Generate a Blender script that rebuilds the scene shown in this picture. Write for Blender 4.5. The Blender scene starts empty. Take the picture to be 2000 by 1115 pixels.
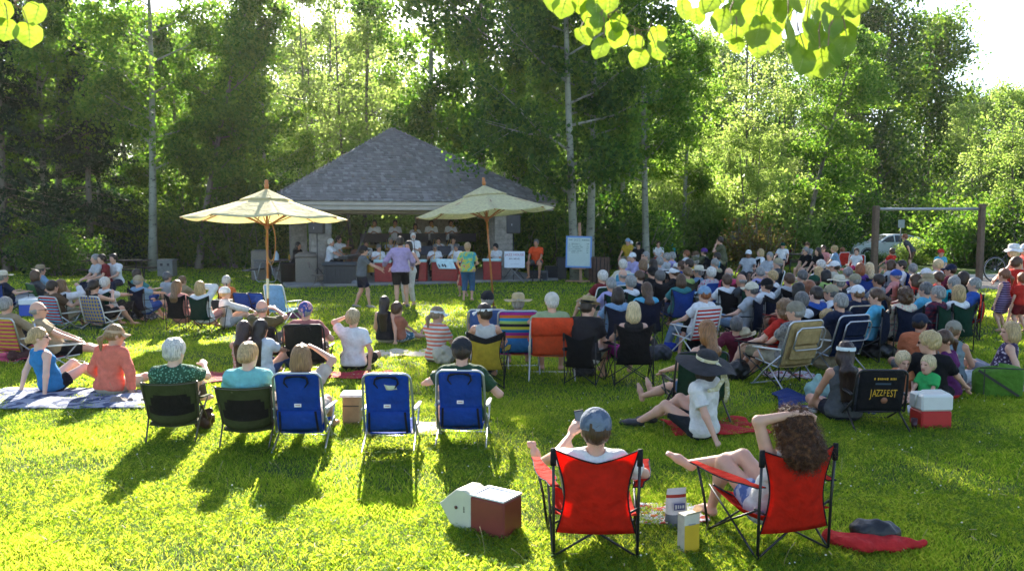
import bpy, math, random
import numpy as np
from math import sin, cos, pi, radians as R
from mathutils import Vector, Matrix
SC = bpy.context.scene
COL = SC.collection
# ---------------------------------------------------------------- camera
CH, FPX, YH = 2.25, 1600.0, 428.0          # eye height, focal length in photo pixels, horizon row
PITCH = math.atan((557.5 - YH) / FPX)
cam_d = bpy.data.cameras.new('camera'); cam = bpy.data.objects.new('camera', cam_d); COL.objects.link(cam)
cam.location = (0, 0, CH); cam.rotation_euler = (pi / 2 - PITCH, 0, 0)
cam_d.sensor_width = 36.0; cam_d.lens = 36.0 * FPX / 2000.0
cam_d.clip_start = 0.1; cam_d.clip_end = 3000
cam_d.dof.use_dof = True; cam_d.dof.focus_distance = 9.5; cam_d.dof.aperture_fstop = 9.0
SC.camera = cam
# ---------------------------------------------------------------- world, sun, exposure
SUN_AZ, SUN_EL = R(-8.5), R(26.5)            # azimuth from straight ahead (negative = left)
w = bpy.data.worlds.new('World'); SC.world = w; w.use_nodes = True
wn = w.node_tree; wn.nodes.clear()
sky = wn.nodes.new('ShaderNodeTexSky'); sky.sky_type = 'NISHITA'; sky.sun_disc = False
sky.sun_elevation = SUN_EL; sky.sun_rotation = SUN_AZ; sky.air_density = 1.0; sky.dust_density = 3.0; sky.ozone_density = 1.0; sky.altitude = 1800
bg = wn.nodes.new('ShaderNodeBackground'); bg.inputs['Strength'].default_value = 0.092
wo = wn.nodes.new('ShaderNodeOutputWorld')
wn.links.new(sky.outputs[0], bg.inputs[0]); wn.links.new(bg.outputs[0], wo.inputs[0])
sun_d = bpy.data.lights.new('sun', 'SUN'); sun_d.energy = 5.0; sun_d.angle = R(0.5); sun_d.color = (1.0, 0.92, 0.79)
sun = bpy.data.objects.new('sun', sun_d); COL.objects.link(sun)
sdir = Vector((sin(SUN_AZ) * cos(SUN_EL), cos(SUN_AZ) * cos(SUN_EL), sin(SUN_EL)))   # towards the sun
sun.rotation_euler = sdir.to_track_quat('Z', 'Y').to_euler(); sun.location = (0, 0, 60)
SC.view_settings.view_transform = 'Standard'; SC.view_settings.look = 'None'
SC.view_settings.exposure = 2.15; SC.view_settings.gamma = 1.0
SC.cycles.max_bounces = 8; SC.cycles.transmission_bounces = 6; SC.cycles.transparent_max_bounces = 8
SC.cycles.diffuse_bounces = 3; SC.cycles.glossy_bounces = 2
SC.cycles.use_denoising = True; SC.cycles.caustics_reflective = False; SC.cycles.caustics_refractive = False
SC.cycles.sample_clamp_indirect = 6.0

# ---------------------------------------------------------------- helpers
def at_z(px, py, z=0.0):
    """world point at height z seen at photo pixel px, py"""
    a = (py - 557.5) / FPX; x = (px - 1000) / FPX
    dy = cos(PITCH) - a * sin(PITCH); dz = -sin(PITCH) - a * cos(PITCH)
    t = (z - CH) / dz
    return Vector((x * t, dy * t, z))
def at_d(px, depth, z=0.0):
    return Vector(((px - 1000) / FPX * (depth * cos(PITCH) - (z - CH) * sin(PITCH)), depth, z))
def zrow(py, depth):
    """height that shows at row py at distance depth"""
    a = (py - 557.5) / FPX
    return CH + depth * (-sin(PITCH) - a * cos(PITCH)) / (cos(PITCH) - a * sin(PITCH))
def link(o, parent=None):
    COL.objects.link(o)
    if parent is not None: o.parent = parent
    return o
def thing(name, label, cat, loc=(0, 0, 0), rz=0, group=None):
    o = bpy.data.objects.new(name, None); o.empty_display_size = 0.2; link(o)
    o.location = loc; o.rotation_euler = (0, 0, rz)
    o['label'] = label; o['category'] = cat
    if group: o['group'] = group
    return o
def tag(o, label=None, cat=None, group=None, kind=None):
    if label: o['label'] = label
    if cat: o['category'] = cat
    if group: o['group'] = group
    if kind: o['kind'] = kind
    return o
def mesh_np(name, V, F, mats=(), mi=None, smooth=True):
    """V (n,3), F (m,k) int array with k = 3 or 4"""
    me = bpy.data.meshes.new(name); V = np.asarray(V, np.float32); F = np.asarray(F, np.int32)
    n, (m, k) = len(V), F.shape
    me.vertices.add(n); me.vertices.foreach_set('co', V.ravel())
    me.loops.add(m * k); me.loops.foreach_set('vertex_index', F.ravel())
    me.polygons.add(m); me.polygons.foreach_set('loop_start', np.arange(0, m * k, k, dtype=np.int32))
    me.polygons.foreach_set('loop_total', np.full(m, k, np.int32))
    if mi is not None: me.polygons.foreach_set('material_index', np.asarray(mi, np.int32))
    me.polygons.foreach_set('use_smooth', np.full(m, smooth, bool))
    for x in mats: me.materials.append(x)
    me.update(calc_edges=True); me.validate(); return me
class MB:
    """collects simple shapes into one mesh"""
    def __init__(s): s.v = []; s.f = []; s.m = []; s.sm = []
    def add(s, vs, fs, m=0, sm=False):
        b = len(s.v); s.v += [tuple(v) for v in vs]; s.f += [tuple(b + i for i in f) for f in fs]
        s.m += [m] * len(fs); s.sm += [sm] * len(fs); return s
    def box(s, c, d, rz=0, m=0, M=None, bev=0):
        x, y, z = d[0] / 2, d[1] / 2, d[2] / 2
        if M is None: M = Matrix.Translation(c) @ Matrix.Rotation(rz, 4, 'Z')
        if not bev:
            vs = [M @ Vector((i * x, j * y, k * z)) for k in (-1, 1) for j in (-1, 1) for i in (-1, 1)]
            return s.add(vs, [(0, 2, 3, 1), (4, 5, 7, 6), (0, 1, 5, 4), (2, 6, 7, 3), (0, 4, 6, 2), (1, 3, 7, 5)], m)
        b = bev; rings = []
        for zz, ins in ((-z, b), (-z + b, 0), (z - b, 0), (z, b)):
            xx, yy = x - ins, y - ins
            rings.append([(xx - b * (ins == 0), -yy), (xx, -yy + b * (ins == 0)), (xx, yy - b * (ins == 0)), (xx - b * (ins == 0), yy),
                          (-xx + b * (ins == 0), yy), (-xx, yy - b * (ins == 0)), (-xx, -yy + b * (ins == 0)), (-xx + b * (ins == 0), -yy)])
        zs = (-z, -z + b, z - b, z); vs = [M @ Vector((p[0], p[1], zs[k])) for k in range(4) for p in rings[k]]
        fs = [(k * 8 + i, k * 8 + (i + 1) % 8, k * 8 + 8 + (i + 1) % 8, k * 8 + 8 + i) for k in range(3) for i in range(8)]
        return s.add(vs, fs + [tuple(range(7, -1, -1)), tuple(range(24, 32))], m)
    def bar(s, a, b, w, h, m=0, up=(0, 0, 1)):
        a, b = Vector(a), Vector(b); d = b - a; L = d.length; d.normalize()
        u = Vector(up); r = d.cross(u)
        if r.length < 1e-4: r = d.cross(Vector((1, 0, 0)))
        r.normalize(); u = r.cross(d)
        M = Matrix((( r.x, d.x, u.x, 0), (r.y, d.y, u.y, 0), (r.z, d.z, u.z, 0), (0, 0, 0, 1)))
        return s.box(None, (w, L, h), m=m, M=Matrix.Translation((a + b) / 2) @ M)
    def tube(s, pts, r, n=8, m=0, cap=True, closed=False):
        pts = [Vector(p) for p in pts]; rs = r if isinstance(r, (list, tuple)) else [r] * len(pts)
        N = len(pts); vs = []; prev = None
        for i, p in enumerate(pts):
            if closed: t = pts[(i + 1) % N] - pts[i - 1]
            else: t = pts[min(i + 1, N - 1)] - pts[max(i - 1, 0)]
            if t.length < 1e-9: t = Vector((0, 0, 1))
            t.normalize()
            if prev is None:
                u = t.cross(Vector((0, 0, 1)))
                if u.length < 0.1: u = t.cross(Vector((1, 0, 0)))
            else: u = prev - t * prev.dot(t)
            u.normalize(); prev = u; q = t.cross(u)
            vs += [p + (u * cos(2 * pi * k / n) + q * sin(2 * pi * k / n)) * rs[i] for k in range(n)]
        fs = []
        for i in range(N if closed else N - 1):
            j = (i + 1) % N
            fs += [(i * n + k, i * n + (k + 1) % n, j * n + (k + 1) % n, j * n + k) for k in range(n)]
        if cap and not closed: fs += [tuple(range(n - 1, -1, -1)), tuple((N - 1) * n + k for k in range(n))]
        return s.add(vs, fs, m, True)
    def lathe(s, prof, n=24, m=0, M=None, sx=1, sy=1):
        M = M or Matrix.Identity(4); N = len(prof)
        vs = [M @ Vector((r * cos(2 * pi * k / n) * sx, r * sin(2 * pi * k / n) * sy, z)) for r, z in prof for k in range(n)]
        fs = [(i * n + k, i * n + (k + 1) % n, (i + 1) * n + (k + 1) % n, (i + 1) * n + k) for i in range(N - 1) for k in range(n)]
        return s.add(vs, fs, m, True)
    def cyl(s, c, r, h, n=20, m=0, r2=None):
        r2 = r if r2 is None else r2; e = min(.004, r * .3)
        return s.lathe([(0.0001, 0), (r - e, 0), (r, e), (r2, h - e), (r2 - e, h), (0.0001, h)], n, m, Matrix.Translation(c))
    def sheet(s, fn, nu, nv, m=0, th=0.0):
        g = [[Vector(fn(i / nu, j / nv)) for i in range(nu + 1)] for j in range(nv + 1)]
        vs = [p for row in g for p in row]; W = nu + 1
        q = [(j * W + i, j * W + i + 1, (j + 1) * W + i + 1, (j + 1) * W + i) for j in range(nv) for i in range(nu)]
        if not th: return s.add(vs, q, m, True)
        back = []
        for j in range(nv + 1):
            for i in range(nu + 1):
                a = g[j][min(i + 1, nu)] - g[j][max(i - 1, 0)]; b = g[min(j + 1, nv)][i] - g[max(j - 1, 0)][i]
                nn = a.cross(b); nn = nn.normalized() if nn.length > 1e-9 else Vector((0, 0, 1))
                back.append(g[j][i] - nn * th)
        K = len(vs); f2 = [tuple(K + x for x in reversed(f)) for f in q]
        rim = [i for i in range(W)] + [j * W + nu for j in range(1, nv + 1)] + [nv * W + i for i in range(nu - 1, -1, -1)] + [j * W for j in range(nv - 1, 0, -1)]
        e = [(rim[i], K + rim[i], K + rim[(i + 1) % len(rim)], rim[(i + 1) % len(rim)]) for i in range(len(rim))]
        s.add(vs + back, q + f2, m, True); b = len(s.v) - 2 * K
        s.f += [tuple(b + x for x in f) for f in e]; s.m += [m] * len(e); s.sm += [False] * len(e); return s
    def ball(s, c, r, n=10, m=0, M=None):
        rx, ry, rz = r if isinstance(r, (tuple, list)) else (r, r, r)
        T = Matrix.Translation(c) @ (M or Matrix.Identity(4)) @ Matrix.Diagonal((rx, ry, rz, 1))
        return s.lathe([(max(1e-4, sin(pi * i / n)), -cos(pi * i / n)) for i in range(n + 1)], max(8, int(n * 1.5)), m, T)
    def build(s, name, mats, parent=None):
        me = bpy.data.meshes.new(name); me.from_pydata(s.v, [], s.f)
        mats = mats if isinstance(mats, (list, tuple)) else [mats]
        for x in mats: me.materials.append(x)
        me.polygons.foreach_set('material_index', s.m); me.polygons.foreach_set('use_smooth', s.sm); me.update()
        return link(bpy.data.objects.new(name, me), parent)

# ---------------------------------------------------------------- materials
MC = {}
def _nt(name):
    m = bpy.data.materials.new(name); m.use_nodes = True; nt = m.node_tree
    b = nt.nodes['Principled BSDF']; return m, nt, b
def N(nt, t, **k):
    n = nt.nodes.new(t)
    for a, v in k.items():
        if a.startswith('i_'): n.inputs[a[2:].replace('_', ' ')].default_value = v
        else: setattr(n, a, v)
    return n
def mix(nt, fac, a, b, typ='RGBA', blend='MIX'):
    n = nt.nodes.new('ShaderNodeMix'); n.data_type = typ; n.blend_type = blend
    for i, v in ((0, fac), (6, a), (7, b)):
        if hasattr(v, 'is_output') or isinstance(v, bpy.types.NodeSocket): nt.links.new(v, n.inputs[i])
        elif i == 0: n.inputs[0].default_value = v
        else: n.inputs[i].default_value = (*v[:3], 1)
    return n.outputs[2]
def ramp(nt, src, stops, interp='LINEAR'):
    r = nt.nodes.new('ShaderNodeValToRGB'); r.color_ramp.interpolation = interp
    el = r.color_ramp.elements
    while len(el) < len(stops): el.new(0.5)
    for e, (p, c) in zip(el, stops):
        e.position = p; e.color = (*c, 1) if len(c) == 3 else c
    nt.links.new(src, r.inputs[0]); return r.outputs[0]
def coords(nt, scale=(1, 1, 1), rot=(0, 0, 0), kind='Object'):
    tc = nt.nodes.new('ShaderNodeTexCoord'); mp = nt.nodes.new('ShaderNodeMapping')
    mp.inputs['Scale'].default_value = scale; mp.inputs['Rotation'].default_value = rot
    nt.links.new(tc.outputs[kind], mp.inputs[0]); return mp.outputs[0]
def noise(nt, vec, scale, detail=3, rough=.55, out=0):
    n = N(nt, 'ShaderNodeTexNoise'); n.inputs['Scale'].default_value = scale; n.inputs['Detail'].default_value = detail
    n.inputs['Roughness'].default_value = rough
    if vec is not None: nt.links.new(vec, n.inputs['Vector'])
    return n.outputs[out]
def bump(nt, b, src, strength=.3, dist=.01):
    n = N(nt, 'ShaderNodeBump'); n.inputs['Strength'].default_value = strength; n.inputs['Distance'].default_value = dist
    nt.links.new(src, n.inputs['Height']); nt.links.new(n.outputs[0], b.inputs['Normal'])
def plain(name, col, rough=.6, metal=0.0, var=.18, sc=9.0, bmp=0.0, bsc=60, spec=.5):
    key = ('p', name, col, rough, metal, var, sc, bmp)
    if key in MC: return MC[key]
    m, nt, b = _nt(name); v = coords(nt)
    n = noise(nt, v, sc, 4)
    d = tuple(c * (1 - var) for c in col); l = tuple(min(1, c * (1 + var)) for c in col)
    nt.links.new(ramp(nt, n, [(.3, d), (.7, l)]), b.inputs['Base Color'])
    b.inputs['Roughness'].default_value = rough; b.inputs['Metallic'].default_value = metal
    b.inputs['Specular IOR Level'].default_value = spec
    if bmp: bump(nt, b, noise(nt, v, bsc, 4), bmp, .01)
    MC[key] = m; return m
def translucent(nt, b, col, fac):
    """adds light shining through a thin sheet"""
    t = N(nt, 'ShaderNodeBsdfTranslucent'); ms = N(nt, 'ShaderNodeMixShader'); ms.inputs[0].default_value = fac
    if isinstance(col, (tuple, list)): t.inputs[0].default_value = (*col[:3], 1)
    else: nt.links.new(col, t.inputs[0])
    out = nt.nodes['Material Output']
    nt.links.new(b.outputs[0], ms.inputs[1]); nt.links.new(t.outputs[0], ms.inputs[2]); nt.links.new(ms.outputs[0], out.inputs['Surface'])
def cloth(col, pat=None, c2=None, tr=0.12, sc=1.0, name='fabric'):
    """woven fabric; pat: stripe (horizontal), vstripe, plaid, floral, tie"""
    col = tuple(col); c2 = tuple(c2) if c2 else None
    key = ('c', col, pat, c2, tr, sc, name)
    if key in MC: return MC[key]
    m, nt, b = _nt(name); v = coords(nt)
    b.inputs['Roughness'].default_value = .85; b.inputs['Specular IOR Level'].default_value = .2
    n = noise(nt, v, 14, 4); base = ramp(nt, n, [(.3, tuple(c * .82 for c in col)), (.72, tuple(min(1, c * 1.12) for c in col))])
    if pat in ('stripe', 'vstripe', 'plaid', 'multi'):
        def wav(ax, s):
            sp = N(nt, 'ShaderNodeSeparateXYZ'); nt.links.new(v, sp.inputs[0])
            a = N(nt, 'ShaderNodeMath', operation='MULTIPLY'); nt.links.new(sp.outputs[ax], a.inputs[0]); a.inputs[1].default_value = s
            f = N(nt, 'ShaderNodeMath', operation='FRACT'); nt.links.new(a.outputs[0], f.inputs[0]); return f.outputs[0]
        if pat == 'multi':
            st = [(i / 7.0, c) for i, c in enumerate([(.01, .18, .42), (.65, .60, .06), (.02, .02, .03), (.42, .60, .15), (.01, .30, .60), (.75, .20, .03), (.45, .03, .25)])]
            base = ramp(nt, wav(2, 3.3 * sc), st, 'CONSTANT')
        elif pat == 'stripe': base = mix(nt, ramp(nt, wav(2, 16 * sc), [(.46, (0, 0, 0)), (.54, (1, 1, 1))]), base, c2)
        elif pat == 'vstripe': base = mix(nt, ramp(nt, wav(0, 22 * sc), [(.46, (0, 0, 0)), (.54, (1, 1, 1))]), base, c2)
        else:
            a = ramp(nt, wav(2, 14 * sc), [(.5, (0, 0, 0)), (.55, (.6, .6, .6))]); c = ramp(nt, wav(0, 14 * sc), [(.5, (0, 0, 0)), (.55, (.6, .6, .6))])
            base = mix(nt, a, base, c2); base = mix(nt, c, base, c2)
    elif pat == 'floral':
        vo = N(nt, 'ShaderNodeTexVoronoi'); vo.inputs['Scale'].default_value = 26 * sc; nt.links.new(v, vo.inputs['Vector'])
        base = mix(nt, ramp(nt, vo.outputs['Distance'], [(.30, (1, 1, 1)), (.42, (0, 0, 0))]), base, c2)
    elif pat == 'tie':
        vo = noise(nt, v, 5.0 * sc, 2)
        base = ramp(nt, vo, [(.30, (.05, .25, .55)), (.42, (.10, .50, .42)), (.5, (.55, .62, .10)), (.58, (.72, .50, .12)), (.7, (.30, .15, .45))])
    elif pat == 'patch':
        vo = N(nt, 'ShaderNodeTexVoronoi'); vo.inputs['Scale'].default_value = 9 * sc; nt.links.new(v, vo.inputs['Vector'])
        base = mix(nt, ramp(nt, noise(nt, v, 9 * sc, 2), [(.5, (0, 0, 0)), (.56, (1, 1, 1))]), base, c2)
    nt.links.new(base, b.inputs['Base Color'])
    n2 = noise(nt, v, 7, 4, .62); bump(nt, b, n2, .8, .06)
    if tr: translucent(nt, b, base, tr)
    MC[key] = m; return m
def skin(t=0):
    key = ('skin', t)
    if key in MC: return MC[key]
    tones = [(.62, .36, .25), (.52, .27, .17), (.70, .45, .34), (.44, .21, .12), (.22, .105, .065)]
    c = tones[t]; m, nt, b = _nt('skin'); v = coords(nt)
    nt.links.new(ramp(nt, noise(nt, v, 11, 4), [(.3, tuple(x * .88 for x in c)), (.72, (min(1, c[0] * 1.08), c[1] * 1.0, c[2] * .97))]), b.inputs['Base Color'])
    b.inputs['Roughness'].default_value = .5; b.inputs['Subsurface Weight'].default_value = .12
    b.inputs['Subsurface Radius'].default_value = (.02, .007, .004); b.inputs['Subsurface Scale'].default_value = 1.0
    MC[key] = m; return m
def hairmat(col, gl=.16):
    key = ('hair', tuple(col), gl)
    if key in MC: return MC[key]
    m, nt, b = _nt('hair'); v = coords(nt, (55, 55, 7))
    c = ramp(nt, noise(nt, v, 1.6, 4), [(.3, tuple(x * .5 for x in col)), (.7, tuple(min(1, x * 1.5) for x in col))])
    nt.links.new(c, b.inputs['Base Color']); b.inputs['Roughness'].default_value = .42
    bump(nt, b, noise(nt, v, 1.6, 4), .8, .01); translucent(nt, b, c, gl); MC[key] = m; return m
# ================================================================ GROUND
def ground_mat():
    m, nt, b = _nt('lawn'); v = coords(nt)
    fine = noise(nt, v, 28, 6, .7); mid = noise(nt, v, 1.3, 5, .6); big = noise(nt, v, .22, 3)
    c = ramp(nt, fine, [(.28, (.022, .050, .008)), (.5, (.060, .125, .016)), (.72, (.13, .215, .030))])
    c = mix(nt, ramp(nt, mid, [(.42, (0, 0, 0)), (.72, (.7, .7, .7))]), c, (.17, .17, .05))
    c = mix(nt, ramp(nt, big, [(.40, (0, 0, 0)), (.65, (.45, .45, .45))]), c, (.045, .10, .02))
    nt.links.new(c, b.inputs['Base Color']); b.inputs['Roughness'].default_value = .8; b.inputs['Specular IOR Level'].default_value = .15
    bump(nt, b, noise(nt, v, 36, 5, .7), .9, .06); return m
def sheet_obj(name, poly, z, mat, kind='structure'):
    me = bpy.data.meshes.new(name); me.from_pydata([(x, y, z) for x, y in poly], [], [tuple(range(len(poly)))]); me.materials.append(mat)
    o = link(bpy.data.objects.new(name, me)); o['kind'] = kind; return o
LAWN = ground_mat()
sheet_obj('lawn', [(-700, -60), (700, -60), (700, 900), (-700, 900)], 0, LAWN)
grav = plain('gravel', (.30, .25, .20), .95, var=.4, sc=60, bmp=.8, bsc=140)
def wavy(poly, amp=.15, step=1.0, seed=1):
    rnd = random.Random(seed); out = []
    for i, (x, y) in enumerate(poly):
        x2, y2 = poly[(i + 1) % len(poly)]; L = math.hypot(x2 - x, y2 - y); n = max(1, int(L / step))
        for k in range(n): out.append((x + (x2 - x) * k / n + rnd.uniform(-amp, amp), y + (y2 - y) * k / n + rnd.uniform(-amp, amp)))
    return out
sheet_obj('gravel_play_area', wavy([(14.5, 26.5), (40, 24.5), (44, 34), (12.5, 33.2)], .12), .004, grav)
path = plain('concrete path', (.46, .42, .36), .9, var=.12, sc=6, bmp=.3)
sheet_obj('path', wavy([(8.2, 29.4), (12.4, 30.6), (30, 33.4), (60, 36), (60, 37.8), (30, 35.2), (12, 32.2), (8.2, 30.8)], .03), .008, path)
asph = plain('asphalt', (.055, .055, .058), .9, var=.2, sc=30, bmp=.4)
sheet_obj('road', [(14, 45.5), (90, 45.5), (90, 52), (14, 52)], .004, asph)
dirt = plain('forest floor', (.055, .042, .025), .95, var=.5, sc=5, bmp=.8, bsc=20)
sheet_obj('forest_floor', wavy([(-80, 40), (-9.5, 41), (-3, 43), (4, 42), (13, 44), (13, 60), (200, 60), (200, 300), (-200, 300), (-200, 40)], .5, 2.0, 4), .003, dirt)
# ---------------------------------------------------------------- hills behind the trees
def hills():
    V = []; F = []; n = 90; rows = 7; rnd = random.Random(5)
    prof = []
    for i in range(n + 1):
        x = -520 + 1040 * i / n
        prof.append(78 + 26 * sin(x * .011 + 1.0) + 14 * sin(x * .031) + 6 * sin(x * .09) + rnd.uniform(-2, 2))
    for j in range(rows + 1):
        t = j / rows
        for i in range(n + 1):
            x = -520 + 1040 * i / n
            V.append((x, 420 + 170 * t + 10 * sin(x * .05 + j), prof[i] * (t ** .8) - 1 + (rnd.uniform(-3, 3) if 0 < j < rows else 0)))
    W = n + 1
    F = [(j * W + i, j * W + i + 1, (j + 1) * W + i + 1, (j + 1) * W + i) for j in range(rows) for i in range(n)]
    m, nt, b = _nt('hillside'); v = coords(nt)
    c = ramp(nt, noise(nt, v, .02, 6, .6), [(.35, (.05, .085, .04)), (.5, (.13, .14, .08)), (.7, (.24, .21, .14))])
    nt.links.new(c, b.inputs['Base Color']); b.inputs['Roughness'].default_value = .95
    me = mesh_np('hills', V, F, [m]); o = link(bpy.data.objects.new('hills', me)); o['kind'] = 'structure'
hills()
# ================================================================ GRASS BLADES (stuff)
def leaf_shader(name, cols, tcols, fac=.5, sc=.6, rough=.6, spec=.25):
    m, nt, b = _nt(name); g = N(nt, 'ShaderNodeNewGeometry'); oi = N(nt, 'ShaderNodeObjectInfo')
    r = g.outputs['Random Per Island']
    mx = N(nt, 'ShaderNodeMath', operation='ADD'); nt.links.new(r, mx.inputs[0])
    md = N(nt, 'ShaderNodeMath', operation='MULTIPLY'); nt.links.new(oi.outputs['Random'], md.inputs[0]); md.inputs[1].default_value = .35
    nt.links.new(md.outputs[0], mx.inputs[1])
    n = noise(nt, coords(nt), sc, 3); ad = N(nt, 'ShaderNodeMath', operation='ADD'); nt.links.new(mx.outputs[0], ad.inputs[0]); nt.links.new(n, ad.inputs[1])
    dv = N(nt, 'ShaderNodeMath', operation='MULTIPLY'); nt.links.new(ad.outputs[0], dv.inputs[0]); dv.inputs[1].default_value = .5
    k = len(cols)
    c = ramp(nt, dv.outputs[0], [(.18 + .62 * i / (k - 1), q) for i, q in enumerate(cols)])
    t = ramp(nt, dv.outputs[0], [(.18 + .62 * i / (k - 1), q) for i, q in enumerate(tcols)])
    nt.links.new(c, b.inputs['Base Color']); b.inputs['Roughness'].default_value = rough; b.inputs['Specular IOR Level'].default_value = spec
    translucent(nt, b, t, fac); return m
GRASS = leaf_shader('grass', [(.04, .10, .008), (.09, .19, .012), (.17, .25, .02)], [(.12, .30, .010), (.34, .54, .020), (.80, .84, .09)], .58, .5)
def grass():
    rs = np.random.default_rng(3); V = []; 
    def field(y0, y1, dens, h0, h1, w):
        n = int((y1 - y0) * (y0 + y1) * .70 * dens)
        y = np.sqrt(rs.uniform(y0 ** 2, y1 ** 2, n)); x = (rs.uniform(-1, 1, n)) * (y * .66 + .4)
        cx, cy = x + 4.9, y - 33.9; u_, v_ = cx * .94 + cy * .342, -cx * .342 + cy * .94
        kp = ~((np.abs(u_) < 4.85) & (v_ > -6.12) & (v_ < 4.85)) & ~((x > 8) & (y > 28.8 + .10 * (x - 8)) & (y < 31.5 + .10 * (x - 8))) & ~((x > 13.2) & (y > 26.2))
        kp &= ~((np.sin(x * 1.3 + 2.1 * np.sin(y * .9)) * np.sin(y * 1.7 + 1.3 * np.sin(x * 1.1)) > .55) & (rs.uniform(0, 1, len(x)) < .5))
        x, y = x[kp], y[kp]; n = len(x)
        # clumpy cover
        q = np.sin(x * 3.1 + 1.7 * np.sin(y * 2.3)) * np.sin(y * 3.7 + 1.1 * np.sin(x * 2.9)); hh = 1 + .28 * q + .2 * np.sin(x * 11) * np.sin(y * 9.3)
        h = rs.uniform(h0, h1, n) * hh; a = rs.uniform(0, 2 * pi, n); ww = w * rs.uniform(.6, 1.3, n) / 2
        dx, dy = np.cos(a) * ww, np.sin(a) * ww; la = rs.uniform(0, 2 * pi, n); lean = h * rs.uniform(.15, 1.0, n)
        lx, ly = np.cos(la) * lean, np.sin(la) * lean
        z0 = np.zeros(n)
        A = np.stack([x - dx, y - dy, z0], 1); B = np.stack([x + dx, y + dy, z0], 1)
        M1 = np.stack([x + dx * .8 + lx * .4, y + dy * .8 + ly * .4, h * .62], 1); T = np.stack([x + lx, y + ly, h * .96], 1)
        return np.stack([A, B, M1, T], 1).reshape(-1, 3)
    P = [field(4.2, 6.5, 10500, .018, .048, .0048), field(6.5, 10, 5600, .018, .048, .0068), field(10, 15, 1900, .020, .050, .012), field(15, 24, 330, .03, .065, .026), field(24, 38, 110, .035, .07, .045)]
    V = np.concatenate(P); F = np.arange(len(V)).reshape(-1, 4)
    o = link(bpy.data.objects.new('grass', mesh_np('grass', V, F, [GRASS], smooth=False))); o['kind'] = 'stuff'; tag(o, 'sunlit green grass blades covering the park lawn', 'grass')
    # clover leaves: little round three-lobed cover
    n = 60000; y = np.sqrt(rs.uniform(4.3 ** 2, 9.5 ** 2, n)); x = rs.uniform(-1, 1, n) * (y * .66 + .3)
    q = np.sin(x * 1.9 + 2 * np.sin(y * 1.1)) + np.sin(y * 2.7 + x) * .7; keep = q > -.5; x, y = x[keep], y[keep]; n = len(x)
    z = rs.uniform(.028, .055, n); r = rs.uniform(.006, .0125, n); a = rs.uniform(0, 6.3, n); tx, ty = rs.uniform(-.4, .4, (2, n))
    Q = []
    for k in range(3):
        ang = a + k * 2.094; cx, cy = np.cos(ang), np.sin(ang)
        def pt(u, v_): 
            X, Y = (cx * u - cy * v_) * r, (cy * u + cx * v_) * r
            return np.stack([x + X, y + Y, z + X * tx + Y * ty], 1)
        Q.append(np.stack([pt(0, 0), pt(.9, -.62), pt(1.35, 0), pt(.9, .62)], 1))
    V = np.concatenate(Q, 1).reshape(-1, 3)
    clv = leaf_shader('clover leaf', [(.04, .10, .012), (.075, .16, .02), (.11, .19, .03)], [(.12, .28, .01), (.26, .42, .02), (.48, .55, .04)], .42, .5, .8, .08)
    o = link(bpy.data.objects.new('clover', mesh_np('clover', V, np.arange(len(V)).reshape(-1, 4), [clv], smooth=False))); o['kind'] = 'stuff'; tag(o, 'patches of small clover leaves low in the lawn', 'clover')
    # clover flowers and dry stems
    b = MB(); rnd = random.Random(9)
    for i in range(620):
        yy = rnd.uniform(4.4, 13); xx = rnd.uniform(-1, 1) * yy * .64
        if sin(xx * 1.9 + 2 * sin(yy * 1.1)) + sin(yy * 2.7 + xx) * .7 < rnd.uniform(-.6, .7): continue
        h = rnd.uniform(.045, .085); dx = rnd.uniform(-.02, .02); rr = rnd.uniform(.005, .008)
        b.tube([(xx, yy, 0), (xx + dx, yy, h)], .0012, 3, 1, False)
        b.ball((xx + dx, yy, h), (rr, rr, rr * .8), 4, 0)
    wf = plain('clover flower', (.70, .66, .50), .8, var=.1); stem = plain('clover stem', (.10, .2, .03), .7)
    o = b.build('clover_flowers', [wf, stem]); o['kind'] = 'stuff'; tag(o, 'white clover flower heads dotted over the grass', 'clover flowers')
    b = MB()
    for i in range(110):
        yy = rnd.uniform(4.6, 12); xx = rnd.uniform(-1, 1) * yy * .64; h = rnd.uniform(.10, .24); a = rnd.uniform(0, 6.3); l = rnd.uniform(.03, .12)
        pts = [(xx + cos(a) * l * t * t, yy + sin(a) * l * t * t, h * t) for t in (0, .35, .7, 1)]
        b.tube(pts, [.0016, .0014, .0012, .0022], 4, 0)
    for i in range(150):
        yy = rnd.uniform(4.5, 10); xx = rnd.uniform(-1, 1) * yy * .64; a = rnd.uniform(0, 6.3); l = rnd.uniform(.02, .06)
        b.bar((xx, yy, .045), (xx + cos(a) * l, yy + sin(a) * l, .055), .006, .002, 0)
    o = b.build('dry_stems', [plain('dry straw', (.42, .33, .16), .8)]); o['kind'] = 'stuff'; tag(o, 'dry straw coloured grass stems poking out of the lawn', 'dry grass')
grass()
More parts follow.
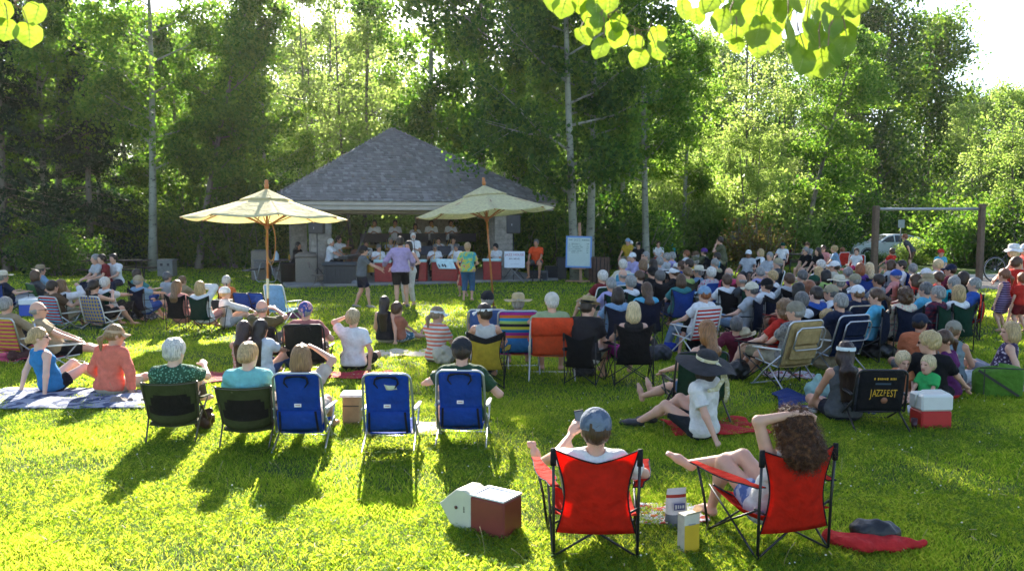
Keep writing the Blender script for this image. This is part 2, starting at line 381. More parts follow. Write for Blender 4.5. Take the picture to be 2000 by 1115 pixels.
# ================================================================ TREES
def leafcards(rs, C, n, rad, size, droop=.15, flat=.75):
    """C cluster centres (m,3), n leaves each -> vertex array of rhombic leaves"""
    m = len(C); c = np.repeat(C, n, 0); k = len(c)
    rr = np.repeat(rad if np.ndim(rad) else np.full(m, rad), n)
    g = rs.normal(0, 1, (k, 3)); g /= np.maximum(1e-6, np.linalg.norm(g, axis=1))[:, None]; g *= (rs.uniform(0, 1, k) ** .45)[:, None]
    p = c + g * rr[:, None] * np.array([1, 1, flat])
    a = rs.normal(0, 1, (k, 3)); a[:, 2] -= droop * 3; a /= np.linalg.norm(a, axis=1)[:, None]
    b = rs.normal(0, 1, (k, 3)); b -= a * (a * b).sum(1)[:, None]; b /= np.linalg.norm(b, axis=1)[:, None]
    s = size * rs.uniform(.6, 1.35, k)[:, None]
    return np.stack([p - a * s * .55, p + b * s * .42 - a * s * .05, p + a * s * .55, p - b * s * .42 - a * s * .05], 1).reshape(-1, 3)
BARK_W = None
def bark(name, light, dark, band=True):
    m, nt, b = _nt(name); v = coords(nt, (1, 1, .35) if not band else (1, 1, 2.4))
    n = noise(nt, v, 5.5, 5, .7)
    c = ramp(nt, n, [(.34, dark), (.45, light), (.8, tuple(x * 1.15 for x in light))])
    c2 = ramp(nt, noise(nt, coords(nt, (1, 1, .5)), 2.0, 3), [(.4, (.55, .55, .5)), (.7, (1, 1, 1))])
    nt.links.new(mix(nt, 1.0, c, c2, blend='MULTIPLY'), b.inputs['Base Color']); b.inputs['Roughness'].default_value = .85
    bump(nt, b, n, .6, .03); return m
BARK_ASPEN = bark('aspen bark', (.34, .345, .28), (.05, .045, .04))
BARK_GREY = bark('grey bark', (.23, .20, .16), (.045, .035, .028), False)
LEAFS = {
 'mid': leaf_shader('aspen leaves', [(.024, .062, .010), (.050, .105, .014), (.095, .15, .02)], [(.05, .18, .014), (.16, .36, .025), (.40, .60, .07)], .5, .35),
 'light': leaf_shader('light willow leaves', [(.05, .11, .025), (.09, .165, .035), (.16, .22, .06)], [(.20, .38, .05), (.36, .54, .08), (.58, .70, .18)], .5, .35),
 'dark': leaf_shader('dark leaves', [(.014, .042, .012), (.030, .070, .014), (.060, .10, .018)], [(.03, .13, .012), (.10, .25, .016), (.30, .46, .04)], .42, .35),
 'red': leaf_shader('russet leaves', [(.08, .05, .02), (.11, .07, .025), (.10, .12, .03)], [(.22, .12, .03), (.30, .20, .05), (.25, .32, .05)], .45, .35),
 'fir': leaf_shader('spruce needles', [(.008, .024, .012), (.016, .040, .018), (.028, .055, .02)], [(.01, .04, .01), (.02, .07, .01), (.04, .10, .012)], .2, .5),
}
def tree_meshes(seed, H, rad, clear, nl, size, leaf, bk, lean=0.0, thick=.0115, shape='aspen', stems=1):
    rnd = random.Random(seed); rs = np.random.default_rng(seed); tb = MB(); C = []; Rr = []
    for st in range(stems):
        ang = rnd.uniform(0, 6.3); sp = 0 if stems == 1 else .06 * H; k = 11
        bx, by = (0, 0) if stems == 1 else (cos(ang) * .25, sin(ang) * .25); pts = []; wob = [rnd.uniform(-1, 1) for _ in range(4)]
        for i in range(k):
            t = i / (k - 1)
            pts.append(Vector((bx + cos(ang) * sp * t + lean * H * t * t ** .3 + .014 * H * wob[0] * sin(3 * t + wob[1]), by + sin(ang) * sp * t + .014 * H * wob[2] * sin(3.3 * t + wob[3]), H * t * .97)))
        r0 = thick * H / (stems ** .4); tb.tube(pts, [r0 * (1.25 if i == 0 else 1) * (1 - .88 * i / (k - 1)) + .008 for i in range(k)], 9)
        nb = int((26 if shape == 'aspen' else 34) / stems ** .5)
        for j in range(nb):
            t = clear + (1 - clear) * ((j + rnd.random() * .9) / nb); q = t * (k - 1); i0 = min(int(q), k - 2); p = pts[i0].lerp(pts[i0 + 1], q - i0)
            u = (t - clear) / (1 - clear)
            if shape == 'aspen': L = rad * (.45 + .75 * sin(pi * min(1, u * .85 + .12)) ** .8) * rnd.uniform(.65, 1.15) * (1 - .55 * u ** 3)
            else: L = rad * (1.0 - .65 * u) * rnd.uniform(.7, 1.15)
            a = rnd.uniform(0, 6.3); up = rnd.uniform(.15, .75) if shape == 'aspen' else rnd.uniform(.3, 1.2)
            d = Vector((cos(a), sin(a), up)).normalized(); e = p + d * L; mid = p.lerp(e, .5) + Vector((0, 0, -.05 * L))
            tb.tube([p, mid, e], [r0 * .34 * (1 - .75 * t) + .006, r0 * .2 * (1 - .7 * t) + .005, .005], 5, cap=False)
            for s_ in range(6):
                f = rnd.uniform(.35, 1.08); c = p.lerp(e, f) + Vector((rnd.gauss(0, .16), rnd.gauss(0, .16), rnd.gauss(0, .14))) * L * .9
                C.append(c[:]); Rr.append(rad * rnd.uniform(.16, .34))
                if rnd.random() < .5: tb.tube([p.lerp(e, f * .7), c], [.008, .004], 4, cap=False)
    C = np.array(C); Rr = np.array(Rr); per = max(4, nl // len(C))
    V = leafcards(rs, C, per, Rr, size)
    me = mesh_np('crown', V, np.arange(len(V)).reshape(-1, 4), [leaf], smooth=False)
    tm = bpy.data.meshes.new('trunk'); tm.from_pydata(tb.v, [], tb.f); tm.materials.append(bk); tm.polygons.foreach_set('use_smooth', [True] * len(tb.f)); tm.update()
    return tm, me
def bush_meshes(seed, H, rad, nl, size, leaf):
    rnd = random.Random(seed); rs = np.random.default_rng(seed); tb = MB(); C = []; Rr = []
    for i in range(26):
        a = rnd.uniform(0, 6.3); q = rnd.random() ** .6; top = H * (1 - .5 * q * q) * rnd.uniform(.75, 1.08)
        e = Vector((cos(a) * rad * q, sin(a) * rad * q, top)); p0 = Vector((cos(a) * rad * q * .35, sin(a) * rad * q * .35, 0)); m_ = p0.lerp(e, .5) + Vector((rnd.gauss(0, .08), rnd.gauss(0, .08), 0)) * H
        tb.tube([p0, m_, e], [.03, .018, .006], 5, cap=False)
        for s_ in range(9):
            f = rnd.uniform(.08, 1.0); c = (p0.lerp(m_, f * 2) if f < .5 else m_.lerp(e, f * 2 - 1)); C.append((c + Vector((rnd.gauss(0, .12), rnd.gauss(0, .12), rnd.gauss(0, .05))) * rad)[:]); Rr.append(rnd.uniform(.13, .30) * (rad + H) * .5)
    C = np.array(C); V = leafcards(rs, C, nl // len(C), np.array(Rr), size, flat=.9)
    V[:, 2] = np.maximum(V[:, 2], .02)
    me = mesh_np('foliage', V, np.arange(len(V)).reshape(-1, 4), [leaf], smooth=False)
    tm = bpy.data.meshes.new('stems'); tm.from_pydata(tb.v, [], tb.f); tm.materials.append(BARK_GREY); tm.polygons.foreach_set('use_smooth', [True] * len(tb.f)); tm.update()
    return tm, me
def spruce_meshes(seed, H, rad, nl):
    rnd = random.Random(seed); rs = np.random.default_rng(seed); tb = MB(); C = []; Rr = []
    tb.tube([(0, 0, 0), (.05, 0, H * .5), (0, 0, H)], [H * .016, H * .01, .01], 8)
    for j in range(150):
        t = rnd.random() ** .8; z = .4 + t * (H - .6); L = rad * (1 - t) ** .8 * rnd.uniform(.7, 1.1) + .1; a = rnd.uniform(0, 6.3)
        e = Vector((cos(a) * L, sin(a) * L, z - .22 * L)); tb.tube([(0, 0, z), e], [.03 * (1 - t) + .006, .004], 4, cap=False)
        for s_ in range(4): f = .3 + .72 * s_ / 3; C.append((cos(a) * L * f, sin(a) * L * f, z - .22 * L * f * f)); Rr.append(.16 * rad)
    V = leafcards(rs, np.array(C), nl // len(C), np.array(Rr), .12, .3, .45)
    me = mesh_np('crown', V, np.arange(len(V)).reshape(-1, 4), [LEAFS['fir']], smooth=False)
    tm = bpy.data.meshes.new('trunk'); tm.from_pydata(tb.v, [], tb.f); tm.materials.append(BARK_GREY); tm.update(); return tm, me
TV = {
 'A1': tree_meshes(11, 10, 2.0, .24, 20000, .105, LEAFS['mid'], BARK_ASPEN),
 'A2': tree_meshes(12, 10, 1.8, .28, 17000, .10, LEAFS['mid'], BARK_ASPEN),
 'A3': tree_meshes(13, 10, 2.3, .20, 21000, .105, LEAFS['dark'], BARK_ASPEN, lean=.04),
 'L1': tree_meshes(14, 10, 1.7, .34, 9000, .11, LEAFS['light'], BARK_GREY, stems=3, thick=.010),
 'L2': tree_meshes(15, 10, 2.3, .10, 16000, .115, LEAFS['light'], BARK_GREY, stems=2),
 'D1': tree_meshes(16, 10, 3.1, .12, 24000, .125, LEAFS['dark'], BARK_GREY, shape='wide', stems=3),
 'A4': tree_meshes(17, 10, 1.9, .22, 14000, .11, LEAFS['mid'], BARK_GREY, lean=.22),
 'S1': spruce_meshes(18, 10, 2.6, 15000),
 'B1': bush_meshes(21, 2.6, 1.7, 7500, .10, LEAFS['mid']),
 'B2': bush_meshes(22, 2.6, 1.8, 7500, .10, LEAFS['light']),
 'B3': bush_meshes(23, 2.2, 1.9, 7500, .095, LEAFS['dark']),
 'B4': bush_meshes(24, 1.6, 1.0, 3200, .08, LEAFS['red']),
}
BASEH = {'B1': 2.6, 'B2': 2.6, 'B3': 2.2, 'B4': 1.6}
TN = {'A': ('aspen_tree', 'tree'), 'L': ('willow_tree', 'tree'), 'D': ('cottonwood_tree', 'tree'), 'S': ('spruce_tree', 'tree'), 'B': ('shrub', 'shrub')}
_tr = random.Random(77)
def tree(var, px, depth, h, label, group=None, wide=1.0, rz=None, pos=None):
    name, cat = TN[var[0]]; p = pos or at_d(px, depth)
    o = thing(name, label, cat, (p[0], p[1], 0), _tr.uniform(0, 6.28) if rz is None else rz, group)
    s = h / BASEH.get(var, 10); o.scale = (s * wide, s * wide, s)
    tm, cm = TV[var]
    link(bpy.data.objects.new('stems' if var[0] == 'B' else 'trunk', tm), o); link(bpy.data.objects.new('foliage' if var[0] == 'B' else 'crown', cm), o)
    return o
# ---- named trees one can single out in the photo
tree('A1', 92, 37, 15, 'tall aspen with pale trunk at the far left behind the reclining crowd', rz=.4)
tree('A2', 122, 38.5, 14.5, 'second slim aspen just right of the far left pale aspen', rz=2.0)
tree('A2', 303, 35.5, 15.5, 'white barked aspen behind the grey cabinet, left of the pavilion', rz=1.2)
tree('A4', 385, 37, 13, 'grey trunked tree leaning to the right behind the left umbrella', rz=0.05)
tree('A4', 410, 39, 14, 'second grey tree leaning right, close beside the first leaning one', rz=-.15)
tree('A3', 1121, 29.6, 15.5, 'large white barked aspen standing right of the pavilion beside the easel', rz=2.2, wide=.9)
tree('A2', 1152, 31.2, 14.5, 'slimmer aspen with brownish trunk just right of the large white aspen', rz=.3)
tree('A2', 1258, 35.0, 13.5, 'straight pale aspen trunk rising behind the right hand crowd', rz=4.0)
tree('A1', 940, 42, 21, 'dense aspen directly behind the right end of the pavilion roof', rz=.9)
tree('A1', 845, 44, 18, 'broad dark aspen rising over the middle of the pavilion roof', rz=2.4)
tree('A3', 1015, 40, 19.0, 'dark green aspen between the pavilion roof and the large white aspen', rz=3.6)
tree('L1', 705, 46, 15, 'thin multi stemmed tree with sparse leaves behind the roof peak', rz=.6)
tree('L1', 640, 52, 17, 'airy thin tree left of the roof peak with sky showing through', rz=2.6)
tree('L1', 1480, 46, 14.5, 'pale multi stemmed tree with see through crown behind the benches', rz=1.0)
tree('D1', 1700, 61, 18.5, 'huge dark cottonwood with a rounded crown behind the swing frame', rz=.5)
tree('D1', 1790, 64, 17, 'second dark cottonwood merging with the huge one to its right', rz=2.3)
tree('A4', 1562, 43, 12, 'pale leaning trunk in front of the huge cottonwood', rz=-.1)
tree('A4', 1590, 45, 12.5, 'second pale leaning trunk right of the first one in front of the cottonwood', rz=.12)
tree('S1', 12, 35, 12.5, 'dark spruce filling the far left edge behind the aspens', rz=0)
tree('S1', 178, 37.5, 10.5, 'dark spruce half hidden between the left aspens', rz=1)
tree('L2', 1990, 38, 8.5, 'bright yellow green tree at the far right edge behind the bicycle wheel', rz=.5)
tree('L2', 1905, 47, 9.0, 'yellow green tree behind the right post of the swing frame', rz=2.5)
# ---- the woods
NTH = 'leftmost second third fourth fifth sixth seventh eighth ninth tenth eleventh twelfth thirteenth fourteenth fifteenth sixteenth'.split()
def nth(rows, r, label):
    k = sorted(rows, key=lambda q: q[1]).index(r); return (NTH[k] + ' ' if k == 0 else NTH[k] + ' from the left, ') + label
def wood(rows, lab, group):
    for r in rows:
        v, px, d, h = r; label = nth(rows, r, lab)
        if 49 <= d <= 67: d, h = d + 30, min(22.5 if not 430 < px < 1000 else 16, h * 1.38)
        tree(v, px, d, h, label, group, rz=None)
wood([('A1', 200, 41, 12), ('A3', 255, 44, 13), ('A1', 350, 43, 12.5), ('A3', 460, 42, 11), ('A1', 520, 45, 12), ('A2', 30, 46, 14.5),
      ('A1', 150, 52, 16), ('A1', 300, 54, 16.5), ('A2', 405, 54, 16), ('A1', 490, 56, 16.5), ('L2', 350, 60, 15), ('L2', 230, 58, 14), ('L2', 450, 58, 13), ('L2', 90, 56, 13), ('A2', 565, 58, 15.5)],
     'leafy aspen in the dark wood left of the pavilion', 'aspens in the wood left of the pavilion')
wood([('A1', 775, 54, 16), ('A1', 880, 56, 17.5), ('A1', 985, 54, 16), ('A1', 1070, 50, 15.5), ('A2', 1150, 48, 15), ('A2', 1065, 38, 11), ('A1', 1215, 45, 14), ('A2', 1190, 40, 12), ('L2', 1290, 50, 14), ('A2', 1335, 44, 12.5), ('L2', 1370, 56, 15), ('L2', 1120, 60, 15), ('L2', 960, 62, 15), ('L2', 1240, 60, 15)],
     'leafy aspen in the wood behind the pavilion', 'aspens in the wood behind the pavilion')
wood([('L2', 655, 75, 19), ('L2', 745, 78, 20), ('L1', 700, 72, 20), ('L2', 1435, 76, 18), ('L1', 1500, 74, 18), ('L2', 1370, 80, 20), ('A1', 590, 74, 19)],
     'slender tree far behind the park', 'slender trees far behind the park')
wood([('L2', 1400, 50, 9), ('L2', 1460, 42, 6.5), ('L2', 1350, 46, 7.5), ('L2', 700, 50, 7), ('L2', 600, 48, 7.5), ('L2', 1520, 50, 8), ('L2', 780, 50, 6.5), ('L2', 885, 50, 6.5)],
     'light green willow glowing in the sun behind the lawn', 'light green willows at the back of the park')
wood([('D1', 1880, 66, 12), ('D1', 1960, 64, 11.5), ('D1', 1620, 64, 14.5), ('A1', 1545, 60, 12), ('L2', 1830, 56, 8.5), ('D1', 2080, 60, 14), ('A1', 2060, 44, 11)],
     'dark green tree in the wood behind the parked cars', 'dark trees in the wood behind the cars')
wood([('L2', 560, 84, 13), ('A1', 460, 86, 16), ('L2', 300, 88, 16), ('A1', 120, 86, 17), ('D1', 0, 80, 16), ('L2', 1000, 90, 15), ('A1', 1180, 90, 16), ('L2', 1340, 92, 14), ('D1', 1520, 94, 13), ('D1', 1960, 92, 12), ('L2', 740, 88, 9), ('L2', 1440, 84, 10)],
     'tree in the far wood closing off the view', 'trees of the far wood')
# ---- undergrowth
def shr(rows, label, group):
    for r in rows: tree(*r, nth(rows, r, label), group)
tree('B3', 118, 32.5, 2.0, 'low dark green bush on the lawn in front of the left aspens', wide=1.15)
tree('B4', 1478, 37, 2.8, 'russet leaved shrub behind the benches at the back of the lawn', wide=.9)
tree('B2', 1790, 41, 1.4, 'small light green shrub beside the parked car', wide=1.2)
tree('B3', 1700, 42.5, .6, 'low dark shrub in front of the silver car', wide=2.5)
shr([('B1', -30, 37, 3.2), ('B3', 30, 36, 3.0), ('B1', 60, 42, 3.4), ('B3', 160, 40, 3.2), ('B1', 235, 41, 3.8), ('B2', 270, 48, 5), ('B1', 340, 43, 3.8), ('B3', 400, 40, 3.8), ('B3', 465, 38, 3.5), ('B1', 520, 40, 3.6), ('B3', 440, 44, 5), ('B2', 330, 52, 5.5), ('B3', 560, 42, 4), ('B3', 90, 46, 4.5), ('B1', 190, 50, 5.5)],
    'dark shrub under the trees left of the pavilion', 'undergrowth left of the pavilion')
shr([('B2', 620, 47, 4.2), ('B2', 665, 48, 4.4), ('B1', 705, 49, 4.4), ('B2', 745, 48, 4.6), ('B2', 790, 50, 4.6), ('B2', 835, 48, 4.4), ('B1', 880, 50, 4.6), ('B2', 925, 49, 4.4), ('B2', 645, 56, 6), ('B2', 760, 58, 6.5), ('B2', 860, 58, 6.5)],
    'sunny shrub seen through the open back of the pavilion', 'shrubs seen through the pavilion')
shr([('B3', 1020, 36, 3.4), ('B1', 1060, 35.5, 3.4), ('B3', 1100, 36.5, 3.6), ('B3', 1175, 37, 3.4), ('B3', 1210, 37, 3.2), ('B1', 1245, 39, 3.0), ('B3', 985, 37, 3.0), ('B1', 1140, 40, 4.2), ('B2', 1075, 42, 4.5)],
    'dark shrub in the hedge between the pavilion and the crowd', 'hedge right of the pavilion')
shr([('B2', 1290, 44, 4.0), ('B2', 1335, 45, 4.0), ('B2', 1310, 52, 6.5), ('B2', 1385, 46, 4.6), ('B2', 1425, 46, 4.8), ('B2', 1455, 50, 6.5), ('B2', 1370, 56, 8), ('B2', 1540, 44, 4.0), ('B1', 1500, 48, 5.0), ('B3', 1590, 46, 4.0), ('B1', 1640, 53, 4.6)],
    'light green shrub at the back behind the crowd', 'shrubs behind the right hand crowd')
shr([('B3', 1640, 56, 4.5), ('B1', 1765, 59, 4.5), ('B3', 1895, 40, 2.8), ('B1', 1880, 39, 3.2), ('B3', 1915, 40, 3.2), ('B1', 1940, 38.5, 3.2), ('B3', 1975, 38, 3.2), ('B3', 2020, 36.5, 3.0), ('B1', 1860, 46, 4.2), ('B3', 1960, 45, 5.0), ('B3', 1800, 57, 4.2)],
    'dark green shrub in the hedge behind the swing frame', 'hedge behind the swing frame')
# ---------------------------------------------------------------- overhead aspen whose leaves hang into the picture
def hanging():
    o = thing('aspen_tree', 'near aspen whose bright heart shaped leaves hang in at the top', 'tree', (2.9, 1.2, 0))
    tb = MB()
    def W(px, py, d): p = at_d(px, d, zrow(py, d)); return (p[0] - 2.9, p[1] - 1.2, p[2])
    tb.tube([(0, 0, 0), (.02, 0, 1.5), (0, .05, 3.0), (-.1, .1, 5)], [.16, .13, .11, .08], 14); tr = tb.build('trunk', BARK_ASPEN, o)
    lb = MB(); lb.tube([(0, .05, 2.7), W(1750, -190, 1.9), W(1500, -150, 1.8), W(1150, -170, 1.75), W(600, -260, 1.8), W(150, -150, 1.75), W(-40, -170, 1.7)], [.05, .03, .022, .016, .012, .007, .004], 8)
    tw = MB(); lf = []; rnd = random.Random(6)
    def leaf(px, py, sz, d, tilt=0.0, face=0.0):
        """leaf with its tip hanging down; px,py centre; sz in metres"""
        n = 22; V = []; c = Vector(W(px, py, d)); A = Matrix.Rotation(face, 3, 'Z') @ Matrix.Rotation(rnd.uniform(-.35, .35), 3, 'X') @ Matrix.Rotation(tilt, 3, 'Y')
        ring = []
        for i in range(n):
            t = 2 * pi * i / n; r = .5 * (1 + .04 * sin(7 * t)); x = sin(t) * r * 1.04; z = cos(t) * r
            if z > .30 and abs(x) < .16: z -= .08 * (1 - abs(x) / .16)                      # notch at the stalk
            if z < 0: x *= (1 - .62 * (abs(z) / .5) ** 2.4); z *= 1.14
            ring.append((x, z * .98))
        V = [c + A @ Vector((0, .05 * sz, 0))]
        V += [c + A @ Vector((x * sz * .55, .03 * sz, z * sz * .55)) for x, z in ring]
        V += [c + A @ Vector((x * sz, (-.06 + .05 * sin(5 * x + px)) * sz, z * sz)) for x, z in ring]
        F = [(0, 1 + i, 1 + (i + 1) % n) for i in range(n)]
        Q = [(1 + i, 1 + n + i, 1 + n + (i + 1) % n, 1 + (i + 1) % n) for i in range(n)]
        tw.tube([c + A @ Vector((0, .045 * sz, .38 * sz)), c + A @ Vector((0, .052 * sz, 0)), c + A @ Vector((0, .02 * sz, -.45 * sz))], [.0009, .0007, .0003], 4, 1, cap=False)
        for q in (-1, 1):
            for zz in (.22, .0, -.2): tw.tube([c + A @ Vector((0, .052 * sz, zz * sz)), c + A @ Vector((q * .3 * sz, .03 * sz, (zz - .17) * sz))], [.0005, .0002], 3, 1, cap=False)
        lf.append((V, F + Q)); return c + A @ Vector((0, 0, .34 * sz))
    def stalk(top, p, sag=.01):
        p0 = Vector(W(*top)); tw.tube([p0, p0.lerp(p, .5) + Vector((rnd.uniform(-.006, .006), 0, sag)), p], [.0016, .0012, .0010], 5, cap=False)
    D = 1.62
    def L(lst, dj=.08):
        for (px, py, s, top) in lst:
            d = D + rnd.uniform(-dj, dj); p = leaf(px, py, s * d / FPX, d, rnd.uniform(-.4, .4), rnd.uniform(-.7, .7)); stalk((top[0], top[1], d), p)
    def up_to(lst):
        for px in lst:
            q = {20: W(150, -150, 1.75), 1150: W(1150, -170, 1.75), 1340: W(1400, -158, 1.78), 1480: W(1500, -150, 1.8), 1600: W(1620, -170, 1.85), 1640: W(1700, -182, 1.88)}[px]
            tw.tube([W(px, -60 if px < 1200 else -70, D), q], [.002, .004], 5)
        tw.build('twig', [plain('twig', (.25, .14, .08), .7), plain('leaf vein', (.42, .48, .12), .6)], o); tw.__init__()
    # left cluster
    L([(70, 27, 46, (28, 4)), (57, 67, 48, (28, 10)), (12, 58, 44, (8, 6)), (6, 20, 40, (0, -20)), (-12, 45, 44, (0, 0))], .03)
    tw.tube([W(20, -60, D), W(28, 4, D), W(40, 18, D)], [.0018, .0014, .001], 5)
    up_to([20])
    # middle cluster
    L([(1100, 15, 46, (1110, -30)), (1075, -2, 44, (1090, -40)), (1132, 2, 44, (1140, -40)), (1150, 22, 44, (1150, -30)), (1165, 12, 40, (1160, -30)), (1190, 4, 44, (1185, -40)), (1170, 40, 36, (1175, 32)), (1139, 70, 40, (1160, 34)), (1159, 55, 34, (1165, 34)), (1173, 94, 42, (1178, 34)),
       (1209, 44, 36, (1185, 30)), (1206, 72, 42, (1188, 32)), (1197, 60, 38, (1186, 32)), (1284, 68, 36, (1268, 58)), (1283, 98, 38, (1266, 60)), (1248, 114, 40, (1250, 66)), (1243, 84, 30, (1246, 62))], .04)
    tw.tube([W(1150, -60, D), W(1162, 30, D), W(1178, 28, D), W(1215, 42, D), W(1250, 60, D), W(1270, 58, D)], [.002, .0017, .0015, .0013, .001, .0008], 5)
    up_to([1150])
    # right cluster, thick
    big = [(1335, 18, 40), (1361, 32, 34), (1386, 10, 42), (1410, 40, 46), (1432, 24, 44), (1455, 45, 50), (1430, 68, 40), (1478, 20, 56), (1480, 60, 60), (1520, 30, 62), (1503, 70, 56), (1540, 62, 60), (1540, 96, 52), (1568, 120, 50), (1572, 34, 48), (1585, 64, 56),
           (1604, 90, 50), (1606, 122, 56), (1590, 20, 50), (1625, 40, 60), (1640, 70, 58), (1655, 30, 60), (1668, 8, 56), (1650, 92, 44), (1560, 90, 48), (1612, 20, 52), (1510, 5, 54), (1450, 0, 50), (1560, 0, 52), (1400, -12, 44), (1635, 0, 56), (1575, 138, 36), (1625, 108, 44), (1440, 88, 30), (1480, 96, 34)]
    for px, py, s in big:
        d = D + rnd.uniform(-.22, .12); p = leaf(px, py, s * 1.04 * d / FPX, d, rnd.uniform(-.5, .5), rnd.uniform(-1.0, 1.0)); stalk((px + rnd.uniform(-12, 12), py - s - 25, d), p)
    for a, bx in (((1340, -60), (1350, -6)), ((1480, -70), (1500, 20)), ((1600, -70), (1580, 60)), ((1640, -70), (1640, 40))):
        tw.tube([W(*a, D), W((a[0] + bx[0]) / 2 + 6, (a[1] + bx[1]) / 2, D), W(*bx, D)], [.003, .002, .0012], 5)
    tw.tube([W(1340, -70, D), W(1480, -72, D), W(1600, -70, D), W(1640, -70, D)], .003, 5); up_to([1340, 1480, 1600, 1640])
    lb.build('limb', BARK_GREY, o)
    lb2 = MB()
    for V, F in lf: lb2.add(V, F, 0, True)
    m, nt, b = _nt('near aspen leaf'); v = coords(nt)
    g = N(nt, 'ShaderNodeNewGeometry'); c = ramp(nt, g.outputs['Random Per Island'], [(.1, (.08, .17, .015)), (.9, (.21, .27, .04))])
    nt.links.new(c, b.inputs['Base Color']); b.inputs['Roughness'].default_value = .38
    c2 = ramp(nt, noise(nt, v, 90, 4), [(.3, (.30, .46, .02)), (.75, (.42, .55, .05))]); translucent(nt, b, c2, .45)
    lb2.build('foliage', m, o)
hanging()
# ================================================================ PAVILION
PC = Vector((-4.9, 33.9, 0)); PY = R(20)
PM = Matrix.Translation(PC) @ Matrix.Rotation(PY, 4, 'Z')
def pv(u, v, z=0): return PM @ Vector((u, v, z))
def pavilion():
    o = thing('pavilion', 'open park pavilion with grey shingled hip roof and stone block columns', 'pavilion', PC, PY)
    stone = plain('split face stone', (.27, .245, .21), .9, var=.3, sc=7, bmp=.8, bsc=30)
    conc = plain('concrete slab', (.22, .21, .19), .9, var=.15, sc=3, bmp=.3)
    b = MB(); b.box((0, -.65, .05), (9.6, 10.9, .10), bev=.02); b.build('floor_slab', conc, o)
    rnd = random.Random(4)
    for u in (-3.45, 3.3):
        for v in (-4.0, 4.0):
            b = MB(); z = .1; k = 0
            while z < 2.5:
                h = .20
                for i in (0, 1):
                    off = .0 if k % 2 else .12; x0 = -.36 if i == 0 else -.36 + .36 + off; x1 = x0 + (.36 + off if i == 0 else .36 - off)
                    j = rnd.uniform(-.006, .006); b.box((u + (x0 + x1) / 2, v + j, z + h / 2), (x1 - x0 - .012, .72, h - .012), bev=.012)
                z += h; k += 1
            b.box((u, v, 1.3), (.69, .69, 2.4)); b.build('column', stone, o)
    wb = MB(); wb.box((3.0, 4.1, 1.25), (2.2, .25, 2.3)); wb.build('back_wall', stone, o)
    beam = plain('beige painted wood', (.40, .36, .31), .7, var=.08, sc=4)
    E, ZE, ZA = 5.15, 2.86, 5.92
    for a in range(4):
        M = Matrix.Rotation(a * pi / 2, 4, 'Z'); b = MB()
        L = 2 * E - .16
        b.box(None, (L, .05, .16), M=M @ Matrix.Translation((0, -E + .06, ZE - .06)), bev=.006)
        b.box(None, (L - .14, .05, .15), M=M @ Matrix.Translation((0, -E + .125, ZE - .22)), bev=.006)
        b.box(None, (8.3 if a % 2 == 0 else 7.6, .26, .30), M=M @ Matrix.Translation((0, -4.0, ZE - .26)), bev=.01)
        b.build('fascia', beam, o)
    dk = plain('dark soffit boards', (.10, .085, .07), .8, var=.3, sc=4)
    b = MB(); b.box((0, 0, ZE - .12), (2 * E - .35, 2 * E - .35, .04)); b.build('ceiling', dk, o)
    # shingle courses, every shingle modelled
    shing = N_shingle()
    b = MB(); nc = 31; rise = (ZA - ZE) / nc; run = E / nc; sl = math.atan2(ZA - ZE, E); Ls = math.hypot(rise, run)
    for a in range(4):
        M = Matrix.Rotation(a * pi / 2, 4, 'Z')
        for c in range(nc):
            e0 = E - run * c; z0 = ZE + rise * c; x = -e0 + rnd.uniform(-.1, 0)
            while x < e0:
                wd = rnd.uniform(.08, .19); x1 = min(x + wd, e0 + .02)
                if x1 - x > .02:
                    lo = rnd.uniform(-.022, .022) + (rnd.random() < .03) * .04; th = rnd.uniform(.018, .034); xa, xb = max(x, -e0 - .02) + .003, x1 - .003
                    def P(X, s, t):   # s along slope from the butt, t thickness outward
                        y = -(e0) + (s * cos(sl)) - t * sin(sl); z = z0 + s * sin(sl) + t * cos(sl)
                        return M @ Vector((X, y, z))
                    s1 = Ls * 1.5
                    k = min(1, max(0, (e0 - s1 * cos(sl))) / max(e0, .01)); xc, xd = max(xa, -(e0 - run * 1.45) if xa < 0 else xa), min(xb, (e0 - run * 1.45) if xb > 0 else xb)
                    if xd - xc < .01: xc, xd = (xa + xb) / 2 - .01, (xa + xb) / 2 + .01
                    if abs(xc) > e0 + .1: x = x1; continue
                    vs = [P(xa, lo, 0), P(xb, lo, 0), P(xd, s1, 0), P(xc, s1, 0), P(xa, lo, th + .012), P(xb, lo, th + .012), P(xd, s1, .004), P(xc, s1, .004)]
                    b.add(vs, [(0, 1, 5, 4), (4, 5, 6, 7), (0, 4, 7, 3), (1, 2, 6, 5), (3, 2, 1, 0)])
                x = x1
    # under deck
    b.add([(-E, -E, ZE - .01), (E, -E, ZE - .01), (E, E, ZE - .01), (-E, E, ZE - .01), (0, 0, ZA - .02)], [(0, 1, 4), (1, 2, 4), (2, 3, 4), (3, 0, 4)])
    rf = b.build('roof', shing, o)
    for a in range(4):   # hip caps: lapped boards
        b = MB(); M = Matrix.Rotation(a * pi / 2, 4, 'Z'); p0 = Vector((-E, -E, ZE + .04)); p1 = Vector((0, 0, ZA + .05)); n = 34
        for i in range(n):
            q0, q1 = p0.lerp(p1, i / n), p0.lerp(p1, min(1, (i + 1.25) / n)); d = (q1 - q0).normalized()
            for sgn in (-1, 1):
                s = Vector((sgn, -sgn, 0)).normalized() * .13; s = s + Vector((0, 0, -.062)); up = Vector((0, 0, .022))
                vs = [q0, q0 + s, q1 + s, q1, q0 + up, q0 + s + up, q1 + s, q1]
                b.add([M @ x for x in vs], [(4, 5, 6, 7), (0, 1, 5, 4), (1, 2, 6, 5)] if sgn > 0 else [(7, 6, 5, 4), (4, 5, 1, 0), (5, 6, 2, 1)])
        b.build('hip_cap', shing, rf)
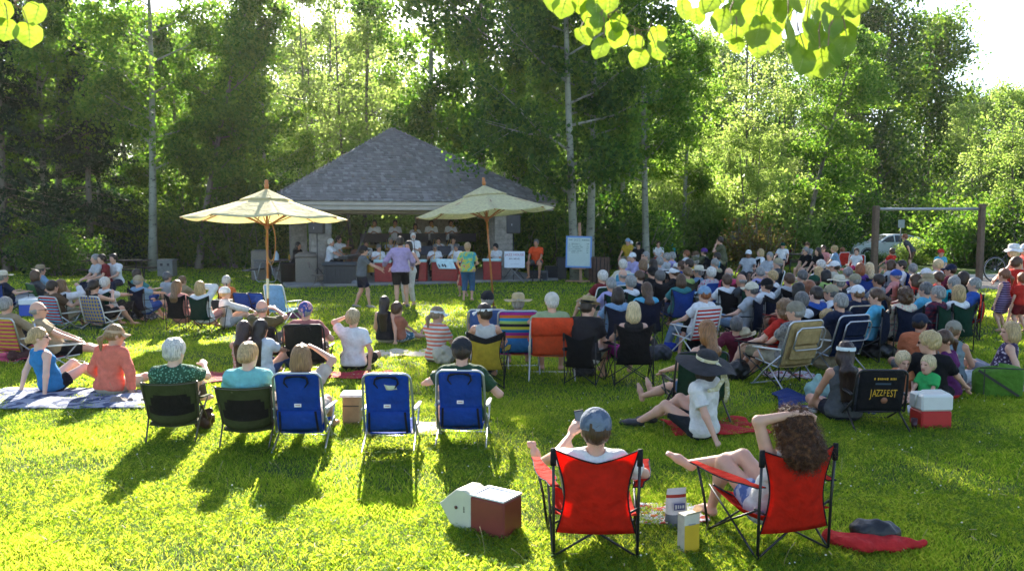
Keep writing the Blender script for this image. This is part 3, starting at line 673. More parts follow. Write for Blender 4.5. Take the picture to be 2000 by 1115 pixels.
def N_shingle():
    m, nt, b = _nt('weathered cedar shingle'); g = N(nt, 'ShaderNodeNewGeometry')
    c = ramp(nt, g.outputs['Random Per Island'], [(0, (.15, .14, .13)), (.4, (.185, .175, .165)), (.75, (.215, .205, .195)), (.95, (.28, .27, .26)), (1, (.18, .15, .12))])
    n = ramp(nt, noise(nt, coords(nt, (1, 1, 1)), 1.2, 4), [(.3, (.86, .86, .86)), (.7, (1, 1, 1))])
    nt.links.new(mix(nt, 1.0, c, n, blend='MULTIPLY'), b.inputs['Base Color']); b.inputs['Roughness'].default_value = .8
    bump(nt, b, noise(nt, coords(nt, (40, 40, 6)), 1.5, 3), .5, .01); return m
pavilion()
# back row riser
b = MB(); b.box((0, 0, .2), (6.2, 1.1, .40), bev=.01)
for i in range(9): b.box((-3.0 + .75 * i, -.555, .2), (.03, .012, .36))
o = b.build('stage_riser', plain('black riser', (.02, .02, .022), .7)); o.location = pv(.55, .6, .10); o.rotation_euler = (0, 0, PY); tag(o, 'low black riser under the back row of musicians', 'riser')
# ================================================================ MARKET UMBRELLAS
def umbrella(px, py, lab, tilt, az, rad, ztop, zrim, bright, rim_extra=0, rz=.2):
    p = at_z(px, py); o = thing('market_umbrella', lab, 'umbrella', p)
    o.rotation_euler = (tilt[0], tilt[1], 0)
    wood = plain('varnished wood', (.42, .15, .035), .35, var=.2, sc=6)
    b = MB(); b.tube([(0, 0, -.02), (0, 0, ztop - .10)], .024, 14); b.build('pole', wood, o)
    b = MB(); b.lathe([(.0001, ztop + .16), (.03, ztop + .155), (.042, ztop + .12), (.034, ztop + .07), (.05, ztop + .05), (.045, ztop + .0), (.03, ztop - .05), (.0001, ztop - .06)][::-1], 14); b.build('finial', wood, o)
    b = MB(); b.lathe([(.03, .56), (.03, .98), (.0245, .99)], 12); b.build('pole_sleeve', plain('brass sleeve', (.62, .52, .30), .35, .6), o) if bright else None
    can = cloth((.93, .85, .56) if not bright else (.95, .86, .56), tr=.55, name='canvas'); n = 8; zt = ztop - .04
    def surf(r0, r1, z0, z1, sag, scal):
        g = MB(); m_ = 8
        for s in range(n):
            a0, a1 = 2 * pi * s / n + rz, 2 * pi * (s + 1) / n + rz
            def fn(u, v):
                r = r0 + (r1 - r0) * v; e0 = Vector((cos(a0) * r, sin(a0) * r, 0)); e1 = Vector((cos(a1) * r, sin(a1) * r, 0)); q = e0.lerp(e1, u)
                z = z0 + (z1 - z0) * (v ** .92) - sag * 4 * u * (1 - u) * v * .55
                if scal: q = q * (1 - .05 * 4 * u * (1 - u) * v)
                return (q.x, q.y, z)
            g.sheet(fn, 8, m_, th=-.004)
        return g
    g = surf(.42, rad, zt - .21, zrim, .10, True); g.build('canopy', can, o)
    g = surf(.03, .56, zt + .0, zt - .235, .02, False); g.build('vent_cap', can, o)
    for s in range(n):
        a = 2 * pi * s / n + rz; b = MB(); d = Vector((cos(a), sin(a), 0))
        b.tube([d * .06 + Vector((0, 0, zt - .09)), d * .42 + Vector((0, 0, zt - .26)), d * (rad * .6) + Vector((0, 0, zt - .26 + (zrim - zt + .21) * .36 - .02)), d * (rad - .02) + Vector((0, 0, zrim - .03))], .012, 5); b.bar(d * .05 + Vector((0, 0, zrim - .15)), d * rad * .52 + Vector((0, 0, zt - .06 - (zt - zrim) * .55)), .018, .022)
        b.build('rib', wood, o)
    b = MB(); b.cyl((0, 0, zrim - .22), .05, .10, 14); b.build('hub', wood, o)
    b = MB(); b.cyl((0, 0, -.01), .05, .12, 14); b.build('ground_socket', plain('dark metal', (.03, .03, .03), .5), o)
    return o
umbL = umbrella(524, 634, 'market umbrella with sunlit cream canopy and coiled rope, left of the pavilion', (R(-2.8), R(-.2)), 0, 1.74, 2.93, 2.27, True, rz=.42)
b = MB(); pts = []
for i in range(70):
    t = i / 69; a = t * 5 * pi; pts.append((.09 + .10 * sin(a), -.05 - .02 * cos(a * .5), 1.72 + .42 * cos(a) * (1 - .12 * sin(7 * t)) + .02))
b.tube(pts, .008, 6); b.build('rope', plain('rope', (.42, .22, .06), .8), umbL)
umbrella(965, 607, 'market umbrella with pale cream canopy tipped to the left, in front of the stage', (R(-2.0), R(-4.5)), 0, 1.72, 3.12, 2.42, False, rz=.15)
# ================================================================ BODY SURFACES (signed distance -> one continuous mesh)
class Field:
    def __init__(s, lo, hi, h):
        s.h = h; s.lo = np.array(lo, float); n = np.maximum(4, np.ceil((np.array(hi) - s.lo) / h).astype(int) + 1)
        s.ax = [s.lo[i] + h * np.arange(n[i]) for i in range(3)]; s.D = np.full(n, .3, np.float32)
    def _sub(s, lo, hi):
        sl = []
        for i in range(3):
            a = int(max(0, math.floor((lo[i] - s.lo[i]) / s.h))); b = int(min(s.D.shape[i], math.ceil((hi[i] - s.lo[i]) / s.h) + 1))
            if b <= a: return None
            sl.append(slice(a, b))
        X = s.ax[0][sl[0]][:, None, None]; Y = s.ax[1][sl[1]][None, :, None]; Z = s.ax[2][sl[2]][None, None, :]
        return tuple(sl), X, Y, Z
    def put(s, pr, off=0.0):
        k = pr.get('k', .03); sub = pr.get('sub', False)
        if pr['t'] == 'c':
            a, b = np.array(pr['a']), np.array(pr['b']); ra, rb = pr['ra'] + off, pr['rb'] + off; r = max(ra, rb) + k + 2 * s.h
            q = s._sub(np.minimum(a, b) - r, np.maximum(a, b) + r)
            if q is None: return
            sl, X, Y, Z = q; d = b - a; L2 = float(d @ d) + 1e-9
            X, Y, Z = X - a[0], Y - a[1], Z - a[2]; t0 = (X * d[0] + Y * d[1] + Z * d[2]) / L2
            t = np.clip(t0, 0, 1); dd = np.sqrt((X - t * d[0]) ** 2 + (Y - t * d[1]) ** 2 + (Z - t * d[2]) ** 2) - (ra + (rb - ra) * t)
            if pr.get('flat'): dd = np.maximum(dd, (t0 - 1) * math.sqrt(L2))
        else:
            c = np.array(pr['c']); rr = np.array(pr['r']) + off; A = np.array(pr['A']) if pr.get('A') is not None else np.eye(3); r = float(rr.max()) + k + 2 * s.h
            q = s._sub(c - r, c + r)
            if q is None: return
            sl, X, Y, Z = q; X, Y, Z = X - c[0], Y - c[1], Z - c[2]
            u = [(X * A[i][0] + Y * A[i][1] + Z * A[i][2]) for i in range(3)]
            k0 = np.sqrt(sum((u[i] / rr[i]) ** 2 for i in range(3))); k1 = np.sqrt(sum((u[i] / rr[i] ** 2) ** 2 for i in range(3))) + 1e-6
            dd = k0 * (k0 - 1) / k1
        D = s.D[sl]
        if sub: s.D[sl] = np.maximum(D, -dd)
        else:
            hh = np.maximum(k - np.abs(D - dd), 0) / max(k, 1e-6); s.D[sl] = np.minimum(D, dd) - hh * hh * k * .25
    def clip(s, p, n):
        """keep the side the normal n points away from"""
        X, Y, Z = s.ax[0][:, None, None] - p[0], s.ax[1][None, :, None] - p[1], s.ax[2][None, None, :] - p[2]
        s.D = np.maximum(s.D, (X * n[0] + Y * n[1] + Z * n[2]).astype(np.float32))
    def rough(s, amp, f, fz=None):
        X, Y, Z = s.ax[0][:, None, None], s.ax[1][None, :, None], s.ax[2][None, None, :]; fz = fz or f
        s.D = s.D + (amp * (np.sin(f * X + 2 * np.sin(f * .7 * Y)) * np.sin(f * 1.1 * Y + 1.7 * np.sin(fz * .6 * Z)) + .5 * np.sin(f * 2.1 * X + 1) * np.sin(fz * 1.9 * Z + f * Y))).astype(np.float32)
    def mesh(s):
        D = s.D; D[0], D[-1] = 1, 1; D[:, 0], D[:, -1] = 1, 1; D[:, :, 0], D[:, :, -1] = 1, 1
        S = D < 0; c = S[:-1, :-1, :-1].astype(np.int8)
        for i in (0, 1):
            for j in (0, 1):
                for k in (0, 1):
                    if i + j + k: c = c + S[i:S.shape[0] - 1 + i, j:S.shape[1] - 1 + j, k:S.shape[2] - 1 + k]
        m = (c > 0) & (c < 8); I, J, K = np.nonzero(m); n = len(I)
        if n == 0: return np.zeros((0, 3)), np.zeros((0, 4), int)
        idx = np.full(m.shape, -1, np.int32); idx[I, J, K] = np.arange(n)
        P = np.zeros((n, 3)); W = np.zeros(n)
        for axx in range(3):
            for o1 in (0, 1):
                for o2 in (0, 1):
                    o = [0, 0, 0]; oth = [q for q in range(3) if q != axx]; o[oth[0]], o[oth[1]] = o1, o2; e = list(o); e[axx] = 1
                    d0 = D[I + o[0], J + o[1], K + o[2]]; d1 = D[I + e[0], J + e[1], K + e[2]]; x = (d0 < 0) != (d1 < 0)
                    t = np.where(x, d0 / np.where(x, d0 - d1, 1), 0); p = np.tile(np.array(o, float), (n, 1)); p[:, axx] = t
                    P += p * x[:, None]; W += x
        P = (P / W[:, None] + np.stack([I, J, K], 1)) * s.h + s.lo; Fs = []
        for axx in range(3):
            a = [slice(None)] * 3; b = [slice(None)] * 3; a[axx] = slice(0, -1); b[axx] = slice(1, None)
            s0, s1 = S[tuple(a)], S[tuple(b)]; x = s0 != s1; q1, q2 = [q for q in range(3) if q != axx]
            E = np.stack(np.nonzero(x), 1); E = E[(E[:, q1] > 0) & (E[:, q2] > 0)]
            f = []
            for u_, v_ in ((0, 0), (1, 0), (1, 1), (0, 1)):
                cc = E.copy(); cc[:, q1] -= u_; cc[:, q2] -= v_; f.append(idx[cc[:, 0], cc[:, 1], cc[:, 2]])
            f = np.stack(f, 1); neg = s0[E[:, 0], E[:, 1], E[:, 2]]
            flip = neg if axx != 1 else ~neg
            f = np.where(flip[:, None], f, f[:, ::-1]); Fs.append(f[(f >= 0).all(1)])
        return P, np.concatenate(Fs)
def cap(a, b, ra, rb=None, k=.03, **kw): return dict(t='c', a=tuple(a), b=tuple(b), ra=ra, rb=ra if rb is None else rb, k=k, **kw)
def ell(c, r, A=None, k=.03, **kw): return dict(t='e', c=tuple(c), r=tuple(r) if isinstance(r, (tuple, list)) else (r, r, r), A=A, k=k, **kw)
def bounds(prims, pad):
    lo = np.full(3, 9.); hi = -lo
    for p in prims:
        if p.get('sub'): continue
        if p['t'] == 'c':
            r = max(p['ra'], p['rb']); lo = np.minimum(lo, np.minimum(p['a'], p['b']) - r); hi = np.maximum(hi, np.maximum(p['a'], p['b']) + r)
        else: r = max(p['r']); lo = np.minimum(lo, np.array(p['c']) - r); hi = np.maximum(hi, np.array(p['c']) + r)
    return lo - pad, hi + pad
def solid(name, prims, h, mats, parent=None, off=0.0, clips=(), rough=None, paint=None):
    lo, hi = bounds([p for p in prims if not p.get('sub')], .03 + off + 2 * h); f = Field(lo, hi, h)
    for p in prims:
        if not p.get('sub'): f.put(p, off)
    if rough: f.rough(*rough)
    for p in prims:
        if p.get('sub'): f.put(p)
    for p, n in clips: f.clip(p, n)
    V, F = f.mesh()
    if len(F) == 0: return None
    mats = mats if isinstance(mats, (list, tuple)) else [mats]; mi = paint(V[F].mean(1)) if paint else None
    return link(bpy.data.objects.new(name, mesh_np(name, V, F, mats, mi)), parent)
def ik(a, t, l1, l2, pole):
    a, t, pole = Vector(a), Vector(t), Vector(pole); d = t - a; L = min(d.length, (l1 + l2) * .995); L = max(L, abs(l1 - l2) * 1.05 + .01); d.normalize(); t = a + d * L
    x = (l1 * l1 - l2 * l2 + L * L) / (2 * L); y = math.sqrt(max(0, l1 * l1 - x * x)); p = pole - d * pole.dot(d)
    if p.length < 1e-4: p = Vector((0, 0, 1)) - d * d.z
    return a + d * x + p.normalized() * y, t

HAIRC = dict(white=(.62, .58, .52), grey=(.28, .27, .25), dgrey=(.12, .115, .11), black=(.012, .010, .009), dark=(.028, .016, .010), brown=(.085, .040, .018), lbrown=(.20, .11, .05), blond=(.48, .32, .14), pblond=(.62, .48, .26), red=(.26, .085, .03), bald=(.2, .18, .16))
POSES = {
 'chair': dict(hz=.51, lean=16, feet=((-.14, .44, .09), (.14, .46, .09)), hands=((-.27, .20, .60), (.27, .20, .60))),
 'low': dict(hz=.40, lean=18, feet=((-.14, .56, .08), (.15, .60, .08)), hands=((-.26, .20, .54), (.26, .20, .54))),
 'lap': dict(hz=.51, lean=12, feet=((-.12, .44, .09), (.12, .44, .09)), hands=((-.06, .24, .56), (.07, .26, .55))),
 'cross': dict(hz=.51, lean=16, feet=((-.10, .42, .09), (-.16, .62, .36)), hands=((-.06, .22, .60), (.10, .24, .60))),
 'bench': dict(hz=.54, lean=-12, feet=((-.16, .40, .09), (.16, .40, .09)), hands=((-.06, .38, .66), (.06, .38, .66))),
 'fwd': dict(hz=.51, lean=-14, feet=((-.16, .40, .09), (.16, .40, .09)), hands=((-.10, .40, .50), (.10, .40, .50))),
 'ground': dict(hz=.12, lean=4, feet=((-.13, .56, .08), (.13, .60, .08)), hands=((-.12, .42, .36), (.14, .42, .36))),
 'gback': dict(hz=.12, lean=18, feet=((-.12, .62, .08), (.14, .66, .08)), hands=((-.30, -.34, .05), (.30, -.34, .05))),
 'indian': dict(hz=.12, lean=-4, feet=((.14, .30, .07), (-.14, .34, .07)), kp=((-1, .25, .25), (1, .25, .25)), hands=((-.15, .28, .20), (.15, .28, .20))),
 'legs': dict(hz=.12, lean=10, feet=((-.10, .84, .07), (.10, .84, .07)), hands=((-.12, .30, .22), (.14, .30, .22)), toes=(0, .35, 1)),
 'stand': dict(hz=.915, lean=0, feet=((-.11, -.02, .09), (.11, .02, .09)), hands=((-.28, .06, .82), (.28, .06, .82)), kpole=(0, 1, 0)),
 'stool': dict(hz=.72, lean=-6, feet=((-.18, .30, .25), (.20, .32, .25)), hands=((-.16, .32, .76), (.20, .34, .78))),
 'play': dict(hz=.50, lean=-2, feet=((-.16, .38, .09), (.16, .38, .09)), hands=((-.10, .30, .70), (.12, .28, .86))),
}
STAGE = Vector((-3.2, 30.0, 0))
def hat_mesh(kind, H, parent, mat, mat2=None):
    b = MB(); Mx = H
    def dome(rx, ry, rz, z0=.03, cut=0.0, m=0):
        prof = [(cos(a), sin(a)) for a in [cut + (pi / 2 - cut) * i / 8 for i in range(9)]]; prof = [(max(1e-3, r), z * rz) for r, z in prof]
        b.lathe(prof, 20, m, Mx @ Matrix.Translation((0, -.012, z0)) @ Matrix.Diagonal((rx, ry, 1, 1)))
    if kind in ('cap', 'trucker'):
        dome(.092, .113, .098, .03, -.25)
        def br(u, v):
            a = (u - .5) * 2.0; r = .105 + .085 * v * (1 - .35 * abs(a) ** 2.2)
            return Mx @ Vector((sin(a) * (.088 + .012 * v), -.012 + cos(a) * .1 + (r - .1) * 1.0, .035 - .012 * v - .035 * (a * a) * v))
        b.sheet(br, 10, 4, 1 if mat2 else 0, .004); b.ball(Mx @ Vector((0, -.012, .129)), .006, 5)
    elif kind == 'backcap':
        dome(.094, .115, .10, .03, -.25)
    elif kind == 'visor':
        b.lathe([(1, -.016), (1.03, 0), (1, .018)], 22, 0, Mx @ Matrix.Translation((0, -.012, .042)) @ Matrix.Diagonal((.088, .110, 1, 1)))
        def br(u, v):
            a = (u - .5) * 2.3; return Mx @ Vector((sin(a) * (.088 + .02 * v), -.012 + cos(a) * .1 + .085 * v * (1 - .3 * abs(a) ** 2), .035 - .018 * v - .03 * a * a * v))
        b.sheet(br, 10, 4, 0, .004)
    elif kind in ('straw', 'fedora', 'floppy', 'sunhat'):
        R_ = {'straw': .195, 'fedora': .15, 'floppy': .27, 'sunhat': .155}[kind]; cr = .11 if kind != 'fedora' else .115
        prof = [(.085, .045), (.089, .07), (.083, .12), (.06, .145), (.02, .140 if kind == 'fedora' else .15), (.001, .135 if kind == 'fedora' else .15)]
        T = Mx @ Matrix.Translation((0, -.012, 0)) @ Matrix.Diagonal((1, 1.2, 1, 1)); b.lathe(prof, 26, 0, T)
        n = 36; droop = {'straw': .015, 'fedora': .0, 'floppy': .06, 'sunhat': .07}[kind]; vs = []; rings = 5
        for j in range(rings + 1):
            t = j / rings
            for i in range(n):
                a = 2 * pi * i / n; r = .083 + (R_ - .083) * t; z = .05 - droop * t * t + (.028 if kind == 'fedora' else .018 if kind == 'straw' else .022 * t) * cos(2 * a) ** 2 * t * (1 if kind != 'fedora' else abs(cos(a)))
                if kind == 'floppy': z += .022 * sin(3 * a + 1) * t
                vs.append(T @ Vector((cos(a) * r, sin(a) * r * .92, z)))
        b.add(vs, [(j * n + i, j * n + (i + 1) % n, (j + 1) * n + (i + 1) % n, (j + 1) * n + i) for j in range(rings) for i in range(n)], 0, True)
        if mat2: b.lathe([(.0885, .052), (.092, .055), (.0915, .082), (.087, .084)], 26, 1, T)
    elif kind == 'band':
        b.lathe([(1, -.018), (1.04, 0), (1, .02)], 22, 0, Mx @ Matrix.Translation((0, -.014, .045)) @ Matrix.Diagonal((.092, .112, 1, 1)))
    elif kind == 'bandana':
        dome(.095, .116, .104, .022, -.3); b.tube([Mx @ Vector(p) for p in ((0, -.12, 0), (.01, -.14, -.05), (.02, -.13, -.10))], [.012, .018, .006], 6)
    name = {'cap': 'cap', 'trucker': 'cap', 'backcap': 'cap', 'visor': 'visor', 'band': 'headband', 'bandana': 'bandana'}.get(kind, 'hat')
    return b.build(name, [mat] + ([mat2] if mat2 else []), parent)
def person(label, px=None, py=None, pose='chair', yaw=None, H=1.70, sk=0, hair=('short', 'brown'), hat=None, top=('tee', (.5, .5, .5)), bot=('shorts', (.1, .1, .12)),
           shoes=None, look=(0, 0), lean=None, hands=None, feet=None, toes=None, w=1.0, glasses=False, loc=None, depth=None, dz=0.0, group=None, vox=None, apole=None, kp=None,
           hz=None, hs=1.0, roll=0, twist=0, curl=.5, hr=(0, 0, 0), relyaw=0, hd=None, beard=None, child=False, hdir=None, name='person'):
    P_ = dict(POSES[pose]); s = H / 1.72
    hz = (P_['hz'] if hz is None else hz); lean = R(P_['lean'] if lean is None else lean)
    F_ = list(feet or P_['feet']); Hn = list(hands or P_['hands'])
    if pose == 'stand': hz = hz * s
    hs *= 1.09
    if child: hs *= 1.16
    P0 = Vector((0, -.06 if pose not in ('stand',) else 0, hz + dz)); F_ = [Vector(f) for f in F_]; Hn = [Vector(f) for f in Hn]
    if pose != 'stand' and s < .9: F_ = [Vector((f.x, f.y * s, f.z)) for f in F_]; Hn = [Vector((f.x * s, f.y * s, hz + (f.z - hz) * s)) for f in Hn]
    if pose == 'stand' and not hands: Hn = [Vector((f.x * s, f.y, f.z * s)) for f in Hn]
    for f in F_: f.z += dz * (pose in ('stand', 'play'))
    for f in Hn: f.z += dz
    rl = R(roll); U = Vector((sin(rl), -sin(lean) * cos(rl), cos(lean) * cos(rl))).normalized(); Fw = Vector((0, cos(lean), sin(lean))); X = Fw.cross(U).normalized(); Fw = U.cross(X)
    tw = R(twist); Xs = (X * cos(tw) + Fw * sin(tw)).normalized(); Fs = U.cross(Xs)
    nb = P0 + U * .485 * s; hy, hp = R(look[0]), R(look[1]); HR = Matrix.Rotation(hy, 3, 'Z') @ Matrix.Rotation(hp, 3, 'X') @ Matrix.Rotation(R(hr[1]), 3, 'Y')
    hu = (U * .5 + HR @ Vector((0, 0, 1))).normalized(); Hc = nb + hu * (.055 * s) + HR @ Vector((0, .02, .105)) * hs * s ** .5
    hsc = hs * s ** .5; Hm = Matrix.Translation(Hc) @ HR.to_4x4() @ Matrix.Scale(hsc, 4); Ha = [list(HR.col[i]) for i in range(3)]
    # -------- place
    if yaw is None or relyaw:
        base = loc if loc is not None else (at_d(px, depth) if depth else at_z(px, py, Hc.z)); d = STAGE - Vector(base); yaw = math.degrees(math.atan2(-d.x, d.y)) + relyaw
    ya = R(yaw); off = Matrix.Rotation(ya, 3, 'Z') @ Hc
    if loc is None:
        if depth: q = at_d(px, depth); loc = Vector((q.x - off.x, depth - off.y, hd if hd is not None else zrow(py, depth) - Hc.z))
        else: q = at_z(px, py, Hc.z); loc = Vector((q.x - off.x, q.y - off.y, 0))
    o = thing(name, label, 'person', loc, ya, group); dist = max(1, Vector(loc).y)
    h = vox or min(.021, max(.0085, .00125 * dist)); hi = h < .0095
    body = []; torso = []; arms = []; legs = []; W_ = w
    if top is None: top = ('none', (0, 0, 0))
    cov = top[0] != 'none'; so = -.006 if cov else 0
    sh = .147 * s * (.5 + .5 * W_)
    torso = [cap(P0 - X * .075 * s * W_, P0 + X * .075 * s * W_, .112 * s * W_), ell(P0 + U * .14 * s + Fw * .012 * (W_ - .95) * 8, (.142 * s * W_, .112 * s * W_ * W_, .15 * s), [list(X), list(Fw), list(U)], .05),
             ell(P0 + U * .33 * s, (.165 * s * (.6 + .4 * W_), .108 * s * W_, .185 * s), [list(Xs), list(Fs), list(U)], .05)]
    sho = cap(nb - U * .05 * s - Xs * sh, nb - U * .05 * s + Xs * sh, .058 * s, k=.05); neck = cap(nb - U * .03 * s, Hc + HR @ Vector((0, -.02, -.06)) * hsc, .056 * s * W_ ** .5, .05 * s, .03)
    A_ = []
    for i, sd in enumerate((-1, 1)):
        S = nb - U * .058 * s + Xs * sd * (sh + .012); t = Hn[i]; pole = Vector(apole[i]) if apole else Vector((sd * .8, -.5, -.7))
        e, wv = ik(S, t, .275 * s, .245 * s, pole); A_.append((S, e, wv, sd))
        arms += [cap(S, e, .048 * s * W_ ** .5, .037 * s, .03), cap(e, wv, .038 * s, .024 * s, .02)]
        dv = (wv - e).normalized() if hdir is None or hdir[i] is None else Vector(hdir[i]).normalized(); sv = dv.cross(Vector((0, 0, 1))); sv = sv.normalized() if sv.length > .1 else Vector((1, 0, 0)); nv = sv.cross(dv)
        if nv.z < 0: nv = -nv; 
        hh = hsc; Aa = [list(sv), list(dv), list(nv)]; ts = -sd if sv.x > 0 else sd
        arms.append(ell(wv + dv * .045 * hh, (.040 * hh, .052 * hh, .017 * hh), Aa, .02))
        if hi:
            for fi in range(4):
                bs = wv + dv * .085 * hh + sv * (-.030 + .0205 * fi) * hh; ln = (.062, .074, .070, .055)[fi if ts < 0 else 3 - fi] * hh; c1 = curl * (.7 + .15 * fi)
                d1 = (dv * cos(c1 * .6) - nv * sin(c1 * .6) + sv * (.05 * (fi - 1.5))).normalized(); d2 = (dv * cos(c1 * 1.7) - nv * sin(c1 * 1.7)).normalized(); m1 = bs + d1 * ln * .55
                arms += [cap(bs, m1, .0095 * hh, .0088 * hh, .006), cap(m1, m1 + d2 * ln * .5, .0088 * hh, .0072 * hh, .004)]
        else: arms.append(ell(wv + (dv - nv * curl * .4).normalized() * .115 * hh, (.034 * hh, .050 * hh, .013 * hh), Aa, .012))
        tb = wv + dv * .03 * hh + sv * ts * .034 * hh; t1 = tb + (dv * .75 + sv * ts * .55 - nv * .2).normalized() * .04 * hh; arms += [cap(tb, t1, .014 * hh, .011 * hh, .008), cap(t1, t1 + (dv - nv * .3).normalized() * .03 * hh, .0105 * hh, .008 * hh, .004)]
    G = []; kq = kp or P_.get('kp'); ft = toes or P_.get('toes')
    for i, sd in enumerate((-1, 1)):
        hp_ = P0 + X * sd * .088 * s * W_ - U * .01; pole = Vector(kq[i]) if kq else Vector(P_.get('kpole', (sd * .12, .25, 1)))
        kn, an = ik(hp_, F_[i], .425 * s, .415 * s, pole); tt = ft[i] if (ft and isinstance(ft[0], (tuple, list))) else ft; fd = Vector(tt).normalized() if tt else Vector((sd * .18, 1, -.12)).normalized()
        G.append((hp_, kn, an, fd, sd)); mid = kn.lerp(an, .3); dn = (an - kn).normalized(); bk = -(fd - dn * fd.dot(dn)); bk = bk.normalized() if bk.length > .01 else Vector((0, -1, 0))
        legs += [cap(hp_, kn, .084 * s * W_, .055 * s * W_ ** .5, .04), cap(kn, mid + bk * .012, .054 * s * W_ ** .5, .056 * s * W_ ** .5, .03), cap(mid + bk * .012, an, .052 * s, .033 * s, .03)]
        up = -dn; legs += [cap(an - fd * .035 * s - up * .045 * s, an + fd * .085 * s - up * .042 * s, .034 * s, .034 * s, .02), cap(an + fd * .08 * s - up * .045 * s, an + fd * .155 * s - up * .052 * s, .034 * s, .021 * s, .02)]
        if hi and not shoes:
            sv = fd.cross(up).normalized()
            for q in range(5):
                b0 = an + fd * .15 * s - up * .052 * s + sv * (-.030 + .015 * q) * s; legs.append(cap(b0, b0 + fd * (.035 - .004 * (q if sd < 0 else 4 - q)) * s, .0105 * s if q != (0 if sd < 0 else 4) else .013 * s, .009 * s, .004))
    def hv(*p): return Hm @ Vector(p)
    def he(c, r, k=.02, **kw): return ell(hv(*c), tuple(q * hsc for q in r), Ha, k * hsc, **kw)
    head = [he((0, -.012, .02), (.075, .096, .098)), he((0, .022, -.03), (.060, .070, .088), .03), he((0, .052, -.092), (.030, .028, .026), .03), cap(hv(0, .088, .005), hv(0, .112, -.03), .009 * hsc, .014 * hsc, .012 * hsc),
            he((0, .083, .028), (.045, .012, .012), .02), he((.077, -.008, -.012), (.011, .02, .031), .006), he((-.077, -.008, -.012), (.011, .02, .031), .006), he((0, .09, -.062), (.024, .010, .009), .012)]
    f = [(q, so) for q in torso] + [(sho, so), (neck, 0)] + [(q, 0) for q in arms + legs + head]
    lo, hi_ = bounds([q for q, _ in f], .03 + 2 * h); fl = Field(lo, hi_, h)
    for q, of in f: fl.put(q, of)
    V, Fc = fl.mesh(); C = V[Fc].mean(1); inv = np.array(Hm.inverted()); L = C @ inv[:3, :3].T + inv[:3, 3]; mi = np.zeros(len(Fc), np.int32)
    if h < .017:
        for ex in (-.029, .029): mi[(np.abs(L[:, 0] - ex) < .013) & (np.abs(L[:, 2] - .004) < .0065) & (L[:, 1] > .06)] = 1
        mi[(np.abs(L[:, 0]) < .022) & (np.abs(L[:, 2] + .062) < .007) & (L[:, 1] > .07)] = 2
    me = mesh_np('body', V, Fc, [skin(sk), plain('eye', (.03, .02, .015), .2), plain('lips', (.42, .15, .12), .5)], mi); link(bpy.data.objects.new('body', me), o)
    # -------- clothes
    def mat_of(c, nm='fabric'): return c if isinstance(c, bpy.types.Material) else cloth(c, name=nm)
    if bot is not None and bot[0] != 'none':
        kd = bot[0]; pr = [torso[0], dict(torso[1], k=.04)]; lf = {'shorts': .80, 'short': .45, 'pants': 1, 'capri': 1, 'skirt': .7}[kd]; g = .012 if kd in ('shorts', 'skirt') else .006
        for hp_, kn, an, fd, sd in G:
            pr.append(cap(hp_, hp_.lerp(kn, lf), .086 * s * W_ + g * .4, (.084 - .029 * lf) * s * W_ + g, .03, flat=(kd in ('shorts', 'short', 'skirt'))))
            if kd in ('pants', 'capri'): pr.append(cap(kn, kn.lerp(an, .93 if kd == 'pants' else .5), .062 * s * W_ ** .5, .047 * s if kd == 'pants' else .06 * s, .02, flat=True))
        solid({'shorts': 'shorts', 'short': 'shorts', 'pants': 'trousers', 'capri': 'trousers', 'skirt': 'skirt'}[kd], pr, h, mat_of(bot[1]), o, .011 + h * .25, clips=[(P0 + U * .12 * s, U)])
    if cov:
        kd = top[0]; pr = [dict(q) for q in torso]; cl = [(P0 - U * .055 * s, -U)]
        if kd == 'dress':
            cl = []; 
            for hp_, kn, an, fd, sd in G: pr.append(cap(hp_, hp_.lerp(kn, .8), .10 * s, .13 * s, .08, flat=True))
        if kd == 'hoodie': pr.append(ell(nb - Fs * .07 * s, (.09 * s, .05 * s, .05 * s), [list(Xs), list(Fs), list(U)], .04))
        if kd in ('tank', 'dress'):
            for sd in (-1, 1): pr.append(cap(nb - U * .02 + Xs * sd * .085 * s - Fs * .03, nb - U * .14 * s + Xs * sd * .09 * s - Fs * .07 * s, .026 * s, .03 * s, .02)); pr.append(cap(nb - U * .02 + Xs * sd * .085 * s - Fs * .03, nb - U * .14 * s + Xs * sd * .09 * s + Fs * .07 * s, .026 * s, .03 * s, .02))
            pr[2] = dict(pr[2], r=(.145 * s * (.6 + .4 * W_), .108 * s * W_, .165 * s))
        else:
            pr.append(dict(sho, ra=sho['ra'] + .003, rb=sho['rb'] + .003))
            for S, e, wv, sd in A_:
                if kd in ('tee', 'polo', 'vest'): 
                    if kd != 'vest': pr.append(cap(S, S.lerp(e, .66), .052 * s * W_ ** .5, .050 * s, .03, flat=True))
                else:
                    pr += [cap(S, e, .051 * s * W_ ** .5, .044 * s, .03), cap(e, e.lerp(wv, .93), .044 * s, .033 * s, .02, flat=True)]
        pr.append(ell(nb + U * .055 * s + Fs * .02, (.068 * s, .07 * s, .062 * s), None, sub=True))
        solid({'dress': 'dress', 'hoodie': 'jacket', 'long': 'shirt'}.get(kd, 'shirt'), pr, h, mat_of(top[1]), o, .017 + h * .35, cl, rough=(.0055, 19, 34) if h < .015 else None)
    if shoes:
        for hp_, kn, an, fd, sd in G:
            up = -(an - kn).normalized(); solid('shoe', [cap(an - fd * .04 * s - up * .03 * s, an + fd * .09 * s - up * .045 * s, .044 * s, .042 * s, .02), cap(an + fd * .09 * s - up * .047 * s, an + fd * .17 * s - up * .055 * s, .041 * s, .030 * s, .02)], max(h, .01), plain('shoe', shoes, .6), o)
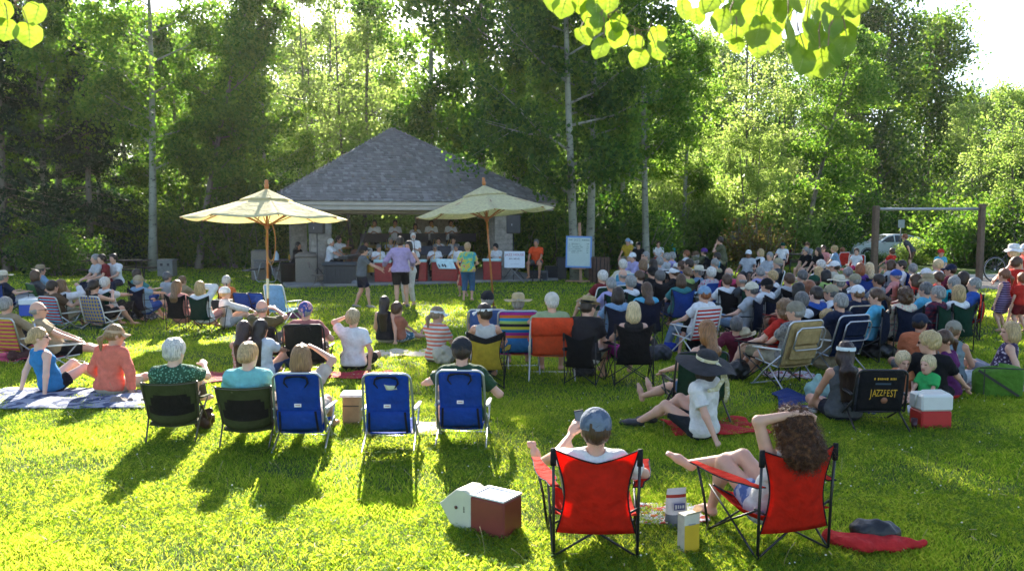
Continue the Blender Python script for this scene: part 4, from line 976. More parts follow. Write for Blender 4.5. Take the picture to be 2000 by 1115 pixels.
    # -------- hair
    hk, hc = hair; hcol = HAIRC.get(hc, hc) if isinstance(hc, str) else hc; hm = hairmat(hcol); base = he((0, -.016, .028), (.088, .108, .106)); face = he((0, .115, -.045), (.088, .085, .105), sub=True); pr = []; cl = []; ro = (.004 * hsc, 70 / hsc, 30 / hsc)
    tl = lambda *p: HR @ Vector(p)
    if hk == 'short': pr = [base, he((0, -.05, -.02), (.078, .068, .06)), face]
    elif hk == 'bald': pr = [he((0, -.03, -.005), (.083, .088, .062)), dict(face)] ; cl = [(hv(0, 0, .035), tl(0, -.3, 1))]
    elif hk == 'bob': pr = [base, he((0, -.035, -.05), (.095, .085, .115)), he((.062, .0, -.06), (.035, .055, .08)), he((-.062, .0, -.06), (.035, .055, .08)), he((0, .115, -.055), (.072, .095, .115), sub=True)]
    elif hk in ('long', 'longer'):
        bk = nb - Fs * (.115 * s) ; ln = .20 if hk == 'long' else .34; e0 = bk - U * ln * s
        pr = [base, he((0, -.04, -.05), (.092, .08, .11)), cap(hv(0, -.07, -.06), bk, .062 * hsc, .06 * hsc, .03)] + [cap(bk + Xs * q * s - U * .01, e0 + Xs * q * .8 * s, .042 * s, .024 * s, .04) for q in (-.055, 0, .055)] + [he((0, .115, -.055), (.074, .095, .115), sub=True)]
    elif hk == 'pony': pr = [base, he((0, -.05, -.01), (.078, .066, .055)), cap(hv(0, -.115, .0), hv(0, -.165, -.06), .022 * hsc, .034 * hsc, .015), cap(hv(0, -.165, -.06), hv(.01, -.15, -.19), .034 * hsc, .012 * hsc, .02), face]
    elif hk == 'bun': pr = [base, he((0, -.05, -.01), (.08, .066, .055)), he((0, -.115, -.02), (.048, .04, .045), .015), face]
    elif hk == 'curly': pr = [he((0, -.02, .03), (.105, .12, .115)), he((0, -.04, -.05), (.11, .09, .09)), he((0, .13, -.05), (.078, .095, .105), sub=True)]; ro = (.011 * hsc, 62 / hsc, 62 / hsc)
    elif hk == 'fluff': pr = [he((0, -.02, .035), (.098, .116, .112)), he((0, -.05, -.02), (.085, .07, .06)), he((0, .115, -.05), (.085, .085, .105), sub=True)]; ro = (.007 * hsc, 75 / hsc, 50 / hsc)
    if hat and hat[0] in ('backcap', 'bandana', 'cap', 'trucker') and hk in ('short', 'fluff', 'curly'): cl = cl + [(hv(0, 0, .05), tl(0, 0, 1))]
    if pr and hk != 'none': 
        ho = solid('hair', pr, min(h, .014), hm, o, 0, cl, rough=ro if h < .018 else None)
        if hi and hk != 'bald' and ho is not None:     # loose strands that catch the sun
            rnd = random.Random(int(abs(loc[0]) * 977) + int(loc[1] * 31)); me = ho.data; vs = [v.co for v in me.vertices]; ns = [v.normal for v in me.vertices]; sb = MB(); big = hk in ('curly', 'fluff')
            for _ in range(520 if big else 300):
                i = rnd.randrange(len(vs)); p, nn = vs[i], ns[i]
                if hat and (p - Hc).dot(HR @ Vector((0, 0, 1))) > .03: continue
                L0 = rnd.uniform(.012, .05) * (1.6 if big else .9); tg = Vector((rnd.gauss(0, 1), rnd.gauss(0, 1), rnd.gauss(-.9, .7))).normalized(); q0 = p - nn * .004; q1 = p + (nn * .45 + tg * .5) * L0; q2 = p + (nn * .35 + tg * 1.2 + Vector((0, 0, -.2))) * L0
                sd_ = nn.cross(tg).normalized() * .0011; sb.add([q0 - sd_, q0 + sd_, q1 + sd_ * .8, q1 - sd_ * .8, q2], [(0, 1, 2, 3), (3, 2, 4)], 0, True)
            sb.build('loose_strands', hm, ho)
    if beard: solid('beard', [he((0, .055, -.085), (.052, .045, .042)), he((0, .035, -.05), (.066, .05, .045)), he((0, .125, -.02), (.05, .05, .075), sub=True)], h, hairmat(HAIRC[beard]), o)
    if hat:
        hat_mesh(hat[0], Hm @ Matrix.Rotation(R(hat[3]) if len(hat) > 3 else 0, 4, 'X'), o, mat_of(hat[1]) , mat_of(hat[2]) if len(hat) > 2 and hat[2] is not None else None)
    if glasses:
        b = MB(); 
        for sx in (-1, 1): b.ball(hv(sx * .033, .095, .005), (.026 * hsc, .007 * hsc, .018 * hsc), 6, 0, HR.to_4x4()); b.tube([hv(sx * .055, .088, .01), hv(sx * .083, .02, .01), hv(sx * .083, -.02, .0)], .0028, 5)
        b.build('sunglasses', plain('dark lens', (.01, .01, .012), .15), o)
    o['_h'] = 0; del o['_h']
    PEO.append((label, tuple(loc), yaw)); o_info[o.name] = dict(Hm=Hm, A=A_, G=G, P0=P0, nb=nb, U=U, X=Xs, F=Fs, loc=Vector(loc), ya=ya, hsc=hsc)
    return o
PEO = []; o_info = {}
def local_pt(o, p):
    i = o_info[o.name]; return i['loc'] + Matrix.Rotation(i['ya'], 3, 'Z') @ Vector(p)
# ================================================================ CHAIRS  (local +y is the way the sitter faces)
BLK = plain('black powder coat', (.012, .012, .014), .4); ALU = plain('aluminium tube', (.55, .56, .58), .32, .85, var=.06); WHT = plain('white enamel', (.74, .72, .66), .4, var=.06); TAN = plain('tan enamel', (.50, .42, .30), .45)
def camp_chair(label, loc, ya, col, s=1.0, sz=1.0, drop=.03, trim=None, back=None, frame=None, group=None, strap=None):
    o = thing('camp_chair', label, 'chair', loc, ya, group); o.scale = (s, s, s * sz); fm = cloth(col, tr=.5, name='chair fabric') if not isinstance(col, bpy.types.Material) else col; frame = frame or BLK
    tm = cloth(trim or (.012, .012, .014), tr=0, name='trim'); bm_ = back or fm
    for sx in (-1, 1):
        b = MB(); b.tube([(sx * .265, -.30, 0), (sx * .268, -.31, .42), (sx * .272, -.335, .86)], .0095, 8); b.build('rear_post', frame, o)
        b = MB(); b.tube([(sx * .30, .24, 0), (sx * .335, .245, .30), (sx * .385, .25, .555)], .0095, 8); b.build('front_post', frame, o)
        b = MB(); b.tube([(sx * .272, -.30, .02), (sx * .285, -.02, .22), (sx * .30, .235, .40)], .0085, 6); b.tube([(sx * .30, .24, .02), (sx * .29, -.02, .21), (sx * .27, -.30, .40)], .0085, 6); b.build('side_leg', frame, o)
        b = MB(); b.sheet(lambda u, v: (sx * (.262 + .125 * v + (u - .5) * (.055 + .055 * sin(pi * min(1, v * 1.15)) * (v > .2))), -.32 + .62 * v, .575 - .012 * sin(pi * v)), 4, 10, 0, .006)
        rim = [(sx * (.262 + .125 * v + (u - .5) * (.06 + .055 * sin(pi * min(1, v * 1.15)) * (v > .2))), -.32 + .62 * v, .574 - .012 * sin(pi * v)) for u, vs in ((0, range(11)), (1, range(10, -1, -1))) for v in [q / 10 for q in vs]]
        b.tube(rim, .0055, 5, 1, closed=True); b.build('armrest', [fm, tm], o)
        b = MB(); b.tube([(sx * .272, -.335, .868), (sx * .2715, -.332, .74)], [.017, .019], 8); b.build('corner_sleeve', tm, o)
    for (y, t) in ((-.31, 1), (.245, -1)):
        for q in (-1, 1): b = MB(); b.tube([(-.28 * q, y, .02), (0, y * .85 + .015 * t * (q < 0), .20), (.28 * q, y * .9, .40)], .0085, 6); b.build('cross_leg', frame, o)
    def hw(v): return .262 - .062 * sin(pi * min(1, max(0, (1 - v) * .92))) ** 1.3
    def bk(u, v):
        x = (u - .5) * 2; z = (.33 - drop) + (.53 + drop) * v - (.095 * (1 - abs(x) ** 1.25)) * v ** 2.2; y = -.30 - .035 * v - .055 * (1 - x * x) * sin(pi * min(.95, v + .05)) - .02 * (1 - x * x)
        return (x * hw(v), y, z)
    b = MB(); b.sheet(bk, 16, 14, 0, .004); g = b; g2 = MB()
    edge = [bk(0, v / 14) for v in range(15)] + [bk(u / 16, 1) for u in range(1, 17)] + [bk(1, v / 14) for v in range(13, -1, -1)]
    g.tube(edge, .006, 5, 1)
    if strap: g2.sheet(lambda u, v: (lambda p: (p[0], p[1] - .008, p[2]))(bk(u, .80 + .2 * v)), 16, 4, 0, .004); sp = g2.build('head_panel', cloth(strap, tr=.1), o)
    g.build('back_sling', [bm_, tm], o)
    b = MB(); b.sheet(lambda u, v: ((u - .5) * .52, -.31 + .55 * v, .40 - (.10 + drop) * sin(pi * min(1, .15 + .8 * (1 - v))) * (1 - (2 * u - 1) ** 2 * .75) - .03 * (1 - v)), 10, 10, 0, .005); b.build('seat', [fm], o)
    return o
def beach_chair(label, loc, ya, col, frame=None, s=1.0, rec=14, top=.84, loop=True, arm=None, group=None, kind='pack', seat_z=.27, width=.50, mesh2=None, tag_=False, straps=False, pouch=False, paper=False):
    o = thing('beach_chair', label, 'chair', loc, ya, group); o.scale = (s, s, s); frame = frame or ALU; fm = cloth(col, tr=.2, name='chair fabric') if not isinstance(col, bpy.types.Material) else col; arm = arm or WHT
    W = width / 2 + .012; r = R(rec); L = (top - seat_z) / cos(r); B = lambda x, t, n=0: Vector((x, -.20 - L * t * sin(r) - n * cos(r), seat_z + L * t * cos(r) - n * sin(r)))   # n outwards behind
    ex = .045; rr = .07; b = MB(); pts = [B(-W - .012, 0.02), B(-W - .010, .55), B(-W, 1 - rr / L)]
    for k in range(1, 7): a = k / 6 * pi / 2; pts.append(B(-W + rr * (1 - cos(a)), 1 - rr / L * (1 - sin(a))))
    pts += [Vector((-p.x, p.y, p.z)) for p in reversed(pts)]; b.tube(pts, .0125, 10); b.build('back_frame', frame, o)
    iw = W - (.022 if loop else .004)
    def bk(u, v):
        x = (u - .5) * 2; t = .02 + v * (.985 if loop else .95); sg = .035 * (1 - x * x) * sin(pi * v) ; return B(x * iw * (1 if v < .93 else 1 - (v - .93) * .8), t, sg + .006)
    b = MB(); b.sheet(bk, 12, 14, 0, .008); b.build('back_panel', [fm], o)
    if kind == 'pack':
        dk = cloth((.010, .012, .016), tr=0, name='strap webbing')
        b = MB(); b.sheet(lambda u, v: B((u - .5) * 2 * iw * .99, .06 + .34 * v, .042 + .03 * sin(pi * v)), 10, 6, 0, .01); pm = b.build('pouch', [fm if mesh2 is None else cloth(mesh2, tr=0)], o)
        for sx in (-1, 1): b = MB(); b.bar(B(sx * iw * .88, .06, .075), B(sx * iw * .82, .42, .085), .022, .006, up=(0, 1, 0)); b.build('strap', dk, o)
        if straps:
            b = MB()
            for sx in (-1, 1): b.tube([B(sx * .05, .96, .02), B(sx * .11, .95, .05), B(sx * .12, .88, .055), B(sx * .085, .80, .05)], [.012, .012, .011, .006], 6)
            b.tube([B(-.10, .965, .03), B(0, .975, .04), B(.10, .965, .03)], .010, 6); b.build('carry_strap', dk, o)
        if tag_: b = MB(); b.bar(B(-.035, .50, .052), B(.035, .50, .052), .004, .035, up=(0, 0, 1)); b.bar(B(-.024, .505, .056), B(.024, .505, .056), .003, .007, 1, up=(0, 0, 1)); b.build('care_tag', [plain('white tag', (.75, .75, .7), .6), plain('tag print', (.45, .12, .08), .6)], o)
        if paper: b = MB(); b.sheet(lambda u, v: B(.0 + .11 * u - .02 * v, .78 + .09 * v * (1 - .3 * u), .06 + .01 * sin(5 * u)), 4, 3, 0, .002); b.build('paper_leaflet', plain('paper', (.62, .62, .42), .8), o)
    if pouch:
        b = MB(); b.box(None, (iw * 1.5, .07, .22), M=Matrix.Translation(B(0, .72, .07)) @ Matrix.Rotation(r, 4, 'X'), bev=.02); b.box(None, (iw * 1.6, .06, .2), M=Matrix.Translation(B(0, .36, .07)) @ Matrix.Rotation(r, 4, 'X'), bev=.02); b.build('pouch', [fm], o)
        b = MB(); rr2 = [B(-iw * .9, .50, .115), B(-iw * .9, .85, .115), B(-iw * .7, .93, .115), B(iw * .7, .93, .115), B(iw * .9, .85, .115), B(iw * .9, .5, .115), B(iw * .7, .45, .115), B(-iw * .7, .45, .115)]; b.tube(rr2, .011, 8, closed=True); b.build('pouch_frame', frame, o)
    b = MB(); b.sheet(lambda u, v: ((u - .5) * 2 * (W - .02), -.20 + .44 * v, seat_z + .055 * v - .035 * sin(pi * u) * sin(pi * (v * .8 + .1))), 8, 8, 0, .006); b.build('seat', [fm], o)
    za = seat_z + .21
    for sx in (-1, 1):
        xo = sx * (W + .022); b = MB(); b.tube([(xo * .97, -.02, seat_z + .0), (xo, -.34, .012), (xo, -.37, .01)], .011, 8)
        b.build('rear_leg', frame, o)
        b = MB(); pA = B(sx * (W + .008), .30); b.tube([(xo, pA.y, pA.z - .02), (xo * 1.0, .05, seat_z - .08), (xo * 1.0, .27, .012), (xo, .31, .01)], .0115, 8); b.tube([(xo * .96, -.2, seat_z), (xo * .96, .24, seat_z + .055)], .011, 8); b.build('front_leg', frame, o)
        b = MB(); b.tube([(xo, .20, za), (xo, .04, seat_z + .02)], .010, 8); b.build('arm_support', frame, o)
        b = MB(); pB = B(sx * (W + .006), .40); b.sheet(lambda u, v: (xo + (u - .5) * (.036 + .02 * sin(pi * v)), pB.y + .02 + (.26 - pB.y) * v, pB.z + (za + .01 - pB.z) * v + .006 * cos((u - .5) * 3)), 4, 8, 0, .016); b.build('armrest', arm, o)
    for y in (.29,): b = MB(); b.tube([(-W - .022, y, .014), (W + .022, y, .014)], .0105, 8); b.build('ground_bar', frame, o)
    return o
def sling_chair(label, loc, ya, col=(.055, .065, .022), group=None, s=1.0):
    """low chair: curved solid upper band, dark mesh middle, thin splayed legs"""
    o = thing('lawn_chair', label, 'chair', loc, ya, group); o.scale = (s, s, s); fm = cloth(col, tr=.12, name='olive fabric'); mm = cloth((.022, .018, .016), tr=.3, name='dark mesh'); fr = plain('bronze tube', (.10, .085, .06), .4, .4)
    def bk(u, v):
        x = (u - .5) * 2; w_ = .235 + .025 * v; t = v; zb = .17 + .45 * t + .05 * (abs(x) ** 2.5) * (1 - t) - .012 * (1 - x * x) * t; return (x * w_, -.20 - .17 * t - .075 * (1 - x * x) * (1 - .5 * t), zb)
    rows = 14; b = MB(); b.sheet(bk, 16, rows, 0, .006); nq = 16 * rows
    for i, f in enumerate(b.f):
        c = sum((Vector(b.v[q]) for q in f), Vector()) / 4; z = (c.z - .20) / .42
        if .18 < z < .66 and abs(c.x) < .20: b.m[i] = 1
    b.build('back_sling', [fm, mm], o)
    b = MB(); b.tube([bk(0, v / 10) for v in range(11)], .011, 7); b.tube([bk(1, v / 10) for v in range(11)], .011, 7)
    b.tube([(x, y - .012, z + .004) for x, y, z in [bk(u / 12, .96) for u in range(13)]], .006, 6); b.build('back_frame', fr, o)
    b = MB(); b.sheet(lambda u, v: ((u - .5) * .46, -.24 + .46 * v, .17 + .09 * v - .03 * sin(pi * u)), 8, 6, 0, .006); b.build('seat', fm, o)
    for sx in (-1, 1):
        b = MB(); b.tube([(sx * .25, .20, .34), (sx * .245, -.18, .22), (sx * .23, -.40, .0)], .009, 7); b.build('rear_leg', fr, o)
        b = MB(); b.tube([(sx * .25, -.26, .42), (sx * .26, .02, .20), (sx * .25, .24, .0)], .010, 7); b.build('front_leg', fr, o)
        b = MB(); b.sheet(lambda u, v: (sx * .268 + (u - .5) * .04, -.28 + .50 * v, .44 - .07 * v), 3, 5, 0, .014); b.build('armrest', fm, o)
    return o
def seat_under(o, ck, label, **kw):
    i = o_info[o.name]; f = {'camp': camp_chair, 'beach': beach_chair, 'sling': sling_chair}[ck]; return f(label, i['loc'] + Matrix.Rotation(i['ya'], 3, 'Z') @ Vector(kw.pop('off', (0, 0, 0))), i['ya'], **kw)
# ================================================================ FRONT FIGURES
tan14 = math.tan(R(14))
RED = (.74, .026, .008); BLUE = (.006, .060, .33)
def beside(px, py, dx=0, dy=0): p = at_z(px, py); return Vector((p.x + dx, p.y + dy, 0))
# --- the two red chairs
l1 = at_z(1166, 1092); l1 = Vector((l1.x, l1.y + .31, 0)); y1 = -2
camp_chair('red camp chair in the foreground under the man in a denim cap', l1, R(y1), RED, s=1.04, sz=.84, drop=.12)
m1 = person('man in faded denim cap and white shirt holding a phone in the foreground', pose='low', loc=l1, yaw=y1, H=1.68, hair=('short', 'brown'), hat=('backcap', cloth((.09, .12, .17), 'patch', (.16, .19, .24), 0)), top=('tee', (.80, .78, .74)), bot=('shorts', (.30, .31, .20)),
       hz=.27, lean=27, hs=1.06, feet=((-.36, .46, .42), (-.05, .62, .09)), toes=((-.35, .2, 1), (0, 1, -.1)), hands=((-.15, .20, .70), (.31, .14, .50)), apole=((-1, -.3, -.6), (1, -.4, -.5)), look=(2, -6), curl=1.1, hdir=((.5, .5, .9), None), vox=.0085)
l2 = at_z(1546, 1090); l2 = Vector((l2.x - .07, l2.y + .33, 0)); y2 = 17
camp_chair('red camp chair in the foreground under the curly haired woman', l2, R(y2), RED, s=1.04, sz=.84, drop=.12)
m2 = person('woman with long curly brown hair and bare crossed legs in the foreground', pose='low', loc=l2, yaw=y2, H=1.72, hair=('none', 'brown'), top=('tank', (.72, .70, .68)), bot=('short', cloth((.10, .17, .42), 'patch', (.45, .48, .62), .1, 1.5)),
       hz=.27, lean=26, hs=1.0, feet=((-.16, .46, .10), (-.26, .58, .40)), toes=((0, 1, -.1), (-.55, .8, .35)), hands=((-.03, -.34, .98), (.27, .15, .48)), apole=((-1, .5, .5), (1, -.4, -.5)), hdir=((.9, -.1, .0), None), look=(-6, -4), curl=.9, vox=.0085)
def big_curls(o):
    i = o_info[o.name]; Hm, hsc = i['Hm'], i['hsc']; c = i['Hm'].translation; Up = i['U']; nb = i['nb']; rnd = random.Random(8)
    pr = [ell(c + Vector((0, -.03, .02)), (.115, .13, .125)), ell(c + Vector((.02, -.07, -.09)), (.15, .115, .13), k=.05), ell(nb + Vector((.02, -.10, .0)), (.15, .09, .09), k=.05), ell(c + Vector((0, .13, -.06)), (.085, .10, .12), sub=True)]
    m, nt, b = _nt('auburn curls'); v = coords(nt, (20, 20, 20)); n = noise(nt, v, 1.5, 5, .7)
    cc = ramp(nt, n, [(.30, (.022, .008, .004)), (.5, (.095, .034, .013)), (.70, (.34, .14, .045))]); nt.links.new(cc, b.inputs['Base Color']); b.inputs['Roughness'].default_value = .4; bump(nt, b, n, 1, .02); translucent(nt, b, cc, .32)
    h = solid('hair', pr, .009, m, o, rough=(.014, 46, 40)); vs = [q.co.copy() for q in h.data.vertices]; ns = [q.normal.copy() for q in h.data.vertices]; sb = MB()
    for _ in range(1700):
        k = rnd.randrange(len(vs)); p, nn = vs[k], ns[k]; t = Vector((rnd.gauss(0, 1), rnd.gauss(0, 1), rnd.gauss(-1.2, .6))); t = (t - nn * t.dot(nn)).normalized(); sd = nn.cross(t); L = rnd.uniform(.04, .10); pts = []; ph = rnd.uniform(0, 6)
        for q in range(7):
            f = q / 6; pts.append(p - nn * .005 + t * L * f + nn * (.006 + .012 * sin(f * 9 + ph) + .012 * f) + sd * .012 * cos(f * 9 + ph))
        w = [sd * .0016 * (1 - .8 * q / 6) + nn * .0006 for q in range(7)]; V = []
        for q in range(7): V += [pts[q] - w[q], pts[q] + w[q]]
        sb.add(V, [(2 * q, 2 * q + 1, 2 * q + 3, 2 * q + 2) for q in range(6)], 0, True)
    sb.build('loose_curls', m, h)
big_curls(m2)
# phone in the left hand of the man
def phone(o):
    i = o_info[o.name]; S, e, wv, sd = i['A'][0]; p = wv + Vector((.07, .07, .10)); b = MB(); M = Matrix.Translation(p) @ Matrix.Rotation(R(-10), 4, 'Z') @ Matrix.Rotation(R(-20), 4, 'X') @ Matrix.Rotation(R(-12), 4, 'Y')
    b.box(None, (.07, .009, .14), M=M, bev=.003); b.box(None, (.062, .001, .115), M=M @ Matrix.Translation((0, -.0052, 0)), m=1)
    q = b.build('phone', [BLK, plain('phone screen', (.10, .12, .13), .12)]); q.location = i['loc']; q.rotation_euler = (0, 0, i['ya']); tag(q, 'black mobile phone held up in the left hand of the man in the denim cap', 'phone')
phone(m1)
# --- front row left: two olive chairs, three blue chairs
def row(px, py, yaw): p = at_z(px, py); return Vector((p.x, p.y + .36, 0)), yaw
la, ya_ = row(322, 866, 10); sling_chair('olive sling chair under the white haired woman in the green patterned top', la, R(ya_), s=1.02)
person('white haired woman in green patterned top at the left of the front row', pose='low', loc=la, yaw=ya_, H=1.66, hair=('fluff', 'white'), top=('tee', cloth((.03, .09, .05), 'floral', (.16, .36, .24), .05, 1.7)), bot=('pants', (.10, .085, .07)), hz=.28, lean=16, feet=((-.12, .62, .08), (.16, .40, .32)), toes=((0, 1, -.1), (.5, .8, -.1)), hands=((-.16, .26, .50), (.22, .26, .68)), look=(-28, -8), w=1.12, sk=2)
lb, yb = row(472, 878, 5); sling_chair('olive sling chair under the woman in the turquoise shirt', lb, R(yb), s=1.02)
person('woman in turquoise shirt with her blond hair in a bun', pose='low', loc=lb + Vector((0, .02, 0)), yaw=yb, H=1.68, hair=('bun', 'blond'), top=('tee', (.22, .58, .56)), bot=('shorts', (.55, .50, .42)), hz=.28, lean=17, hands=((-.20, .24, .50), (.24, .24, .46)), look=(-18, -6), w=1.15, sk=2)
lc, yc = row(580, 886, 1); beach_chair('blue backpack chair under the woman with raised right arm', lc, R(yc), BLUE, tag_=True, straps=True, top=.82, seat_z=.18, width=.46, s=.95)
person('light brown haired woman with her right elbow raised in a blue chair', pose='low', loc=lc, yaw=yc, H=1.64, hair=('bob', (.30, .16, .06)), top=('tee', (.62, .50, .40)), bot=('shorts', (.55, .50, .44)), hz=.28, lean=14, hands=((-.22, .22, .40), (.10, .10, .94)), apole=((-1, -.4, -.5), (1, .15, .35)), hdir=(None, (-.8, -.1, .5)), look=(-6, -4))
ld, yd = row(756, 888, 0); beach_chair('empty blue backpack chair with a paper tucked in its strap', ld, R(yd), BLUE, tag_=True, straps=True, top=.82, seat_z=.18, width=.46, s=.95, paper=True)
le, ye = row(902, 878, -3); beach_chair('blue backpack chair under the man in the black cap', le, R(ye), BLUE, tag_=True, straps=True, top=.82, seat_z=.18, width=.46, s=.95)
person('man in black cap and dark green shirt with one bare leg crossed', pose='low', loc=le, yaw=ye, H=1.80, hair=('short', 'dark'), hat=('backcap', (.025, .028, .035)), top=('tee', (.03, .075, .035)), bot=('shorts', (.30, .26, .18)), hz=.28, lean=13, feet=((-.32, .50, .10), (-.36, .46, .52)), toes=((0, 1, 0), (-.7, .6, -.3)), hands=((-.34, .30, .62), (.36, .12, .46)), look=(2, -6), w=1.05)
# --- woman in the big hat on a red towel
p5 = beside(1372, 866, 0, .22)
person('woman in wide dark sun hat and white top on a red towel', pose='gback', loc=p5, yaw=46, H=1.72, hair=('bob', 'dark'), top=('tee', (.80, .77, .72)), bot=('shorts', (.018, .022, .028)), shoes=(.02, .02, .025), hat=('floppy', cloth((.035, .035, .038), tr=.05), cloth((.62, .56, .32), 'floral', (.75, .72, .55), .1), 8), lean=4, feet=((-.10, .66, .08), (.10, .62, .09)), hands=((-.22, -.36, .04), (.10, .46, .18)), apole=((-1, -.2, .2), (1, -.3, .3)), look=(-8, 4), roll=-3)
# --- woman with headband, family group at right
p6 = beside(1652, 830, .05, .25)
person('woman with very long dark hair, white headband and grey vest top', pose='indian', loc=p6, yaw=-6, H=1.70, hair=('longer', (.035, .016, .010)), top=('tank', (.085, .09, .095)), bot=('short', (.02, .02, .03)), hat=('band', (.70, .78, .78)), sk=1, look=(-28, -4), lean=2, hands=((-.26, .22, .14), (.26, .22, .2)))
p7 = beside(1822, 792, .05, .12)
person('blond person in black shirt and sunglasses beside the red and white cooler', pose='legs', loc=p7, yaw=-42, H=1.70, hair=('fluff', (.50, .36, .16)), top=('tee', (.010, .010, .012)), bot=('pants', (.012, .012, .016)), shoes=(.015, .015, .017), glasses=True, look=(98, -4), hands=((-.36, -.10, .16), (.30, .26, .22)), lean=8, w=1.1)
p8 = beside(1767, 770)
person('toddler with white blond hair and orange shirt facing the camera', px=1765, py=706, pose='indian', yaw=165, H=.95, child=True, hair=('fluff', 'pblond'), top=('tee', (.62, .22, .09)), bot=('short', (.5, .2, .1)), look=(10, -10))
person('small child in green shirt half hidden beside the blond person in black', px=1812, py=712, pose='indian', yaw=120, H=.95, child=True, hair=('short', 'pblond'), top=('tee', (.05, .45, .12)), bot=('short', (.1, .1, .3)))
person('man in navy cap and orange shirt sitting on the grass', px=1798, py=630, pose='indian', yaw=-15, H=1.76, sk=1, hair=('short', 'dark'), hat=('cap', (.02, .03, .055)), top=('tee', (.55, .16, .07)), bot=('shorts', (.2, .2, .2)), look=(-42, 0), lean=-4, w=1.08)
person('woman in tan cap and grey vest top with bare shoulders', px=1863, py=645, pose='indian', yaw=-38, H=1.68, sk=1, hair=('short', 'lbrown'), hat=('cap', (.30, .27, .21)), top=('tank', (.20, .25, .27)), bot=('pants', (.75, .76, .80)), look=(-15, -5))
person('woman in purple top with sunglasses on her brown hair', px=1842, py=665, pose='indian', yaw=30, H=1.66, sk=1, hair=('pony', 'brown'), top=('tank', (.13, .025, .12)), bot=('shorts', (.55, .03, .03)), look=(75, -12), glasses=True)
person('blond woman in flowery top sitting at the right edge of the picture', px=1973, py=648, pose='gback', yaw=60, H=1.68, sk=0, hair=('bob', 'blond'), top=('tank', cloth((.06, .04, .09), 'floral', (.50, .42, .50), .05)), bot=('shorts', (.3, .3, .35)), look=(20, -4))
# --- left pair on the blanket
pa = beside(100, 768, .02, .10)
person('blond woman in aqua and blue vest top leaning back on both hands', pose='gback', loc=pa, yaw=-32, H=1.68, hair=('bun', 'blond'), top=('tank', (.03, .22, .50)), bot=('short', (.015, .015, .02)), look=(-38, 2), hands=((-.30, -.30, .04), (.26, -.30, .04)), lean=18, sk=2, glasses=True)
pb = beside(212, 772, .0, .12)
person('light brown haired woman in coral shirt sitting cross legged on the blanket', pose='indian', loc=pb, yaw=-8, H=1.70, hair=('pony', (.30, .17, .07)), hat=('visor', (.55, .38, .25)), top=('long', (.78, .20, .13)), bot=('shorts', (.5, .45, .35)), look=(-40, -8), hands=((-.22, .15, .15), (.30, -.06, .06)), roll=4)
# --- two dark haired girls, blond in white, flag bandana, striped shirt ...
person('girl with long dark brown hair and pink flowered blouse', px=477, py=645, pose='ground', yaw=-8, H=1.60, hair=('longer', (.05, .022, .016)), top=('tank', cloth((.62, .42, .38), 'floral', (.62, .12, .10), .15)), bot=('pants', (.05, .09, .20)), sk=1, look=(-5, -6))
person('girl with long black hair and white blouse beside the girl in pink', px=510, py=642, pose='ground', yaw=-14, H=1.62, hair=('longer', 'dark'), top=('tee', (.62, .66, .72)), bot=('pants', (.03, .06, .16)), sk=1, look=(-12, -4))
o = person('man in stars and stripes bandana in a black camp chair', px=597, py=606, pose='low', hz=.26, lean=9, yaw=0, H=1.78, hair=('short', 'grey'), hat=('bandana', cloth((.05, .07, .25), 'patch', (.62, .30, .30), 0, 2.2)), top=('tee', (.45, .16, .14)), bot=('shorts', (.2, .2, .2)), w=1.1)
seat_under(o, 'beach', 'tall black folding chair under the man in the bandana', col=(.014, .016, .014), frame=BLK, top=.74, seat_z=.17, width=.56, arm=BLK, rec=10, straps=True, kind='pack')
person('blond woman in white T-shirt with one hand raised to her brow', px=690, py=622, pose='indian', yaw=-6, H=1.70, hair=('fluff', (.46, .34, .18)), top=('tee', (.80, .80, .80)), bot=('shorts', (.035, .03, .028)), look=(-4, 0), hands=((-.14, .16, .78), (.26, -.12, .06)), apole=((-1, .2, .3), (1, -.3, -.4)), lean=2)
person('bald man with hands raised to his face behind the left umbrella pole', px=512, py=602, pose='low', hz=.22, yaw=-4, H=1.74, hair=('bald', 'grey'), top=('tee', (.10, .09, .04)), bot=('shorts', (.1, .1, .1)), hands=((-.09, .16, .80), (.09, .16, .80)), apole=((-1, .2, -.2), (1, .2, -.2)), glasses=True)
o = list(PEO)[-1]
beach_chair('black low chair under the bald man by the umbrella pole', Vector(o[1]), R(o[2]), (.02, .02, .022), frame=BLK, arm=BLK, top=.60, seat_z=.13, s=.95)
person('girl with long dark hair in black vest top sitting near the dancers', px=752, py=592, pose='gback', yaw=-12, H=1.60, hair=('longer', 'dark'), top=('tank', (.012, .014, .022)), bot=('shorts', (.50, .46, .38)), look=(-10, 4), hands=((-.18, .1, .1), (.24, -.22, .04)), lean=6)
person('child in blue patterned shorts leaning against the dark haired girl', px=776, py=604, pose='legs', yaw=-40, H=1.25, child=True, hair=('short', 'brown'), top=('tee', (.42, .16, .10)), bot=('shorts', cloth((.06, .16, .22), 'patch', (.5, .55, .6), .1, 1.5)))
person('woman in orange and white striped shirt and white visor with a ponytail', px=855, py=615, pose='indian', yaw=-32, H=1.68, hair=('pony', (.28, .20, .12)), hat=('visor', (.80, .80, .80)), top=('tee', cloth((.72, .70, .66), 'stripe', (.72, .20, .12), .12)), bot=('shorts', (.20, .18, .14)), look=(-22, -6), lean=2)
o = person('man in black cap and patterned shirt in a faded blue chair', px=952, py=585, pose='low', yaw=2, H=1.74, hair=('short', 'grey'), hat=('backcap', (.02, .02, .025)), top=('tee', cloth((.16, .15, .10), 'floral', (.05, .05, .04), .05)), bot=('shorts', (.2, .2, .18)))
seat_under(o, 'beach', 'faded blue high backed chair under the man in the black cap', col=(.06, .13, .34), top=.90, width=.56, seat_z=.27, kind='plain')
